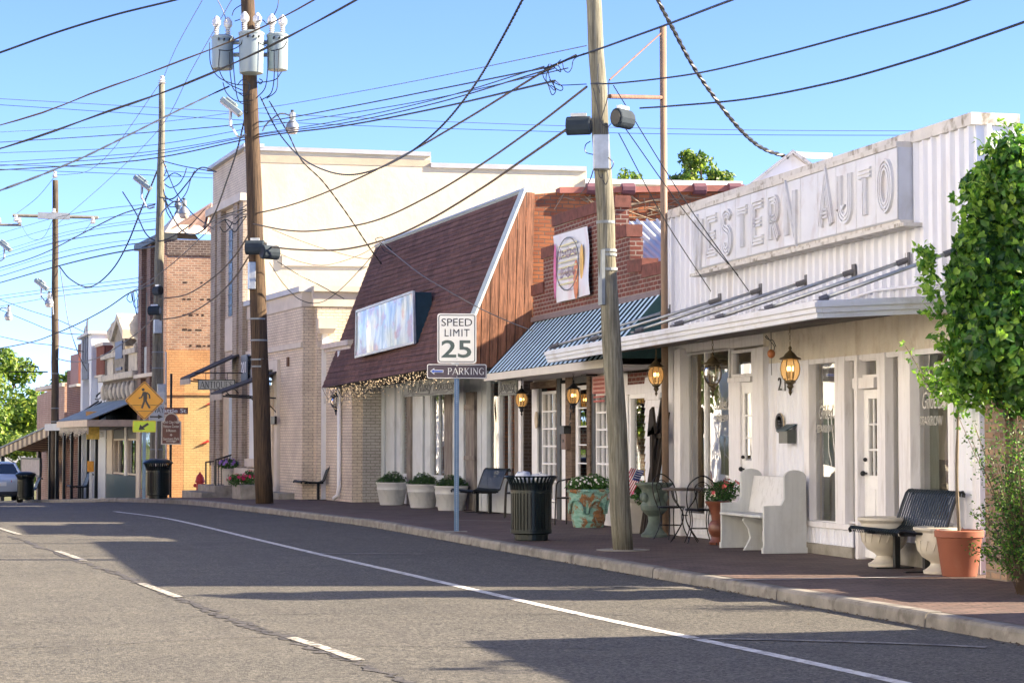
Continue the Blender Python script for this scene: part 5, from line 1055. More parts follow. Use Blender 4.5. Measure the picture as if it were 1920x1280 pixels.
bn0=bench('bench',"dark blue-black steel slat bench in front of the white siding, between two pale urns",W.W(W.u(1748,.12),-.21,0),W.rz)
def more(t,px,py,rz,label): return dup(t,GS(px,py)-Vector((.02,0,0)),rz,label)
dup(bn0,MN.W(MN.u(922,.22),-.22,0),MN.rz,'dark steel slat bench between the white tubs and the trash can by the mansard shop')
more(bn0,607,936,E.rz-.1,'dark steel slat bench beside the white downpipe of the low brick annex')
g=base(163,70); dup(bn0,g,E.rz-.05,'steel slat bench beside the orange panel box in front of the grey wall'); g=base(70,80); dup(bn0,g,E.rz-.05,'steel slat bench at the far end beside the posts of the brown striped canopy')

def trashcan(label,loc,rz=0,lid=False,first=None):
    t=T('trash_can',label,'trash can',loc,rz,'slatted steel trash cans on the pavement'); b=MB(); n=36
    for k in range(n):
        a=2*math.pi*k/n; c,s_=math.cos(a),math.sin(a); tx,ty=-s_,c; w_=.016
        pr=[(.285,.11),(.285,.30),(.287,.66),(.30,.76),(.335,.84),(.37,.885)]
        vs=[]
        for r,z in pr: vs+=[(c*r+tx*w_,s_*r+ty*w_,z),(c*r-tx*w_,s_*r-ty*w_,z),(c*(r-.012)-tx*w_,s_*(r-.012)-ty*w_,z),(c*(r-.012)+tx*w_,s_*(r-.012)+ty*w_,z)]
        fs=[(4*i+j,4*i+(j+1)%4,4*(i+1)+(j+1)%4,4*(i+1)+j) for i in range(len(pr)-1) for j in range(4)]; b.add(vs,fs)
    b.build('slats',TEALB,t)
    def ring(r,z0,z1,nm): MB().lathe([(r-.012,z0),(r,z0),(r,z1),(r-.012,z1),(r-.012,z0)],seg=36).build(nm,TEALB,t,smooth='auto')
    ring(.292,.10,.15,'bottom_band'); ring(.293,.655,.70,'middle_band'); MB().tube([(.368*math.cos(k*.1745),.368*math.sin(k*.1745),.885) for k in range(36)],.012,6,close=True).build('rim',TEALB,t)
    MB().lathe([(.262,.12),(.262,.80),(.25,.80),(.25,.14)],seg=28).build('liner',M('liner_black',(.012,.014,.015),.5),t)
    MB().lathe([(.23,0),(.24,.01),(.24,.08),(.27,.10),(.27,.12)],seg=28).build('base',TEALB,t)
    if lid: MB().lathe([(.37,.885),(.36,.91),(.30,.95),(.20,.985),(.12,.99),(.12,.97)],seg=28).build('lid',TEALB,t,smooth='auto')
    return t
TEALB=M('gloss_green_black',(.005,.012,.013),.28,.2,.2,10,0)
tc=trashcan('black slatted steel trash can with a bag of rubbish on top, beside the 25 sign',GS(996,1012))
b=MB(); rg=random.Random(8); b.ball((-.12,0,.85),(.13,.09),8); o=b.build('rubbish_bag',M('white_bag',(.66,.70,.76),.4,0,.05,5,.2,fine=12),tc,smooth=True); o2=MB().ball((.12,.0,.85),(.16,.07),8).build('paper_litter',PAPR,tc)
for o_ in (o,o2):
    for v_ in o_.data.vertices: v_.co+=Vector((rg.uniform(-.02,.02),rg.uniform(-.02,.02),rg.uniform(-.02,.03)))
trashcan('black slatted steel trash can with a domed lid, beside the yellow crossing sign',base(296,51.5),lid=True); trashcan('black slatted steel trash can with a lid, behind the silver car',base(48,74),lid=True)

# pew
PWM=WOOD('grey_white_pew_paint',(.58,.60,.59),(.48,.50,.50),9,.9,.55,.15,stain=(.34,.33,.30),sfac=.4)
g=GS(1430,1037); pw=T('church_pew','old white-painted wooden church pew with stepped ends against the siding','pew',g,W.rz)
Lp=1.42; dp=.56; ex=ccw([(0,0),(dp,0),(dp,.93)]+[(dp-.145+.145*math.cos(rad(10+160*k/8)),.93+.09*math.sin(rad(10+160*k/8))) for k in range(9)]+[(dp-.29,.93),(dp-.29,.66),(dp-.33,.585),(dp-.42,.585),(0,.58)])
def panel(x0,x1,poly,nm,parent,mat=None):   # polygon in (y,z) extruded along x
    n=len(poly); v=[(x0,a,c) for a,c in poly]+[(x1,a,c) for a,c in poly]; f=[tuple(range(n-1,-1,-1)),tuple(range(n,2*n))]+[(i,(i+1)%n,(i+1)%n+n,i+n) for i in range(n)]
    return MB().add(v,f).build(nm,mat or PWM,parent,bevel=.006)
panel(0,.05,ex,'end_panel',pw); panel(-Lp-.05,-Lp,ex,'end_panel',pw)
MB().box(-.01,.06,-.012,dp+.01,0,.07).build('base_moulding',PWM,pw); MB().box(-Lp-.06,-Lp+.01,-.012,dp+.01,0,.07).build('base_moulding',PWM,pw)
MB().box(-Lp,0,-.03,.42,.43,.465).build('seat',PWM,pw,bevel=.01)
panel(-Lp*.55,-Lp*.55+.045,[(.04,0),(.34,0),(.30,.06),(.26,.14),(.30,.26),(.38,.36),(.40,.43),(.06,.43),(.03,.38),(.10,.28),(.13,.16),(.08,.06)],'middle_leg',pw)
MB().hexa([(-Lp,.36,.46),(0,.36,.46),(0,.40,.46),(-Lp,.40,.46)],[(-Lp,.44,.93),(0,.44,.93),(0,.48,.93),(-Lp,.48,.93)]).build('backrest',M('worn_white_back',(.66,.66,.65),.5,0,.05,4,.1,stain=(.33,.32,.30),sfac=.5,sscale=5),pw,bevel=.01)

# pots
def pot(name,label,cat_,loc,prof,mat,seg=32,group=None,rf=None,s=1):
    t=T(name,label,cat_,loc,0,group); MB().lathe([(r*s,z*s) for r,z in prof],seg=seg,rf=rf).build('pot',mat,t,smooth='auto'); return t
SOIL=M('soil',(.05,.035,.025),.95,0,.3,20,.5)
TERR=M('terracotta',(.27,.092,.054),.75,0,.1,2,.1,stain=(.34,.18,.13),sfac=.3,sscale=2)
g=GS(1806,1080); g+=Vector((0,.08,0)); tp_=pot('terracotta_pot','big plain terracotta pot with a young slender tree by the brick pier','plant pot',g,[(.17,0),(.178,.01),(.232,.39),(.236,.395),(.25,.40),(.252,.46),(.235,.47),(.225,.44),(.21,.42)],TERR)
MB().lathe([(.001,.42),(.215,.42)],seg=20).build('soil',SOIL,tp_)
# little tree in it
tr=T('potted_tree','slim young potted tree with sparse bright leaves reaching above the terracotta pot','tree',g+Vector((0,0,.42)))
pts_=[Vector((0,0,0)),Vector((-.02,0,.6)),Vector((.0,0,1.2)),Vector((.0,0,1.58))]; b=MB().tube(cat(pts_,6),[.017]*10+[.013]*9,6); bl=MB(); rg=random.Random(31); tops=[]
for k in range(16):
    z=rg.uniform(1.25,1.56); an=rg.random()*6.28; l_=rg.uniform(.25,.62); q_=[Vector((0,0,z)),Vector((math.cos(an)*l_*.5,math.sin(an)*l_*.5,z+.12*l_)),Vector((math.cos(an)*l_,math.sin(an)*l_,z+.2+.6*l_*rg.random()))]; c=cat(q_,6); b.tube(c,.004,4)
    for p in c[4:]: leaves(bl,5,lambda rg:(p+Vector((rg.gauss(0,.04),rg.gauss(0,.04),rg.gauss(0,.04))),None),.06,rg,(0,2),bend=.5,droop=.4)
b.build('trunk',WOOD('young_bark',(.22,.19,.14),(.10,.08,.06),40,6),tr); bl.build('crown',VL,tr)
CRM=M('cream_urn_stone',(.56,.52,.44),.6,0,.07,5,.15,stain=(.36,.32,.26),sfac=.4)
urn=[(.16,0),(.165,.03),(.13,.05),(.095,.08),(.08,.11),(.10,.135),(.17,.18),(.215,.25),(.235,.33),(.235,.44),(.25,.46),(.268,.475),(.268,.50),(.245,.505),(.225,.49),(.21,.44)]
fl=lambda k,z: 1+(.035*abs(math.sin(k*math.pi/4)) if .15<z<.34 else 0)
for px,py,lb,sc_ in ((1656,1058,'wide cream fluted pedestal urn behind the left end of the black bench',1.12),(1757,1076,'smaller cream fluted pedestal urn between the bench and the terracotta pot',1.0)):
    g=NW(W,px,.36 if px<1700 else .33); u_2=pot('pedestal_urn',lb,'urn',g,[(r,z) for r,z in urn],CRM,32,'cream fluted urns by the bench',fl,.96*sc_); MB().lathe([(.001,.45*sc_),(.21*sc_,.45*sc_)],seg=20).build('soil',SOIL,u_2)
    b=MB(); 
    for k in range(40): a=k*.157; r=.258*.96*sc_; b.ball((r*math.cos(a),r*math.sin(a),.475*sc_*.96),.012,4)
    for k in range(16):
        a=k*.3927; r=.19*.96*sc_; b.tube([(r*.62*math.cos(a),r*.62*math.sin(a),.15*sc_),(r*1.16*math.cos(a+.1),r*1.16*math.sin(a+.1),.25*sc_),(r*1.27*math.cos(a+.25),r*1.27*math.sin(a+.25),.34*sc_)],.011,4)
    b.build('moulding',CRM,u_2)
def plant(name,label,cat_,loc,blobs,n,size,mats,rg,flowers=None,fn=0,asp=.5,trunk=True,group=None):
    t=T(name,label,cat_,loc,0,group); b=MB()
    for c,r in blobs: leaves(b,int(n*(r[0]*r[1]*r[2])**.5*12),inblob(c,r,.25),size,rg,tuple(range(len(mats))),asp=asp,bend=.4)
    b.build('foliage',mats,t)
    if trunk:
        b=MB()
        for k in range(7): a=rg.random()*6.28; c,r=rg.choice(blobs); b.tube([Vector((0,0,-.05)),Vector(c)*.5,Vector(c)+Vector((math.cos(a)*r[0]*.6,math.sin(a)*r[1]*.6,r[2]*.4))],.005,4)
        b.build('stem',M('stem_brown',(.12,.08,.05)),t)
    if flowers:
        b=MB()
        for k in range(fn):
            c,r=rg.choice(blobs); d=Vector((rg.gauss(0,1),rg.gauss(0,1),abs(rg.gauss(0,1)))).normalized(); p=Vector(c)+Vector((d.x*r[0],d.y*r[1],d.z*r[2])); s=rg.uniform(.6,1.2)*flowers[1]
            for j in range(5): a=j*1.257; ax=Vector((math.cos(a),math.sin(a),.25)); q_=d.orthogonal().normalized(); w_=d.cross(q_); ax=q_*math.cos(a)+w_*math.sin(a)+d*.25; bx=d.cross(ax).normalized(); b.add([p,p+ax*s*.6+bx*s*.35,p+ax*s,p+ax*s*.6-bx*s*.35],[(0,1,2,3)])
        b.build('flowers',flowers[0],t)
    return t
DG=[LEAF('dark_green_leaf',(.022,.06,.02),.2),LEAF('mid_green_leaf',(.045,.11,.028),.25)]; FG=[LEAF('fresh_leaf',(.06,.16,.03),.3),LEAF('mid_green_leaf',(.05,.11,.03))]
GAL=M('whitewashed_tub',(.50,.51,.50),.55,.1,.06,4,.15,stain=(.30,.32,.32),sfac=.5,sscale=4)
tub=[(.235,0),(.24,.02),(.295,.30),(.30,.305),(.295,.32),(.315,.42),(.325,.43),(.325,.45),(.30,.45),(.29,.38)]
rg=random.Random(17)
for px,py,lb in ((735,947,'whitewashed round tub nearest the brick recess'),(793,947,'whitewashed round tub in the middle of the row of three'),(846,952,'whitewashed round tub behind the sign post')):
    g=NW(MN,px,.46); t_=pot('planter_tub',lb+' by the mansard shop','planter',g,tub,GAL,28,'whitewashed tubs in front of the mansard shop',None,1.08); MB().lathe([(.001,.40),(.29,.40)],seg=18).build('soil',SOIL,t_)
    plant('bushy_plant','dark bushy plant in the '+lb.replace('whitewashed round ',''),'plant',g+Vector((0,0,.42)),[((-.12,0,.06),(.22,.2,.15)),((.13,.02,.07),(.22,.2,.16)),((0,-.05,.13),(.25,.2,.17))],560,.055,DG,rg,(M('small_white_flower',(.5,.5,.45)),.016),16,group='dark bushy plants in the white tubs')
# turquoise rust planter
t=NT('turquoise_rust'); n_=t.noise(t.coords(),4.5,7,.7,.6); n2=t.noise(t.coords((1,1,3)),9,4); t.L(t.mix(t.ramp(n_,.50,.56),t.mix(t.ramp(n2,.4,.6),(.13,.30,.24),(.24,.42,.35)),t.mix(t.ramp(n2,.4,.6),(.30,.13,.04),(.18,.08,.03))),t.b.inputs['Base Color']); t.b.inputs['Roughness'].default_value=.55; t.bump(n_,.6,.03); TRQ=t.m
g=GS(1113,989)+Vector((0,.28,0)); tq=pot('ornate_planter','ornate turquoise and rust-brown glazed planter left of the near utility pole','planter',g,[(.24,0),(.25,.03),(.26,.09),(.27,.10),(.275,.2),(.315,.48),(.32,.50),(.318,.53),(.335,.55),(.34,.60),(.30,.61),(.29,.55)],TRQ,32)
MB().lathe([(.001,.56),(.29,.56)],seg=18).build('soil',SOIL,tq); b=MB()
for k in range(5):
    a0=-2.6+k*1.2; pl=[( a0+.5*math.cos(rad(180*j/8)),.22+.22*math.sin(rad(180*j/8))) for j in range(9)]; b.tube([((.285+.06*z)*1.03*math.cos(a),(.285+.06*z)*1.03*math.sin(a),z) for a,z in pl],.022,5)
for k in range(48): a=k*.131; b.ball((.335*math.cos(a),.335*math.sin(a),.575),.016,4)
b.build('relief_garland',TRQ,tq,smooth=True)
plant('flowering_plant','white-flowered leafy plant growing in the turquoise planter','plant',g+Vector((0,0,.58)),[((-.1,0,.08),(.25,.22,.16)),((.12,0,.1),(.25,.22,.17))],650,.06,FG,rg,(M('white_flower',(.75,.75,.7)),.022),90)
# grey-green stone urn
GUR=M('grey_green_urn',(.10,.135,.115),.75,0,.25,7,.5,stain=(.20,.22,.18),sfac=.5,sscale=5)
g=NW(W,1226,.55); gu=pot('stone_urn','tall grey-green classical stone urn between the flag planter and the bistro set','urn',g,[(.19,0),(.19,.04),(.15,.07),(.11,.14),(.085,.22),(.09,.30),(.14,.34),(.19,.39),(.20,.45),(.165,.50),(.16,.60),(.19,.68),(.24,.73),(.262,.745),(.265,.775),(.24,.78),(.21,.72),(.001,.70)],GUR,32)
b=MB(); 
for k in range(6): a=k*1.047+.4; b.ball((.17*math.cos(a),.17*math.sin(a),.57),(.05,.07),6).tube([(.165*math.cos(a+.3*math.sin(j)),.165*math.sin(a+.3*math.sin(j)),.50+.03*j) for j in range(5)],.014,5)
for k in range(44): a=k*.1428; b.ball((.262*math.cos(a),.262*math.sin(a),.76),.014,4)
b.build('relief',GUR,gu,smooth=True)
# white box planter with flowers and flag
g=NW(W,1196,.35); bx=T('box_planter','low white plaster box planter with a lion-head relief behind the near pole','planter',g,W.rz)
MB().box(-.55,.25,-.2,.2,0,.50).box(-.57,.27,-.22,.22,.46,.52).build('box',CRM,bx,bevel=.012); b=MB(); b.ball((.08,-.21,.26),(.07,.09),8)
for k in range(8): a=k*.785; b.ball((.08+.09*math.cos(a),-.20,.26+.1*math.sin(a)),.03,5)
b.build('lion_relief',M('relief_grey',(.36,.34,.30),.8),bx,smooth=True)
plant('flowering_plant','dark leafy plant with pink flowers in the white box planter','plant',g+Vector((0,0,.52)),[((.0,.1,.08),(.28,.16,.20)),((.0,-.22,.06),(.22,.16,.18))],600,.05,FG,rg,(M('pink_flower',(.65,.12,.22)),.035),26)
# american flag on a stick
fg=T('small_flag','small American flag on a stick planted in the white box planter','flag',g+Vector((.0,-.15,.5)),0)
pA=P(1208,880,(g-CAM).dot(F0)-.35)-fg.location; pD=P(1213,960,(g-CAM).dot(F0)-.35)-fg.location
MB().tube([pD-Vector((0,0,.1)),pA+Vector((-.0,0,.06))],.006,5).ball(pA+Vector((0,0,.07)),.012,6).build('pole',M('flag_stick',(.40,.28,.12)),fg)
t=[M('flag_red',(.42,.02,.05),.7,0,.05,3,0),M('flag_white',(.70,.70,.72),.7,0,.03,3,0),M('flag_blue',(.02,.035,.16),.7,0,.05,3,0)]
flw,flh=.42,.27; dn=Vector((-.62,0,-.78)).normalized(); ac_=Vector((-.0,.0,0)); b=MB(); e1=(R0*-.45+Vector((0,0,-.89))).normalized(); e2=(R0*-.72+Vector((0,0,.18))).normalized()
# fly hangs downwards: e1 along the stripes, e2 across them
def fp(s,r): return pA+Vector((0,0,-.02))+e1*(s*flw)+e2*(r*flh*.75)+F0*(.03*math.sin(s*9+r*3))
N1=12
for j in range(13):
    for i in range(N1):
        s0,s1=i/N1,(i+1)/N1; r0_,r1_=j/13,(j+1)/13; mi=2 if (j<7 and i<5) else (0 if j%2==0 else 1); b.add([fp(s0,r0_),fp(s1,r0_),fp(s1,r1_),fp(s0,r1_)],[(0,1,2,3)],mi)
for j in range(5):
    for i in range(4): p=fp((i+.6)/12*1.05,(j+.7)/13*1.3)-F0*.006; b.add([p+e1*.009,p+e2*.009,p-e1*.009,p-e2*.009],[(0,1,2,3)],1)
b.build('cloth',t,fg,smooth=False)
# wooden arrow board and leaning slatted rack
BKW=WOOD('charred_wood',(.05,.04,.032),(.02,.017,.015),25,2)
a=B.uz(1232,900,.12); rk=T('slatted_rack','tall dark slatted wooden rack leaning against the wall by the arrow board','wooden rack',B.W(B.u(1236,.2),-.1,0),B.rz)
b=MB(); lean=.12
for k,(x,h) in enumerate(((-.17,1.75),(-.06,2.02),(.05,1.95),(.15,1.80))): b.hexa([(x-.028,-.35,0),(x+.028,-.35,0),(x+.028,-.30,0),(x-.028,-.30,0)],[(x-.028+.03*k,-.06,h-.05*0),(x+.028+.03*k,-.06,h),(x+.028+.03*k,-.02,h),(x-.028+.03*k,-.02,h)])
b.build('slats',BKW,rk); MB().box(-.2,.26,-.27,-.24,.68,.75).box(-.18,.28,-.17,-.14,1.42,1.49).build('cross_rail',BKW,rk)
g=B.W(B.u(1226,.3),-.33,0); ar=T('arrow_board','dark wooden board cut as an upward arrow leaning before the slatted rack','wooden arrow',g,B.rz)
az0=B.uz(1229,910,.33)[1]; z1_=B.uz(1231,762,.33)[1]; zb1_=B.uz(1229,810,.33)[1]
MB().prism(ccw([(-.05,.0),(.05,.0),(.06,zb1_+.05),(.14,zb1_-.02),(.14,zb1_+.12),(.09,z1_-.35),(.16,z1_-.4),(.16,z1_-.3),(.06,z1_),(-.06,z1_-.05),(-.16,z1_-.42),(-.08,z1_-.38),(-.07,zb1_+.15),(-.17,zb1_-.06),(-.05,zb1_+.02)]),-.02,.02).build('board',BKW,ar)

# wire bistro set
WIR=M('bistro_iron',(.012,.012,.014),.4,.5,.1,5,0)
g=NW(W,1283,.6); bt_=T('bistro_table','small round wrought-iron bistro table before the display window','table',g,W.rz)
MB().lathe([(.001,.70),(.30,.70),(.31,.71),(.31,.725),(.30,.735),(.001,.735)],seg=28).build('table_top',M('dark_table_top',(.06,.045,.04),.4),bt_); b=MB()
for k in range(4):
    a=k*1.5708+.4; c,s_=math.cos(a),math.sin(a); pts_=[(.24*c,.24*s_,.70),(.20*c,.20*s_,.58),(.05*c,.05*s_,.42),(.03*c,.03*s_,.3),(.12*c,.12*s_,.16),(.26*c,.26*s_,.0)]
    MB().tube(cat(pts_,5),.008,6).build('leg',WIR,bt_)
MB().tube([(.04*math.cos(k*.6283),.04*math.sin(k*.6283),.36) for k in range(10)],.006,5,close=True).build('ring',WIR,bt_)
def wirechair(label,loc,rz):
    t=T('bistro_chair',label,'chair',loc,rz,'wrought-iron bistro chairs'); MB().lathe([(.001,.44),(.19,.44),(.20,.45),(.19,.465),(.001,.465)],seg=24).build('seat',WIR,t)
    for a in (.7,2.3,3.9,5.5): c,s_=math.cos(a),math.sin(a); MB().tube(cat([(.17*c,.17*s_,.44),(.15*c,.15*s_,.3),(.18*c,.18*s_,.15),(.25*c,.25*s_,0)],5),.008,5).build('leg',WIR,t)
    b=MB(); b.tube(cat([(-.17,.08,.44),(-.2,.14,.62),(-.17,.2,.80),(0,.24,.91),(.17,.2,.80),(.2,.14,.62),(.17,.08,.44)],6),.009,6)
    b.tube(cat([(-.05,.17,.46),(-.08,.19,.62),(-.10,.21,.76),(0,.225,.83),(.10,.21,.76),(.08,.19,.62),(.05,.17,.46)],5),.006,5)
    for s_ in (-1,1): b.tube([(s_*(.05+.045*math.cos(q)),.215,.74+.045*math.sin(q)) for q in [j*.55 for j in range(11)]],.005,4)
    b.build('backrest',WIR,t); MB().tube([(.15*math.cos(j*.5236),.15*math.sin(j*.5236),.2) for j in range(12)],.005,4,close=True).build('leg_ring',WIR,t); return t
wirechair('wire bistro chair left of the small round table',NW(W,1258,.55),W.rz+1.9)
wirechair('wire bistro chair right of the small round table, beside the urn of pink flowers',NW(W,1311,.55),W.rz-1.75)
# brown urn with pink flowers
g=NW(W,1346,.42); bu=pot('brown_urn','glossy red-brown pedestal urn beside the left end of the pew','urn',g,[(.12,.0),(.13,.03),(.11,.05),(.09,.10),(.12,.14),(.14,.2),(.13,.27),(.09,.32),(.10,.40),(.13,.50),(.175,.55),(.18,.575),(.15,.58),(.001,.56)],M('red_brown_glaze',(.17,.06,.035),.35,0,.3,5,.3),28)
b=MB()
for k in range(3): a=k*2.09; b.tube(cat([(.02,0,.03),(.1*math.cos(a),.1*math.sin(a),.02),(.16*math.cos(a),.16*math.sin(a),-.0),(.15*math.cos(a),.15*math.sin(a),.03)],4),.008,4)
b.build('iron_stand',WIR,bu)
plant('flowering_plant','leafy plant with pink roses growing in the red-brown urn','plant',g+Vector((0,0,.58)),[((.02,0,.1),(.23,.2,.17)),((.12,0,.14),(.2,.2,.15))],560,.045,DG+FG[:1],rg,(M('rose_pink',(.65,.09,.10)),.045),9)
# black tubular bar chairs
def barchair(label,loc,rz):
    t=T('tub_chair',label,'chair',loc,rz,'black tubular chairs at the door of the brick shop'); tm=M('black_tube',(.015,.014,.013),.35,.5)
    MB().box(-.22,.22,-.2,.2,.43,.455).build('seat',tm,t,bevel=.01)
    for s_ in (-1,1): MB().tube(cat([(s_*.24,-.22,0),(s_*.23,-.2,.5),(s_*.23,-.15,.68),(s_*.22,.0,.72),(s_*.2,.2,.74)],5),.012,6).build('arm_frame',tm,t); MB().tube([(s_*.22,.24,0),(s_*.2,.2,.74)],.012,6).build('rear_leg',tm,t)
    MB().tube(cat([(-.2,.2,.74),(0,.27,.76),(.2,.2,.74)],5),.013,6).build('back_rail',tm,t)
barchair('black tubular armchair left of the turquoise planter',GS(1062,984)+Vector((.15,.1,0)),B.rz+.9); barchair('black tubular armchair hidden partly behind the near trash can',GS(950,972)+Vector((.3,.4,0)),B.rz-.3)

# ---------------------------------------------------------------- lanterns
AMB=M('antique_bronze',(.13,.10,.055),.4,.6,.25,10,.1)
LGL=GLASS('lantern_glass',(.85,.85,.82),1.45,0,add=.03); LGW=EMIT('lamp_glow',(1,.6,.25),2.2)
t=NT('lit_lantern_glass'); t.n.remove(t.b); tr_=t.n.new('ShaderNodeBsdfTransparent'); tr_.inputs[0].default_value=(1,.82,.55,1); em=t.n.new('ShaderNodeEmission'); em.inputs[0].default_value=(1,.55,.2,1); em.inputs[1].default_value=.55; ad=t.n.new('ShaderNodeMixShader'); ad.inputs[0].default_value=.09; t.L(tr_.outputs[0],ad.inputs[1]); t.L(em.outputs[0],ad.inputs[2]); t.L(ad.outputs[0],t.out.inputs[0]); LIT=t.m
def lantern(label,hook,drop,s=1.0,lit=True,metal=None,group='globe-caged hanging lanterns'):
    t=T('hanging_lantern',label,'lantern',hook,0,group); m_=metal or AMB; b=MB(); n=max(2,int(drop/.035))
    for k in range(n):
        z=-drop*(k+.5)/n; r=.012; pts_=[(r*math.cos(q) if k%2 else 0,0 if k%2 else r*math.cos(q),z+.022*math.sin(q)) for q in [j*1.047 for j in range(6)]]; b.tube(pts_,.003,4,close=True)
    b.build('chain',m_,t); MB().lathe([(.05,-.012),(.05,0)],seg=14).build('ceiling_plate',m_,t); z0=-drop
    L=lambda pr:[(r*s,z0+z*s) for r,z in pr]
    MB().lathe(L([(.001,0),(.012,-.005),(.02,-.03),(.012,-.05),(.03,-.07),(.055,-.09),(.08,-.125),(.125,-.145),(.13,-.155),(.105,-.165),(.001,-.165)]),seg=20).build('cap',m_,t,smooth='auto')
    prof=[(.09,-.165),(.112,-.21),(.12,-.27),(.112,-.33),(.088,-.38),(.055,-.41)]
    MB().lathe(L([(r-.006,z) for r,z in prof]),seg=16).build('glass_globe',LIT if lit else LGL,t,smooth=True); b=MB()
    for k in range(8): a=k*.7854; b.tube([(r*s*math.cos(a),r*s*math.sin(a),z0+z*s) for r,z in prof],.0055*s,4)
    b.build('cage_ribs',m_,t); MB().lathe(L([(.065,-.40),(.06,-.425),(.03,-.45),(.04,-.475),(.02,-.50),(.01,-.52),(.022,-.535),(.012,-.56),(.001,-.58)]),seg=14).build('finial',m_,t,smooth='auto')
    b=MB()
    for k in range(3): a=k*2.09; b.tube([(.03*s*math.cos(a),.03*s*math.sin(a),z0-.38*s),(.035*s*math.cos(a),.035*s*math.sin(a),z0-.30*s)],.009*s,6)
    b.build('candle_tube',m_,t)
    if lit:
        b=MB()
        for k in range(3): a=k*2.09; b.ball((.035*s*math.cos(a),.035*s*math.sin(a),z0-.265*s),(.014*s,.03*s),6)
        b.build('bulb',LGW,t)
    return t
def hook(f,px,pytop,out): u,z=f.uz(px,pytop,out); return f.W(u,-out,z)
for px,yt,yc,lit,lb in ((1230,636,668,True,'lit bronze globe lantern hanging leftmost under the white canopy'),(1336,627,660,False,'unlit bronze globe lantern hanging before the display window with the white bird'),(1481,604,648,True,'lit bronze globe lantern hanging before the house number 213')):
    h=hook(W,px,yt,.95); D=(h-CAM).dot(F0); c=P(px,yc,D); lantern(lb,h,h.z-c.z,1.0 if px>1300 else .95,lit)
for px,yt,yc,s_,lb in ((978,702,722,1.0,'dark globe lantern hanging at the left end of the blue awning'),(1075,687,712,1.0,'dark globe lantern hanging before the door numbered 275')):
    h=hook(B,px,yt,.55); D=(h-CAM).dot(F0); c=P(px,yc,D); lantern(lb,h,h.z-c.z,s_*.95,True,BLK)
h=hook(CX,630,727,.12); lantern('old black lantern among the icicle lights at the left end of the mansard',h,.05,1.0,False,BLK)

# ---------------------------------------------------------------- utility poles
PW1=WOOD('grey_pole_wood',(.28,.27,.21),(.09,.085,.065),48,1.8,stain=(.11,.10,.07),sfac=.55,bump=.9); PW2=WOOD('brown_pole_wood',(.13,.085,.052),(.03,.023,.018),44,1.6,stain=(.07,.05,.035),sfac=.7,bump=.9)
def pole(label,pxb,D,r0,r1,pxt,pyt,mat,bands=()):
    g=base(pxb,D); top=P(pxt,pyt,D); t=T('utility_pole',label,'utility pole',g,0); v=top-g; n=14; rg=random.Random(int(pxb))
    pts_=[v*(k/n)+Vector((rg.uniform(-.012,.012),rg.uniform(-.012,.012),0)) for k in range(n+1)]
    MB().tube(pts_,[r0+(r1-r0)*k/n+rg.uniform(-.004,.004) for k in range(n+1)],16).build('shaft',mat,t,smooth=True)
    for i,py in enumerate(bands):
        k=(g.z+0-P(pxb,py,D).z)/(g.z-top.z) if False else (P(pxb,py,D).z-g.z)/v.z; c=v*k; r=r0+(r1-r0)*k+.008; MB().lathe([(r,-.018),(r,.018),(r-.02,.018)],(c.x,c.y,c.z),16).build('steel_band',M('dull_zinc',(.22,.25,.27),.7,.2),t)
    t['D']=D; return t,g,v
p1,g1,v1=pole('near leaning weathered grey wooden utility pole in front of the white canopy',1168,26.4,.133,.095,1110,-60,PW1,(417,470,478,505))
p2,g2,v2=pole('dark brown wooden utility pole carrying three transformers before the cream building',496,46,.20,.15,462,-60,PW2,(598,638,674,687))
p3,g3,v3=pole('grey wooden utility pole rising in front of the brick corner building',292,60,.20,.085,304,158,PW1,(660,690,760,842))
PW4=WOOD('dark_pole_wood',(.13,.10,.07),(.05,.04,.03),26,1.1,stain=(.04,.03,.025),sfac=.7,bump=.9)
p4,g4,v4=pole('wooden utility pole with a long crossarm above the far canopies',103,80,.16,.11,104,338,PW4,(640,700,765,790))
p5,g5,v5=pole('farthest utility pole with a crossarm, just outside the far canopy',-22,104,.16,.11,-22,380,PW4)
MB().lathe([(.2,.0),(.26,.01),(.27,.0)],(0,0,.0),16).build('concrete_collar',CONC,p1)
MB().lathe([(.34,.0),(.34,.006),(.001,.006)],(0,0,.002),20).build('concrete_patch',CONC,p1)
def xarm(t,g,px0,px1,py0,py1,D,lbl='crossarm',th=.05):
    a=P(px0,py0,D)-g; c=P(px1,py1,D)-g; return MB().tube([a,c],th*1.3,4).build(lbl,M('crossarm_grey',(.22,.21,.17),.8),t)
xarm(p4,g4,24,184,404,408,79.8); xarm(p5,g5,-60,40,421,422,103.8)
CER=M('porcelain',(.62,.62,.62),.25,0,.05,5,0)
def insul(t,g,px,py,D,s=.1): p=P(px,py,D)-g; MB().lathe([(s*.4,-s),(s,-s*.6),(s*.45,-s*.3),(s*.9,0),(s*.4,s*.3),(s*.6,s),(s*.2,s*1.2)],tuple(p),10).build('insulator',CER,t,smooth='auto')
for t_,g_,l in ((p4,g4,((103,328,80,.12),(30,410,79.7,.12),(174,414,79.7,.12),(101,398,79.7,.12))),(p5,g5,((-2,414,103.7,.14),(36,414,103.7,.14))),(p3,g3,((304,151,60,.12),))):
    for a in l: insul(t_,g_,*a)
MB().box(-.6,.6,-.08,.08,-.12,.12).build('arm_plate',M('plate_grey',(.33,.35,.36),.5,.5),p4).location=P(101,405,79.6)-g4
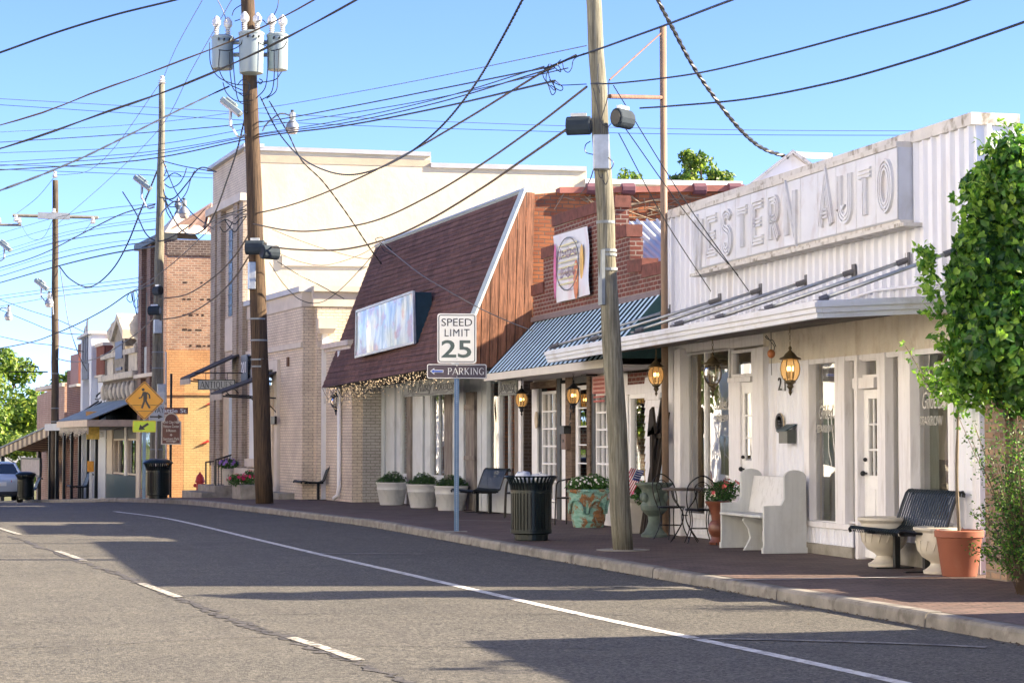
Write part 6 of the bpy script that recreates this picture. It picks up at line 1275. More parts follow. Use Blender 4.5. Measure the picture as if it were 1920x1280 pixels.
# transformers
TRG=M('transformer_grey',(.25,.31,.33),.45,.1,.05,3,.05,stain=(.36,.36,.33),sfac=.3)
def transformer(px,y0,y1,D,r,label):
    a=P(px,y1,D); h=P(px,y0,D).z-a.z; t=T('transformer',label,'transformer',a,0,'pole transformers on the brown pole')
    MB().lathe([(r*.93,0),(r*.96,.02),(r,h-.08),(r*1.04,h-.07),(r*1.06,h-.03),(r*.9,h),(r*.3,h+.03),(.001,h+.03)],seg=26).build('tank',TRG,t,smooth='auto')
    for k,(bx_,by_) in enumerate(((-r*.55,0),(r*.5,r*.2))):
        b=MB(); z=h
        for j in range(4): b.lathe([(.035,0),(.07,.02),(.035,.045)],(bx_,by_,z+j*.05),10)
        b.lathe([(.06,0),(.10,.05),(.10,.14),(.06,.2),(.03,.24)],(bx_,by_,z+.2),10); b.build('bushing',CER,t,smooth='auto')
    dirp=(g2+v2*.9); MB().box(-.05,.05,r*.9,r*.9+.25,h*.25,h*.32).box(-.05,.05,r*.9,r*.9+.25,h*.72,h*.79).build('bracket',GALV,t)
    for k in range(3): MB().tube([((k-1)*.12,-r,h*.82),((k-1)*.12,-r-.08,h*.84)],.022,6).build('terminal',BLK,t)
    return t
transformer(417,68,130,45.9,.245,'left smaller grey transformer with a dark stained lid on the brown pole')
transformer(471,60,138,45.6,.275,'large grey transformer in the middle of the three on the brown pole')
transformer(520,64,132,45.9,.235,'right grey transformer with two porcelain bushings on the brown pole')
# transformer brackets to the pole
b=MB(); 
for y in (80,103): b.tube([P(438,y,46)-g2,P(505,y,46)-g2],.05,4)
b.build('transformer_bracket',GALV,p2)
# lamps and floodlights on the poles
def lamp(px,py,D,ax,ay,s,label):
    c=P(px,py,D); t=T('street_lamp',label,'street lamp',c,0,'bucket street lamps on the utility poles')
    MB().lathe([(.05*s,.55*s),(.055*s,.62*s),(.001,.63*s)],seg=12).build('photocell',DKW,t); MB().lathe([(.07*s,.28*s),(.1*s,.34*s),(.1*s,.52*s),(.05*s,.55*s)],seg=14).build('housing',GALV,t,smooth='auto')
    MB().lathe([(.2*s,0),(.22*s,.03*s),(.2*s,.14*s),(.1*s,.28*s)],seg=18).build('shade',GALV,t,smooth='auto'); MB().lathe([(.12*s,-.16*s),(.18*s,-.1*s),(.2*s,0)],seg=16).build('lens',M('lamp_lens',(.62,.55,.50),.3),t,smooth='auto')
    a=P(ax,ay,D)-c; MB().tube(cat([Vector((0,0,.4*s)),Vector((a.x*.4,a.y*.4,.5*s)),Vector((a.x*.85,a.y*.85,a.z*.4+.2*s)),a],5),.028*s,6).build('arm',GALV,t); return t
lamp(548,242,45.6,492,246,.68,'bucket street lamp on the arm of the pole with transformers'); lamp(345,402,59.6,300,408,.75,'bucket street lamp on the arm of the grey pole'); lamp(92,570,79.6,100,590,.8,'bucket street lamp tucked beside the crossarm pole'); lamp(16,595,100,-12,590,.95,'far bucket street lamp at the left edge')
def flood(px,py,D,ax,ay,s,label):
    c=P(px,py,D); t=T('floodlight',label,'floodlight',c,0,'box floodlights on the utility poles'); rx=R0; up=Z0; M4=Matrix.Rotation(-YAW,4,'Z')@Matrix.Rotation(rad(38),4,'Y')
    o=MB().box(-.34*s,.34*s,-.2*s,.2*s,-.02*s,.12*s).box(-.25*s,.1*s,-.16*s,.16*s,.12*s,.2*s).build('housing',TRG,t,bevel=.02); o.data.transform(M4); o=MB().box(-.31*s,.31*s,-.18*s,.18*s,-.06*s,-.02*s).build('lens',M('lamp_lens',(.6,.5,.5)),t); o.data.transform(M4)
    a=P(ax,ay,D)-c; MB().tube([Vector((0,0,-.05)),Vector((0,0,-.5*s)),Vector((.02,0,-.5*s))],.045*s,5).tube(cat([Vector((0,0,-.5*s))+R0*.03,(a+Vector((0,0,-.45*s)))*.5+Vector((0,0,-.2*s)),a],4),.03*s,5).build('bracket',GALV,t)
flood(432,203,45.6,462,252,.8,'box floodlight on the brown pole with transformers'); flood(266,345,59.6,290,388,.85,'box floodlight on the grey pole'); flood(77,535,79.6,97,560,.9,'box floodlight on the crossarm pole'); flood(8,462,100,-8,480,1.1,'small box light at the far left edge')
# boxes on poles
o=MB().box(-.10,.10,-.09,.09,-.22,.22).build('meter_box',GALV,p1,bevel=.01); o.location=P(1127,286,26.2)-g1; o.rotation_euler=(0,0,-YAW)
o=MB().box(-.11,.11,-.08,.08,-.5,.5).build('conduit_plate',M('dull_zinc',(.22,.25,.27),.7,.2),p1); o.location=P(1128,520,26.35)-g1; o.scale=(.2,1,.7)
o=MB().box(-.12,.12,-.12,.12,-.3,.3).build('cable_box',GALV,p2,bevel=.01); o.location=P(472,517,45.75)-g2; o.scale=(.6,1,1)
o=MB().box(-.11,.11,-.12,.12,-.2,.2).build('cable_box',GALV,p3,bevel=.01); o.location=P(296,612,59.7)-g3
o=MB().box(-.12,.12,-.12,.12,-.28,.28).build('control_cabinet',GALV,p3,bevel=.01); o.location=P(303,738,59.7)-g3; o=MB().tube([P(311,660,59.7)-g3,P(311,930,59.7)-g3],.03,6).build('conduit',GALV,p3)
def splice(px,py,D,rz,label,s=1):
    c=P(px,py,D); t=T('cable_splice_case',label,'splice case',c,rz); b=MB(); pr=ccw([(.13*s*math.cos(k*.5236)*(1.0),.17*s*math.sin(k*.5236)) for k in range(12)])
    o=MB().prism(pr,-.22*s,.22*s).build('case',M('splice_grey',(.03,.042,.055),.8,0,spec=.2),t,bevel=.02); MB().prism([(a*.75,c_*.75) for a,c_ in pr],-.235*s,-.221*s).build('opening',BLK,t); MB().box(-.03,.03,-.1,.1,.16*s,.22*s).build('hanger',GALV,t)
splice(1085,236,26.2,1.1,'dark grey splice case hanging left of the near pole',.72); splice(1168,223,26.2,-.9,'dark grey splice case hanging right of the near pole',.74); splice(478,464,45.6,1.2,'small splice case on the left face of the brown pole',.95); splice(506,473,45.6,-1.1,'small splice case on the right face of the brown pole',.95); splice(289,582,59.5,1.0,'upper splice case on the grey pole',.8); splice(296,545,59.5,.4,'top splice case high on the grey pole',.8)
# steel pipe post with arms
D5=30.6; g=base(1248,D5); sp_=T('steel_pipe_post','rusty galvanised pipe post with an arm reaching to the near utility pole','pipe post',g)
tp=P(1243,50,D5)-g; MB().tube([Vector((0,0,0)),tp],.052,12).build('pipe',WOOD('rust_pipe',(.27,.19,.13),(.18,.13,.10),12,.6,.6,.2,stain=(.36,.22,.13)),sp_,smooth=True)
MB().tube([P(1143,181,26.4)-g,P(1240,183,D5)-g],.03,8).build('arm',RUST,sp_); MB().tube([P(1143,150,26.4)-g,P(1240,62,D5)-g],.012,6).build('brace',RUST,sp_)
# ---------------------------------------------------------------- road signs
def rrect(w,h,r,n=5,cx=0,cz=0):
    o=[]
    for (sx,sz,a0) in ((1,-1,-90),(1,1,0),(-1,1,90),(-1,-1,180)):
        for k in range(n+1): a=rad(a0+90*k/n); o.append((cx+sx*(w/2-r)+r*math.cos(a),cz+sz*(h/2-r)+r*math.sin(a)))
    return o
SWH=M('sign_white',(.70,.71,.68),.35,0,.03,3,0); SBK=M('sign_black',(.012,.012,.014),.4); SGR=M('sign_faded_black',(.07,.10,.09),.4); BLUG=M('post_blue_grey',(.14,.22,.32),.45,.5,.12,6,.1)
D=31.8; g=base(856,D); RZ=-.16
ss=T('speed_limit_sign','white speed limit 25 sign on a perforated steel post at the kerb','road sign',g,RZ)
def lz(py,px=856): return P(px,py,D).z-g.z
b=MB(); b.box(-.035,.035,-.02,.0,0,lz(590)).box(-.035,-.028,.0,.03,0,lz(590)).box(.028,.035,.0,.03,0,lz(590)); b.build('post',BLUG,ss); b=MB()
for k in range(120): z=.05+k*.0254
for k in range(0,100): z=.03+k*.031; b.box(-.006,.006,-.0225,-.0195,z,z+.012)
b.build('punched_holes',M('hole_pale',(.5,.55,.6)),ss)
MB().box(-.16,.16,-.12,.12,.0,.006).build('footing',CONC,ss)
zc=lz(634.5); w_=.60; h_=.76
MB().prism(rrect(w_,h_,.04,5,0,zc),-.036,-.032).build('plate',SWH,ss); b=MB(); ribbon(b,rrect(w_-.05,h_-.05,.03,5,0,zc),.012,-.0368,-.036,close=True); b.build('black_border',SBK,ss)
text('SPEED',.165,SBK,ss,onwall(0,-.0364,zc+.24),width=.47,bold=.0,ext=.0006); text('LIMIT',.165,SBK,ss,onwall(0,-.0364,zc+.08),width=.38,bold=.0,ext=.0006,space=1.15); text('25',.37,SGR,ss,onwall(0,-.0364,zc-.175),width=.46,bold=.006,ext=.0006)
b=MB(); b.ball((0,-.036,zc+.31),.008,5).ball((0,-.036,zc-.31),.008,5).build('bolt',GALV,ss)
zc=lz(696); PKB_=M('parking_brown',(.075,.058,.068),.4,0,.08,3,0); pl=MB().prism(rrect(.92,.225,.03,5,0,zc),-.034,-.03).build('parking_plate',PKB_,ss); b=MB(); ribbon(b,rrect(.90,.205,.025,5,0,zc),.011,-.037,-.034,close=True); b.build('white_border',SWH,pl)
serif('PARKING',.10,SWH,pl,onwall(.14,0,zc)@Matrix.Rotation(-math.pi/2,4,'X')@Matrix.Translation((0,-.0346,0)),width=.56,ext=.0006)
b=MB(); b.prism(ccw([(-.41,zc),(-.345,zc+.048),(-.345,zc+.02),(-.205,zc+.02),(-.205,zc-.02),(-.345,zc-.02),(-.345,zc-.048)]),-.0365,-.034,1).prism(ccw([(-.393,zc),(-.352,zc+.03),(-.352,zc+.012),(-.213,zc+.012),(-.213,zc-.012),(-.352,zc-.012),(-.352,zc-.03)]),-.038,-.0366,0); b.build('blue_arrow',[M('arrow_blue',(.03,.09,.42),.4),SWH],pl)
b=MB(); b.ball((0,-.04,zc+.085),.011,5).ball((0,-.04,zc-.085),.011,5).build('bolt',GALV,pl)
# crossing sign
D=52; g=base(270,D); cs=T('crossing_sign','yellow diamond pedestrian crossing sign with a lime arrow plate beneath','road sign',g,-.22)
s_=3900/52; hd=37/s_; zc=P(271,751,D).z-g.z
YLW=M('sign_amber',(.80,.36,.012),.4,0,.03,3,0); LIM=M('sign_lime',(.58,.78,.02),.4,0,.03,3,0)
MB().box(-.04,.04,-.02,.02,0,zc+.2).build('post',BLUG,cs)
def rdia(h,r):
    q=rrect(h*1.414,h*1.414,r,4); c=math.cos(math.pi/4); return [((x-z)*c,(x+z)*c+zc) for x,z in q]
MB().prism(rdia(hd,.05),-.034,-.03).build('diamond_plate',YLW,cs); b=MB(); ribbon(b,rdia(hd-.035,.04),.016,-.037,-.034,close=True)
Y0=-.038
def fig(pts,w): ribbon(b,[(x*hd,zc+z*hd) for x,z in pts],w*hd,Y0,-.034)
b.prism([( -.07*hd+.075*hd*math.cos(k*.524),zc+.56*hd+.075*hd*math.sin(k*.524)) for k in range(12)],Y0,-.034)
b.prism(ccw([(hd*x,zc+hd*z) for x,z in ((-.10,.44),(.04,.46),(.13,.40),(.13,.10),(.10,-.02),(-.06,-.02),(-.06,.2))]),Y0-.001,-.034)
fig([(-.06,.42),(-.14,.18),(-.29,.12)],.065); fig([(.10,.42),(.24,.30),(.27,.10)],.065); fig([(-.0,.0),(-.06,-.18),(-.13,-.38)],.10); fig([(.06,.02),(.16,-.18),(.27,-.37)],.095)
b.box(-.72*hd,-.12*hd,Y0,-.034,zc-.235*hd,zc-.215*hd).box(.22*hd,.72*hd,Y0,-.034,zc-.235*hd,zc-.215*hd).box(-.42*hd,.42*hd,Y0,-.034,zc-.535*hd,zc-.515*hd)
b.build('walking_figure',SBK,cs)
z2=P(271,799,D).z-g.z; q=MB().prism(rrect(.58,.29,.03,4,0,z2),-.034,-.03).build('arrow_plate',LIM,cs); b=MB(); ribbon(b,rrect(.55,.26,.03,4,0,z2),.01,-.037,-.034,close=True); b.build('border',YLW,q)
b=MB(); b.prism(ccw([(-.14,z2-.09),(-.10,z2+.045),(-.055,z2+.0),(.08,z2+.09),(.12,z2+.045),(-.015,z2-.04),(.03,z2-.08)]),Y0,-.034); b.build('black_arrow',SBK,q)
# one way + street name + brown info sign
D=58; g=base(319,D); st_=T('street_name_post','black post with a brown street-name blade and a brown arched visitor sign','street sign',g,-.22); z=lambda py: P(319,py,D).z-g.z
MB().tube([(0,.06,0),(0,.06,z(700))],.035,8).build('post',BLK,st_)
BRN=M('sign_brown',(.17,.055,.035),.4,0,.05,3,0); s_=3900/D
zb_=z(770); q=MB().box(-.45,.48,.0,.02,zb_-.09,zb_+.09).build('street_blade',BRN,st_); text('Mattie St',.165,SWH,q,onwall(.03,-.004,zb_),width=.80,bold=.004)
cx=.02; za,zb2=z(780),z(832); hw=17.5/s_
pl=[(cx-hw,zb2),(cx+hw,zb2),(cx+hw,za-.16)]+[(cx+hw*.74*math.cos(rad(k*18)),za-.14+.22*math.sin(rad(k*18))) for k in range(11)]+[(cx-hw,za-.16)]
q=MB().prism(ccw(pl),-.02,.02).build('visitor_plate',BRN,st_); b=MB(); ribbon(b,pl,.035,-.025,.0,close=True); b.build('cream_border',M('cream_paint',(.68,.62,.48)),q)
CP=M('cream_paint',(1,1,1))
for k,tx in enumerate(('Old City Hall','Visitors Center','& Museum','','Sanctuary Park')): 
    if tx: text(tx,.105,CP,q,onwall(cx,-.024,za-.17-k*.115),width=hw*1.7*(.62 if tx[0]=='&' else 1),bold=.003)
b=MB(); b.prism([(cx-.04,za-.52),(cx,za-.56),(cx+.04,za-.52),(cx,za-.48)],-.024,-.02).build('diamond_mark',CP,q); b=MB().box(cx-.14,cx+.08,-.024,-.02,zb2+.06,zb2+.085).prism([(cx+.06,zb2+.04),(cx+.16,zb2+.0725),(cx+.06,zb2+.105)],-.024,-.02).build('small_arrow',CP,q)
D=56; g=base(292,D); ow=T('one_way_sign','grey-white ONE WAY sign half hidden behind the yellow diamond','road sign',g,-.22); z=lambda py: P(292,py,D).z-g.z; s_=3900/D
MB().tube([(.0,.04,0),(.0,.04,z(735))],.03,6).build('post',GALV,ow); x0=(278-292)/s_; x1=(307-292)/s_; ym=z(745)
q=MB().prism(rrect(x1-x0,z(735)-z(789),.03,3,(x0+x1)/2,(z(735)+z(789))/2),.0,.006).build('plate',M('sign_grey_white',(.40,.44,.48),.4),ow); text('ONE',.20,SBK,q,onwall((x0+x1)/2,-.004,z(754)),width=.30); text('WAY',.22,SBK,q,onwall((x0+x1)/2+.03,-.004,z(769)),width=.34)
b=MB(); zz=z(781); b.prism(ccw([(x0+.03,zz-.02),(x0+.25,zz-.02),(x0+.25,zz-.06),(x1-.03,zz),(x0+.25,zz+.06),(x0+.25,zz+.02),(x0+.03,zz+.02)]),-.006,-.0); b.build('black_arrow',SBK,q)
# orange panel box on a post, fire hydrant, flower pots at 201
D=69; g=base(170,D); z=lambda py: P(170,py,D).z-g.z; ob=T('orange_box_post','square orange box on a grey post in front of the white arch','box on post',g,-.2); MB().box(-.05,.05,0,.05,0,z(868)).build('post',GALV,ob); MB().box(-.10,.10,-.1,.06,z(884),z(864)).build('box',M('orange_paint',(.80,.34,.02),.5),ob,bevel=.01)
ow2=T('paper_lantern_banner','small patterned yellow and orange banner hanging under the tan canopy fascia','banner',P(174,815,71),-.2); MB().box(-.22,.22,0,.02,-.15,.35).build('lower_cloth',M('banner_gold',(.66,.48,.12),.8,0,.3,9,0),ow2); MB().box(-.24,.2,0,.02,.35,.8).build('upper_cloth',M('banner_amber',(.62,.32,.10),.8,0,.3,9,0),ow2)
HY=M('hydrant_red',(.50,.035,.03),.5,0,.15,9,.1,stain=(.6,.2,.15)); g=base(375,60); hy=T('fire_hydrant','faded red fire hydrant before the yellow painted brick wall','fire hydrant',g,.3)
MB().lathe([(.17,0),(.17,.03),(.11,.04),(.105,.42),(.14,.43),(.14,.47),(.125,.50),(.11,.58),(.06,.66),(.03,.68),(.03,.72),(.001,.73)],seg=16).build('barrel',HY,hy,smooth='auto')
for a in (0,2.1,4.2): c,s2=math.cos(a),math.sin(a); MB().tube([(c*.08,s2*.08,.34),(c*.19,s2*.19,.34)],.055,8).tube([(c*.18,s2*.18,.34),(c*.215,s2*.215,.34)],.03,6).build('outlet',HY,hy)
g=base(428,55); t_=pot('flower_pot','tall white pot of purple flowers on the steps of 201','plant pot',g+Vector((0,0,.30)),[(.10,0),(.11,.02),(.17,.42),(.19,.44),(.17,.46),(.001,.44)],CRM,18); plant('flowering_plant','purple-flowered plant in the tall white pot by the railing','plant',g+Vector((0,0,.76)),[((0,0,.1),(.26,.22,.17))],420,.07,FG,rg,(M('purple_flower',(.30,.16,.50)),.05),40)
g=base(460,50.5); t_=T('flower_box','low concrete flower box under the bay sill of 201','planter',g,E.rz); MB().box(-.55,.4,-.2,.2,0,.35).build('box',CONC,t_,bevel=.01); plant('flowering_plant','plant with crimson flowers in the low concrete box at 201','plant',g+Vector((0,0,.36)),[((-.2,0,.1),(.25,.2,.14)),((.12,0,.14),(.22,.2,.18))],500,.06,FG,rg,(M('crimson_flower',(.55,.03,.10)),.05),45)
g=GS(582,930); yp=T('bollard','cream capped pipe bollard on a yellow painted block beside the low annex','bollard',g+Vector((0,.2,0)),0); MB().box(-.28,.3,-.16,.2,0,.16).build('block',M('yellow_block',(.58,.42,.08),.8,0,.2,5,.3),yp,bevel=.02); MB().lathe([(.10,.16),(.10,.78),(.001,.78)],seg=14).build('pipe',M('cream_pipe',(.62,.56,.42),.6,0,.1,4,.1),yp,smooth='auto'); MB().lathe([(.115,.78),(.115,.83),(.001,.84)],seg=14).build('cap',RUST,yp)
# small red star ornaments on the yellow wall
for k,(px,py,sz) in enumerate(((398,760,.25),(392,833,.3))):
    a=HS.uz(px,py,.08); o=MB().prism(ccw([(0,0),(sz*1.1,.08),(sz*.9,.5*sz)]),-.02,.02).build('red_pennant',HY); o.location=HS.W(a[0]-sz,-.06,a[1]); tag(o,('small','large')[k]+' red triangular pennant fixed to the yellow painted wall','pennant')
# crested iron bracket far left
g=P(54,697,79); ib=T('iron_scroll_bracket','delicate black wrought-iron scroll bracket reaching from the crossarm pole','bracket',g,-YAW); b=MB(); b.tube([(-.75,0,0),(.72,0,0)],.025,5)
for s3 in (-1,1):
    b.tube(cat([(0,0,.55),(s3*.12,0,.4),(s3*.05,0,.28),(s3*.3,0,.2),(s3*.4,0,.05)],5),.014,4)
    for cxx,rr in ((.17,.09),(.3,.07),(.08,.06)): b.tube([(s3*cxx+rr*math.cos(q),0,.14+rr*math.sin(q)) for q in [j*.7 for j in range(9)]],.012,4)
b.build('scrollwork',BLK,ib)

# ---------------------------------------------------------------- parked car
CARP=M('silver_blue_paint',(.60,.68,.76),.22,.35,.02,2,0); CG=M('car_glass',(.02,.03,.04),.06,0,.1,2,0,spec=.8); TYR=M('tyre_rubber',(.015,.015,.016),.8)
g=G(-14,938); cyaw=.05; g=Vector((1.32,77.5,zg(77.5))); car=T('parked_car','silver-blue sedan parked at the kerb at the far left, seen from behind','car',g,cyaw)
secs=[(0,.60,.42,.88),(.04,.80,.30,.98),(.25,.86,.24,1.05),(.8,.89,.20,1.06),(1.5,.90,.18,1.0),(2.6,.90,.18,.98),(3.4,.90,.18,.94),(4.1,.87,.22,.82),(4.45,.78,.28,.70),(4.6,.62,.35,.55)]
v=[];f=[]; N_=16
for (y,hw,zb_,zt_2) in secs:
    for k in range(N_):
        a=2*math.pi*k/N_; c,s5=math.cos(a),math.sin(a); e=.45; x=hw*math.copysign(abs(c)**e,c); zz=(zb_+zt_2)/2+(zt_2-zb_)/2*math.copysign(abs(s5)**e,s5); v.append((x,y,zz))
n=len(secs); f=[(i*N_+k,i*N_+(k+1)%N_,(i+1)*N_+(k+1)%N_,(i+1)*N_+k) for i in range(n-1) for k in range(N_)]+[tuple(range(N_-1,-1,-1)),tuple(range((n-1)*N_,n*N_))]
MB().add(v,f).build('body',CARP,car,smooth=True)
def loft(q,name,mat): 
    v=[];f=[]
    for (y,hw,z) in q: v+=[(-hw,y,z),(hw,y,z)]
    return v
gh=MB(); gh.hexa([(-.80,.35,1.0),(.80,.35,1.0),(.80,3.3,.95),(-.80,3.3,.95)],[(-.60,1.05,1.42),(.60,1.05,1.42),(.60,2.35,1.45),(-.60,2.35,1.45)]); gh.build('glasshouse',CG,car,bevel=.05)
MB().hexa([(-.62,.98,1.40),(.62,.98,1.40),(.62,2.4,1.43),(-.62,2.4,1.43)],[(-.5,1.1,1.46),(.5,1.1,1.46),(.5,2.3,1.48),(-.5,2.3,1.48)]).build('roof',CARP,car,bevel=.03)
b=MB(); 
for s6 in (-1,1): b.tube([(s6*.80,.34,1.0),(s6*.61,1.02,1.42)],.045,6).tube([(s6*.80,3.3,.96),(s6*.61,2.4,1.42)],.04,6).tube([(s6*.80,1.8,1.0),(s6*.6,1.8,1.44)],.04,6)
b.build('pillar',CARP,car)
for s6 in (-1,1):
    MB().hexa([(s6*.42-.0,-.01,.76),(s6*.84,.10,.74),(s6*.84,.2,.74),(s6*.42,.05,.76)][::s6 if s6==1 else 1] if s6==1 else [(s6*.84,.10,.74),(s6*.42,-.01,.76),(s6*.42,.05,.76),(s6*.84,.2,.74)],[(s6*.42,.0,.86),(s6*.85,.12,.92),(s6*.85,.22,.92),(s6*.42,.06,.86)] if s6==1 else [(s6*.85,.12,.92),(s6*.42,.0,.86),(s6*.42,.06,.86),(s6*.85,.22,.92)]).build('tail_light',M('tail_red',(.35,.01,.015),.2),car)
    for y in (.85,3.6):
        w_=MB().lathe([(.20,-.1),(.32,-.1),(.335,-.06),(.335,.06),(.32,.1),(.20,.1)],seg=22).build('wheel',TYR,car); w_.data.transform(Matrix.Translation((s6*.80,y,.33))@Matrix.Rotation(math.pi/2,4,'Y')); r_=MB().lathe([(.001,-.08),(.2,-.08),(.2,.08),(.001,.08)],seg=14).build('rim',GALV,w_); r_.data.transform(Matrix.Translation((s6*.80,y,.33))@Matrix.Rotation(math.pi/2,4,'Y'))
    MB().box(s6*.86,s6*1.02,2.75,2.9,.95,1.07).build('door_mirror',CARP,car,bevel=.02)
MB().box(-.74,.74,-.03,.1,.28,.42).build('bumper_trim',BLK,car,bevel=.02); MB().box(-.26,.26,-.03,-.0,.62,.76).build('number_plate',SWH,car); MB().box(-.3,.3,-.02,.02,.80,.83).build('chrome_strip',GALV,car)

# ---------------------------------------------------------------- trees
TL=[LEAF('tree_leaf',(.14,.22,.04),.4),LEAF('tree_leaf_dark',(.06,.12,.025),.3),LEAF('tree_leaf_bright',(.28,.34,.06),.4)]
BARK=WOOD('bark',(.16,.13,.10),(.07,.055,.045),10,1.5)
def tree(name,label,x,y,h,r,seed,n=5200,size=.22,blobs=None,group=None,z=None):
    rg=random.Random(seed); g=Vector((x,y,zg(y) if z is None else z)); t=T(name,label,'tree',g,0,group)
    b=MB(); c=Vector((0,0,h*.62)); b.tube(cat([(0,0,-.1),(rg.uniform(-.2,.2),0,h*.25),(0,rg.uniform(-.2,.2),h*.6)],5),[.035*h]*3+[.028*h]*4+[.02*h]*4,8); bl=MB(); cs_=[]
    for k in range(26):
        d=Vector((rg.gauss(0,1),rg.gauss(0,1),rg.gauss(0,.8))).normalized()*rg.uniform(.35,1)**.6; p=c+Vector((d.x*r*.85,d.y*r*.85,d.z*h*.33)); cs_.append((p,rg.uniform(.22,.36)*r))
        if k<12: b.tube(cat([Vector((0,0,h*rg.uniform(.2,.5))),p*.5+Vector((0,0,h*.2)),p],4),[.012*h]*4+[.007*h]*5,5)
    for p,rr in cs_: leaves(bl,n//26,inblob(p,(rr,rr,rr*.75),.35),size,rg,(0,0,1,2),bend=.3,asp=.7)
    b.build('trunk',BARK,t); bl.build('crown',TL,t); return t
q=P(1318,322,75); tree('broadleaf_tree','bright green tree top showing above the long cream parapet',q.x,q.y,5.4,1.25,1,4200,.17,z=q.z-3.95)
q=P(1200,338,95); tree('broadleaf_tree','small tip of a tree crown just above the parapet beside the near pole',q.x-.6,q.y,6,1.2,2,1400,.2,z=q.z-5.0)
q=P(25,800,125); tree('broadleaf_tree','large bright green tree filling the far left end of the street',q.x-1.0,q.y,9.2,4.4,3,16000,.3)
q=P(-40,800,112); tree('broadleaf_tree','dark green tree at the left picture edge behind the parked car',q.x-1,q.y,7.5,3.2,4,6000,.28)
q=P(122,720,135); tree('broadleaf_tree','slim blue-green tree top between the far brick shops',q.x+.4,q.y,9.8,1.7,5,4000,.28)
q=P(52,860,118); tree('broadleaf_tree','yellow-green bush between the brown striped canopy posts',q.x,q.y,4.2,2.2,6,5000,.25)
q=P(90,880,140); bk_=T('grey_shed','low pale grey building seen through the far canopy posts','building',(q.x-2,q.y+6,zg(q.y)),0); MB().box(-9,9,0,6,0,3.2).build('wall',M('pale_grey_wall',(.40,.42,.44)),bk_); MB().box(-9.3,9.3,-.3,6.3,3.2,3.5).build('roof',REDBR,bk_); MB().box(-3,-1.6,-.05,.05,1,2.2).box(1,2.4,-.05,.05,1,2.2).build('window',DKW,bk_)
# a far line of woods closing the horizon
b=MB(); rg=random.Random(77)
for k in range(60):
    x=-150+k*6+rg.uniform(-2,2); y=230+rg.uniform(-12,12); r=rg.uniform(4,7); leaves(b,170,inblob((x,y,zg(y)+r*.7),(r,r*.7,r),.4),1.3,rg,(0,1))
tag(b.build('treeline',[TL[0],TL[1]]),'distant band of woods closing the horizon','woods',kind='stuff')

# ---------------------------------------------------------------- the other side of the street (mirrored in the windows); unseen blocks raised and whitened to bounce light
OPP=[((-8.2,-40),(-8.2,-14),9.5,'cream','unseen cream stucco block behind the camera, added across the street to bounce light'),((-8.0,-13.5),(-8.0,6),10,'white','unseen white-painted block across the street beside the camera, added to bounce light'),((-8.0,6.5),(-8.0,20),9.5,'cream','unseen cream shop block across the street ahead of the white block, added for bounce'),((-8.0,20.5),(-8.0,31),10,'white','tall white-painted shop with a shingled awning across the street'),((-8.3,31.2),(-8.5,44),9,'cream','cream block between the white shop and the brick shop across the street'),((-9,48),(-9.8,60),5.4,'brick','red brick shop across the street'),((-10.5,63),(-12.5,84),7.5,'cream','long cream painted building at the far end across the street'),((-13,86),(-16.5,108),6.5,'white','low white block beyond the long cream building across the street'),((-17,110),(-24,140),8,'cream','farthest cream block across the street')]
WPB=M('white_painted_wall',(.84,.85,.86),.8,0,.03,2,.2)
for k,(a,c,h,kd,lb) in enumerate(OPP):
    f=Fac(a,c,'opposite_shop',lb,'shop building'); mt={'cream':M('cream_wall',(.82,.79,.68),.8,0,.05,2,.2),'brick':ORBR,'white':WPB}[kd]
    MB().box(0,f.w,0,.3,2.7,h).build('upper_wall',mt,f.o); b=MB(); nb=int(f.w/6.2)
    for j in range(nb+1): u=(f.w-3)*j/nb; b.box(u,u+3,0,.3,0,2.7)
    b.build('piers',mt,f.o); DSG=M('dark_shop_glass',(.03,.04,.05),.08,0,.1,1,0,spec=.8)
    for j in range(nb):
        u=(f.w-3)*j/nb+3; u2=(f.w-3)*(j+1)/nb; win(f,u,u2,.7,2.7,.08,WTR,DSG,f.o,cols=2); MB().box(u,u2,.02,.25,0,.7).build('stall_riser',WTR,f.o)
        if h>6.5: win(f,u+.5,u+1.5,4.2,5.9,.08,WTR,DSG,f.o,cols=1,rows=2,out=.03)
    if k in (3,5):
        b=MB(); n=int(f.w/.3)
        for j in range(n): b.hexa([(f.w*j/n,-1.3,2.6),(f.w*(j+1)/n,-1.3,2.6),(f.w*(j+1)/n,0,3.3),(f.w*j/n,0,3.3)],[(f.w*j/n,-1.3,2.65),(f.w*(j+1)/n,-1.3,2.65),(f.w*(j+1)/n,0,3.36),(f.w*j/n,0,3.36)],j%2)
        b.build('awning',[AWW,M('scallop_white',(.7,.7,.66))] if k==3 else [SH,SH],f.o)
    MB().box(-.1,f.w+.1,-.2,.4,h,h+.2).build('coping',CAPM,f.o); MB().box(0,f.w,.3,9,-.2,h-.3).build('body',mt,f.o)
plant('azalea_bush','bushy pink-flowering shrub across the street','shrub',Vector((-6.4,44.6,.1)),[((0,0,1.1),(1.1,1.0,1.2)),((.6,1.3,.9),(.9,.9,1.0))],700,.16,FG,rg,(M('azalea_pink',(.70,.10,.22)),.16),260)
tree('broadleaf_tree','round leafy street tree across the street near the cream shop',-6.6,33,6.0,1.9,41,3600,.2); tree('broadleaf_tree','slim street tree across the street beside the gap between shops',-7.8,61.5,5.5,1.1,42,2000,.2); tree('broadleaf_tree','big leafy tree overhanging the far end of the opposite pavement',-9.5,90,9,3.4,43,5000,.3)
NB_=Fac((10.2,13.5),(10.2,-22),'unseen_near_shop','low cream shop added outside the picture on the near right to shade the road','shop building')  # unseen shop added for the dark shadow across the near road
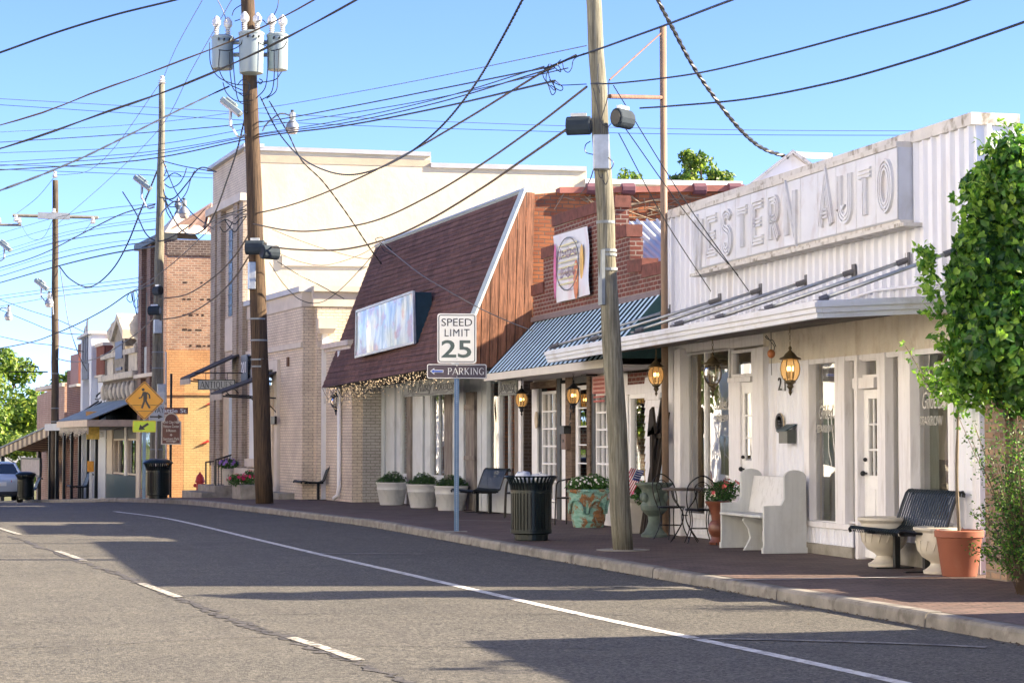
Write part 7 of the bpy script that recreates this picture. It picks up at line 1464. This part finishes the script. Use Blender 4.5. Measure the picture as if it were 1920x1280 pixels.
NB2=MB().box(0,NB_.w,0,10,-.1,3.5).build('wall',STUC,NB_.o); MB().box(-.1,NB_.w+.1,-.15,10.1,3.5,3.7).build('coping',CAPM,NB_.o)
for k in range(6): win(NB_,2+k*5,5+k*5,.6,2.8,.08,WTR,M('dark_shop_glass',(.03,.04,.05)),NB_.o,out=.06)
tree('broadleaf_tree','second leafy tree standing behind the near low shop',15.2,10.2,7.6,2.6,52,3000,.22)

# ---------------------------------------------------------------- overhead cables
CBK=M('cable_black',(.018,.022,.026),.5,0,.1,5,0); CGR=M('cable_grey',(.13,.13,.13),.5,.2,.1,5,0); CBR=M('cable_brown',(.10,.075,.05),.6,.1,.1,5,0)
def cable(label,pts,r,mat=CBK,group=None,n=7,twist=0,name='overhead_cable'):
    c=cat([P(*q) for q in pts],n); b=MB()
    out_=lambda q: q[0]<0 or q[0]>1920 or q[1]<0
    if out_(pts[-1]): d=(c[-1]-c[-3]).normalized(); c+=[c[-1]+d*k for k in (5,12,22)]      # carry the wire on past the picture edge
    if out_(pts[0]): d=(c[0]-c[2]).normalized(); c=[c[0]+d*k for k in (22,12,5)]+c
    if twist:
        # two strands wound round each other
        for ph in (0,math.pi):
            s=0; o=[]
            for i,p in enumerate(c):
                if i: s+=(p-c[i-1]).length
                o.append(p)
            L_=s; m=int(L_/twist*6)+2; acc=[0]
            for i in range(1,len(c)): acc.append(acc[-1]+(c[i]-c[i-1]).length)
            q=[]; j=0
            for k in range(m):
                t=L_*k/(m-1)
                while j<len(acc)-2 and acc[j+1]<t: j+=1
                w=(t-acc[j])/max(1e-6,acc[j+1]-acc[j]); p=c[j].lerp(c[j+1],w); d=(c[j+1]-c[j]).normalized(); sd=d.cross(Z0).normalized(); up=sd.cross(d); a=t/twist*6.283+ph; q.append(p+(sd*math.cos(a)+up*math.sin(a))*r*.45)
            b.tube(q,r*.7,5)
    else: b.tube(c,r,5)
    o=b.build(name,mat,None,loc=tuple(c[0])); tag(o,label,'cable',group); return o
GP='long overhead lines between the poles'
cable('thick black cable crossing the top left corner of the sky',[(-60,118,20),(0,99,20),(110,60,20),(220,27,20),(345,-4,20),(420,-30,20)],.011,group=GP)
cable('upper twisted grey cable sweeping from the left edge up past the left transformer',[(-60,250,22),(0,235,22),(90,208,22),(180,172,22),(260,144,22),(350,110,22),(430,79,22),(520,38,22),(600,-6,22)],.009,CBR,GP,twist=1.6)
cable('lower thick twisted cable sweeping from the left edge across the middle transformer',[(-60,295,20),(0,279,20),(90,250,20),(200,210,20),(300,176,20),(400,136,20),(500,90,20),(600,38,20),(690,-12,20)],.011,M('cable_dark_grey',(.05,.048,.045),.6,0),GP,twist=1.6)
cable('black cable rising from the left edge to the joint beneath the left transformer',[(-40,372,30),(0,357,31),(80,327,33),(160,293,36),(240,254,39),(330,209,43),(395,178,45.5),(430,162,45.8)],.018,CBK,GP,twist=2.0)
for k,(y0,y1,y2,y3) in enumerate(((248,236,222,166),(267,254,240,143),(287,279,268,156),(304,291,278,127),(311,297,280,131),(319,305,286,134))):
    xr=(1100,1035,1065,1020,1020,1040)[k]; yr=(86,125,128,125,133,152)[k]
    cable(('highest','second','third','fourth','fifth','lowest')[k]+' of six parallel black lines running past the brown pole to the near pole',[(-60,y0+4,62),(0,y0,60),(260,y1-4 if k else 233,52),(480,(205,230,239,252,254,258)[k],46),(640,(178,203,215,226,232,237)[k],40),(820,(144,168,184,186,193,203)[k],34),(xr,yr,26.6)],(.007,.012,.008,.009,.011,.016)[k],CBK if k!=0 else CGR,GP)
cable('thick black cable from the near pole joint up to the top right of the sky',[(1020,130,26.5),(1065,112,26.4),(1110,97,26.3),(1180,72,24),(1260,43,22),(1330,16,20),(1400,-10,18)],.013,group=GP)
cable('upper thick black cable from the near pole to the right picture edge top',[(1108,157,26.3),(1160,156,25),(1300,139,22),(1450,105,19),(1600,65,17),(1760,20,15),(1860,-16,14)],.010,CBK,GP)
cable('lower thick black cable from the splice case to the right picture edge',[(1200,203,26),(1260,199,24.5),(1400,186,22),(1560,155,19),(1720,110,17),(1840,70,15.5),(1960,28,14.5)],.011,CBK,GP)
cable('fat spiral-wrapped black cable hanging from the top of the sky to the gabled roof',[(1215,-40,31),(1236,5,31),(1265,60,31.5),(1300,125,32),(1345,190,32.5),(1390,245,33),(1430,278,33.5),(1478,295,34)],.032,CBK,None,twist=.30)
cable('fat twisted black cable swagging from the brown pole up into the sky',[(488,182,45.8),(520,245,45),(560,292,43),(605,318,41),(655,328,39),(710,316,37),(770,285,34),(830,235,31),(890,160,28),(940,75,25),(985,-10,23)],.016,CBK,None,twist=.30)
cable('cable looping from below the transformers down across the cream wall',[(505,190,45.7),(540,250,45),(565,300,45),(605,340,45),(650,400,45.5),(690,460,46),(715,495,46.5)],.016,CBK,None,twist=.4)
cable('cable drooping from the brown pole down to the front of 201',[(462,210,45.8),(445,280,48),(425,340,50),(405,395,53),(385,428,55),(360,440,57),(335,425,58.5),(305,370,59.6)],.020,CBK,None,twist=.4)
cable('upper brown service cable rising from the brown pole to the near pole',[(380,425,54),(425,405,50),(480,400,46),(560,380,43),(660,340,39),(760,290,35),(880,220,31),(1010,140,28),(1080,104,26.5)],.016,CBR,None)
cable('second brown service cable rising from the brown pole to the near pole',[(475,420,45.8),(540,432,43),(600,432,41),(700,415,38),(800,370,35),(900,310,32),(1000,240,29),(1100,163,26.4)],.016,CBR,None)
cable('third thick cable from the small splice case up to the near pole splice',[(508,463,45.6),(560,468,43),(640,468,40),(720,450,38),(800,415,35),(900,355,32),(980,300,29),(1062,243,26.4)],.018,CBR,None)
cable('slack thin wire from the brown pole across the cream wall to the mansard corner',[(510,430,45.8),(560,450,46),(620,470,46.5),(690,485,47),(712,462,47)],.008,CBR)
cable('thin wire sagging from the splice case to the mansard top corner',[(512,470,45.6),(560,490,46),(610,497,46),(670,480,46.5),(712,457,47)],.008,CBR)
cable('deep drooping thin wire under the brown pole splice case',[(505,492,45.6),(530,530,45.5),(560,560,45.5),(595,568,45.5),(630,550,46),(680,500,46.5),(715,458,47)],.009,CBK)
cable('service wire fastened along the maroon shingles from corner to plank gable',[(715,455,46),(745,480,43),(790,515,40.5),(840,545,39),(900,578,38),(960,605,37.5),(1000,620,37)],.010,CGR)
cable('wire from 201 down toward the low wing cornice',[(520,490,46),(560,515,46),(600,535,46.5),(645,560,47)],.010,CBK)
cable('brown wire bowing from the brick corner building up to the brown pole',[(300,560,59.5),(350,552,57),(400,520,53),(440,480,49),(475,425,46)],.018,CBR)
cable('lower brown wire bowing from the grey pole up to the brown pole splice',[(300,600,59.5),(350,590,57),(400,560,53),(440,520,49),(478,462,46)],.018,CBR)
cable('long thin wire from the brick corner building past the joint to the brown pole top',[(245,548,62),(290,520,59),(340,480,56),(400,425,52),(470,380,46.5)],.012,CGR)
cable('dark cable hanging between the crossarm pole and the grey pole',[(112,500,79.8),(130,522,78),(160,538,75),(185,530,73),(215,500,70),(240,455,67),(262,400,64),(285,345,61),(294,322,60)],.026,CBK,None,twist=.5)
cable('cable falling left of the grey pole toward its floodlight',[(230,360,64),(255,400,62),(275,440,60.5),(300,452,59.8),(330,440,59),(360,420,58)],.02,CBK)
cable('swooping cable loop from the cream building corner to the grey pole',[(405,322,57),(375,315,58),(350,345,59),(325,372,59.5),(300,370,59.8)],.02,CBK)
cable('cable from the cream building corner down behind the grey pole',[(400,430,57),(360,400,58),(330,360,59),(305,300,59.8)],.015,CBK)
cable('short guy line with insulators from the grey pole to the cream building corner',[(305,302,60),(345,312,59),(402,322,57.5)],.014,CBK)
for k,(y0,ym,y1) in enumerate(((438,408,382),(456,426,398),(472,440,410),(478,446,414),(485,455,430),(508,475,445),(518,486,452),(530,500,462))):
    cable(('first','second','third','fourth','fifth','sixth','seventh','eighth')[k]+' from the top of thin lines fanning past the crossarm pole',[(-20,y0+4,100),(0,y0,98),(105,ym,80),(200,(ym+y1)/2-4,70),(292,y1,60)],(.011,.010,.009,.010,.016,.010,.018,.026)[k],CBK if k>3 else CGR,GP)
cable('thick black line from the crossarm pole rising to the grey pole below its floodlight',[(0,502,98),(50,487,90),(95,469,81),(160,435,74),(220,405,68),(262,391,63),(290,384,60)],.022,CBK,GP)
for k,(y0,ym,y1) in enumerate(((554,540,520),(560,546,528),(574,556,536))):
    cable(('upper','middle','lower')[k]+' of three slack lines crossing the crossarm pole below its floodlight',[(-10,y0+2,98),(105,ym,80),(190,(ym+y1)/2,70),(268,y1,62)],.012,CBK if k==1 else CGR,GP)
for k,(y0,ym,y1) in enumerate(((560,598,627),(632,648,662),(578,622,628))):
    cable(('upper','lower','middle')[k]+' sagging wire from the crossarm pole down to the white arch building',[(-20,y0-6,96),(50,(y0+ym)/2+1,88),(105,ym,80),(168,y1,79)],.015,CBK if k else CGR)
cable('black service line from the crossarm pole up to the tangle beside the brick corner building',[(-10,655,90),(60,641,85),(100,627,80),(150,605,76),(200,578,71),(238,552,67),(260,543,64),(292,530,60)],.022,CBK)
cable('pale cable sagging from the crossarm pole to the grey pole splice',[(105,672,80),(140,678,76),(180,672,72),(220,650,68),(260,622,63),(290,595,60)],.018,CGR)
cable('long wire hanging from the crossarm pole down to the white wall hooks',[(112,500,80),(120,550,79.5),(130,610,79),(150,670,78.5),(175,715,78),(190,735,77.5)],.016,CBK)
cable('faint upper power line crossing the whole sky behind the poles',[(-60,182,120),(500,213,120),(960,233,120),(1400,244,120),(1980,246,120)],.018,CGR,GP,n=10); cable('faint second power line crossing the whole sky behind the poles',[(-60,193,120),(500,228,120),(960,245,120),(1400,253,120),(1980,254,120)],.018,CGR,GP,n=10)
cable('faint upper far line behind the grey pole',[(-40,308,120),(200,315,120),(400,326,120)],.018,CGR,GP); cable('faint lower far line behind the grey pole',[(-40,316,120),(200,325,120),(400,334,120)],.018,CGR,GP)
cable('thin steel line from the top of the grey pole to the top of the sky',[(305,150,60),(330,90,52),(385,-10,42)],.009,CGR); cable('thin steel line crossing behind the grey pole to the top of the sky',[(108,420,79.8),(200,340,70),(300,240,58),(360,130,50),(440,-10,42)],.009,CGR)
cable('thin line draping from the crossarm pole top to the grey pole top',[(104,328,80),(130,327,76),(170,318,72),(220,270,66),(304,150,60)],.010,CGR); cable('thin line drooping from the crossarm pole top to its left arm end',[(102,332,80),(70,370,80),(32,400,79.8)],.010,CGR); cable('thin line from the far crossarm swagging under the crossarm pole',[(37,416,103),(55,445,95),(80,446,85),(100,410,80)],.010,CGR)
cable('thin line falling from the right crossarm end',[(173,415,79.8),(150,440,84),(110,452,90),(40,470,100)],.010,CGR)
for k,(a,c) in enumerate((((1160,250,26.4),(1342,560,29.4)),((1172,240,26.4),(1415,552,28.4)),((1150,160,26.4),(1425,575,28.0)))):
    cable(('left','middle','right')[k]+' of three thin guy wires slanting from the near pole to the canopy',[a,((a[0]+c[0])/2-4,(a[1]+c[1])/2+8,(a[2]+c[2])/2),c],.007,CBK,None)
cable('small dark wire from the near pole box down to the brick block',[(1115,310,26.4),(1105,340,30),(1090,362,36)],.008,CBK)
# looping leads at the transformers
rg=random.Random(9)
def loops(label,lst,D,r=.010):
    b=MB(); o=None
    for pts in lst: 
        c=cat([P(x,y,D) for x,y in pts],6); o=o or c[0]; b.tube(c,r,4)
    t=b.build('wire_loops',CBK,None,loc=tuple(o)); return tag(t,label,'wires')
loops('tangle of black leads drooping beneath the three transformers',[[(393,80),(395,120),(410,145),(440,158),(470,160)],[(412,95),(411,130),(425,155),(455,170)],[(430,98),(432,140),(440,170),(470,178)],[(436,95),(440,150),(448,190),(470,196)],[(418,155),(425,175),(445,190),(475,188)],[(410,94),(430,95),(450,85),(456,70)],[(504,98),(502,130),(497,165),(480,185)],[(514,95),(514,145),(508,175),(490,188)],[(523,93),(521,140),(518,170),(500,185)],[(528,135),(515,150),(480,156)],[(480,68),(485,80),(503,88)],[(500,88),(510,95),(530,90),(538,78)],[(448,175),(460,180),(468,160),(455,150),(445,160)],[(486,148),(492,152),(488,158),(483,152)]],45.4,.011)
loops('black leads rising from the transformer bushings',[[(405,-5),(418,20),(425,42)],[(435,30),(440,18),(455,8)],[(510,35),(520,15),(523,-5)],[(440,40),(455,36),(468,40)],[(480,42),(492,38),(500,45),(508,40)]],45.6,.010)
loops('bundle of coiled wires and clamps left of the near pole',[[(1030,120),(1018,140),(1028,160),(1035,178),(1042,168),(1030,145),(1028,122)],[(1030,125),(1024,150),(1040,170),(1036,150)],[(1032,120),(1050,135),(1050,128),(1045,120),(1052,112)],[(1055,117),(1057,130),(1065,136),(1072,128),(1076,112),(1095,100)],[(1030,150),(1045,158),(1055,160),(1100,158)],[(1015,138),(1022,135),(1040,128)],[(1040,150),(1055,164),(1050,170),(1032,160)],[(1107,265),(1098,272),(1098,285),(1112,290)],[(1140,295),(1150,305),(1146,316),(1140,318)],[(1122,318),(1124,330),(1128,334),(1130,326)],[(1138,320),(1140,335),(1136,346),(1130,338)],[(1112,165),(1118,190),(1124,220),(1126,250)],[(1142,150),(1140,180),(1133,205),(1127,228),(1138,238),(1146,232)],[(1122,120),(1120,150),(1125,175)]],26.1,.006)
loops('looping wires right of the grey pole',[[(308,345),(320,352),(335,345),(345,330),(350,315)],[(308,365),(318,375),(335,378),(350,360),(358,335),(365,320)],[(306,355),(315,385),(330,388)],[(306,340),(325,325),(340,330)],[(310,375),(312,395),(320,410)],[(307,330),(312,320),(310,308)]],59.6,.014)
loops('snarl of service wires against the front of 201',[[(410,418),(425,412),(440,420),(450,410),(462,405)],[(420,410),(430,425),(440,435),(448,425)],[(412,425),(420,435),(430,428),(436,415)],[(440,410),(452,400),(466,393)],[(445,430),(455,415),(462,405)],[(415,405),(430,400),(462,392)]],54.2,.014)
loops('hanging snarl of thin wires beside the brick corner building',[[(245,545),(250,565),(258,555),(255,545)],[(248,548),(252,575),(262,572),(258,552)],[(250,545),(256,590),(258,560)],[(243,548),(238,560),(246,567),(249,556)]],62,.012)
loops('drooping strap wires by the white wall left of the ornate shop',[[(180,745),(186,738),(196,735)],[(178,748),(185,748),(197,738)],[(180,742),(190,734),(198,732)]],77,.02)
loops('looped service ties at the mansard top corner',[[(712,455),(722,460),(735,470),(728,462),(716,458)],[(713,458),(720,470),(738,478),(745,482)],[(708,455),(704,448),(716,445),(722,452)]],46.2,.008)
loops('small wires and hook under the white canopy by the gourd ornament',[[(1436,628),(1445,640),(1452,650),(1450,660)],[(1434,630),(1440,636),(1449,638),(1455,650)]],25.5,.005)
gd=P(1446,663,25.2); gr=T('gourd_ornament','small orange gourd-shaped ornament hanging under the white canopy','ornament',gd); MB().ball((0,0,0),(.05,.055),8).build('gourd',M('burnt_orange',(.30,.10,.03),.5),gr,smooth=True); MB().tube([(0,0,.05),(0,0,.26)],.006,4).tube([(0,0,-.05),(.005,0,-.26)],.004,4).build('string',BLK,gr)
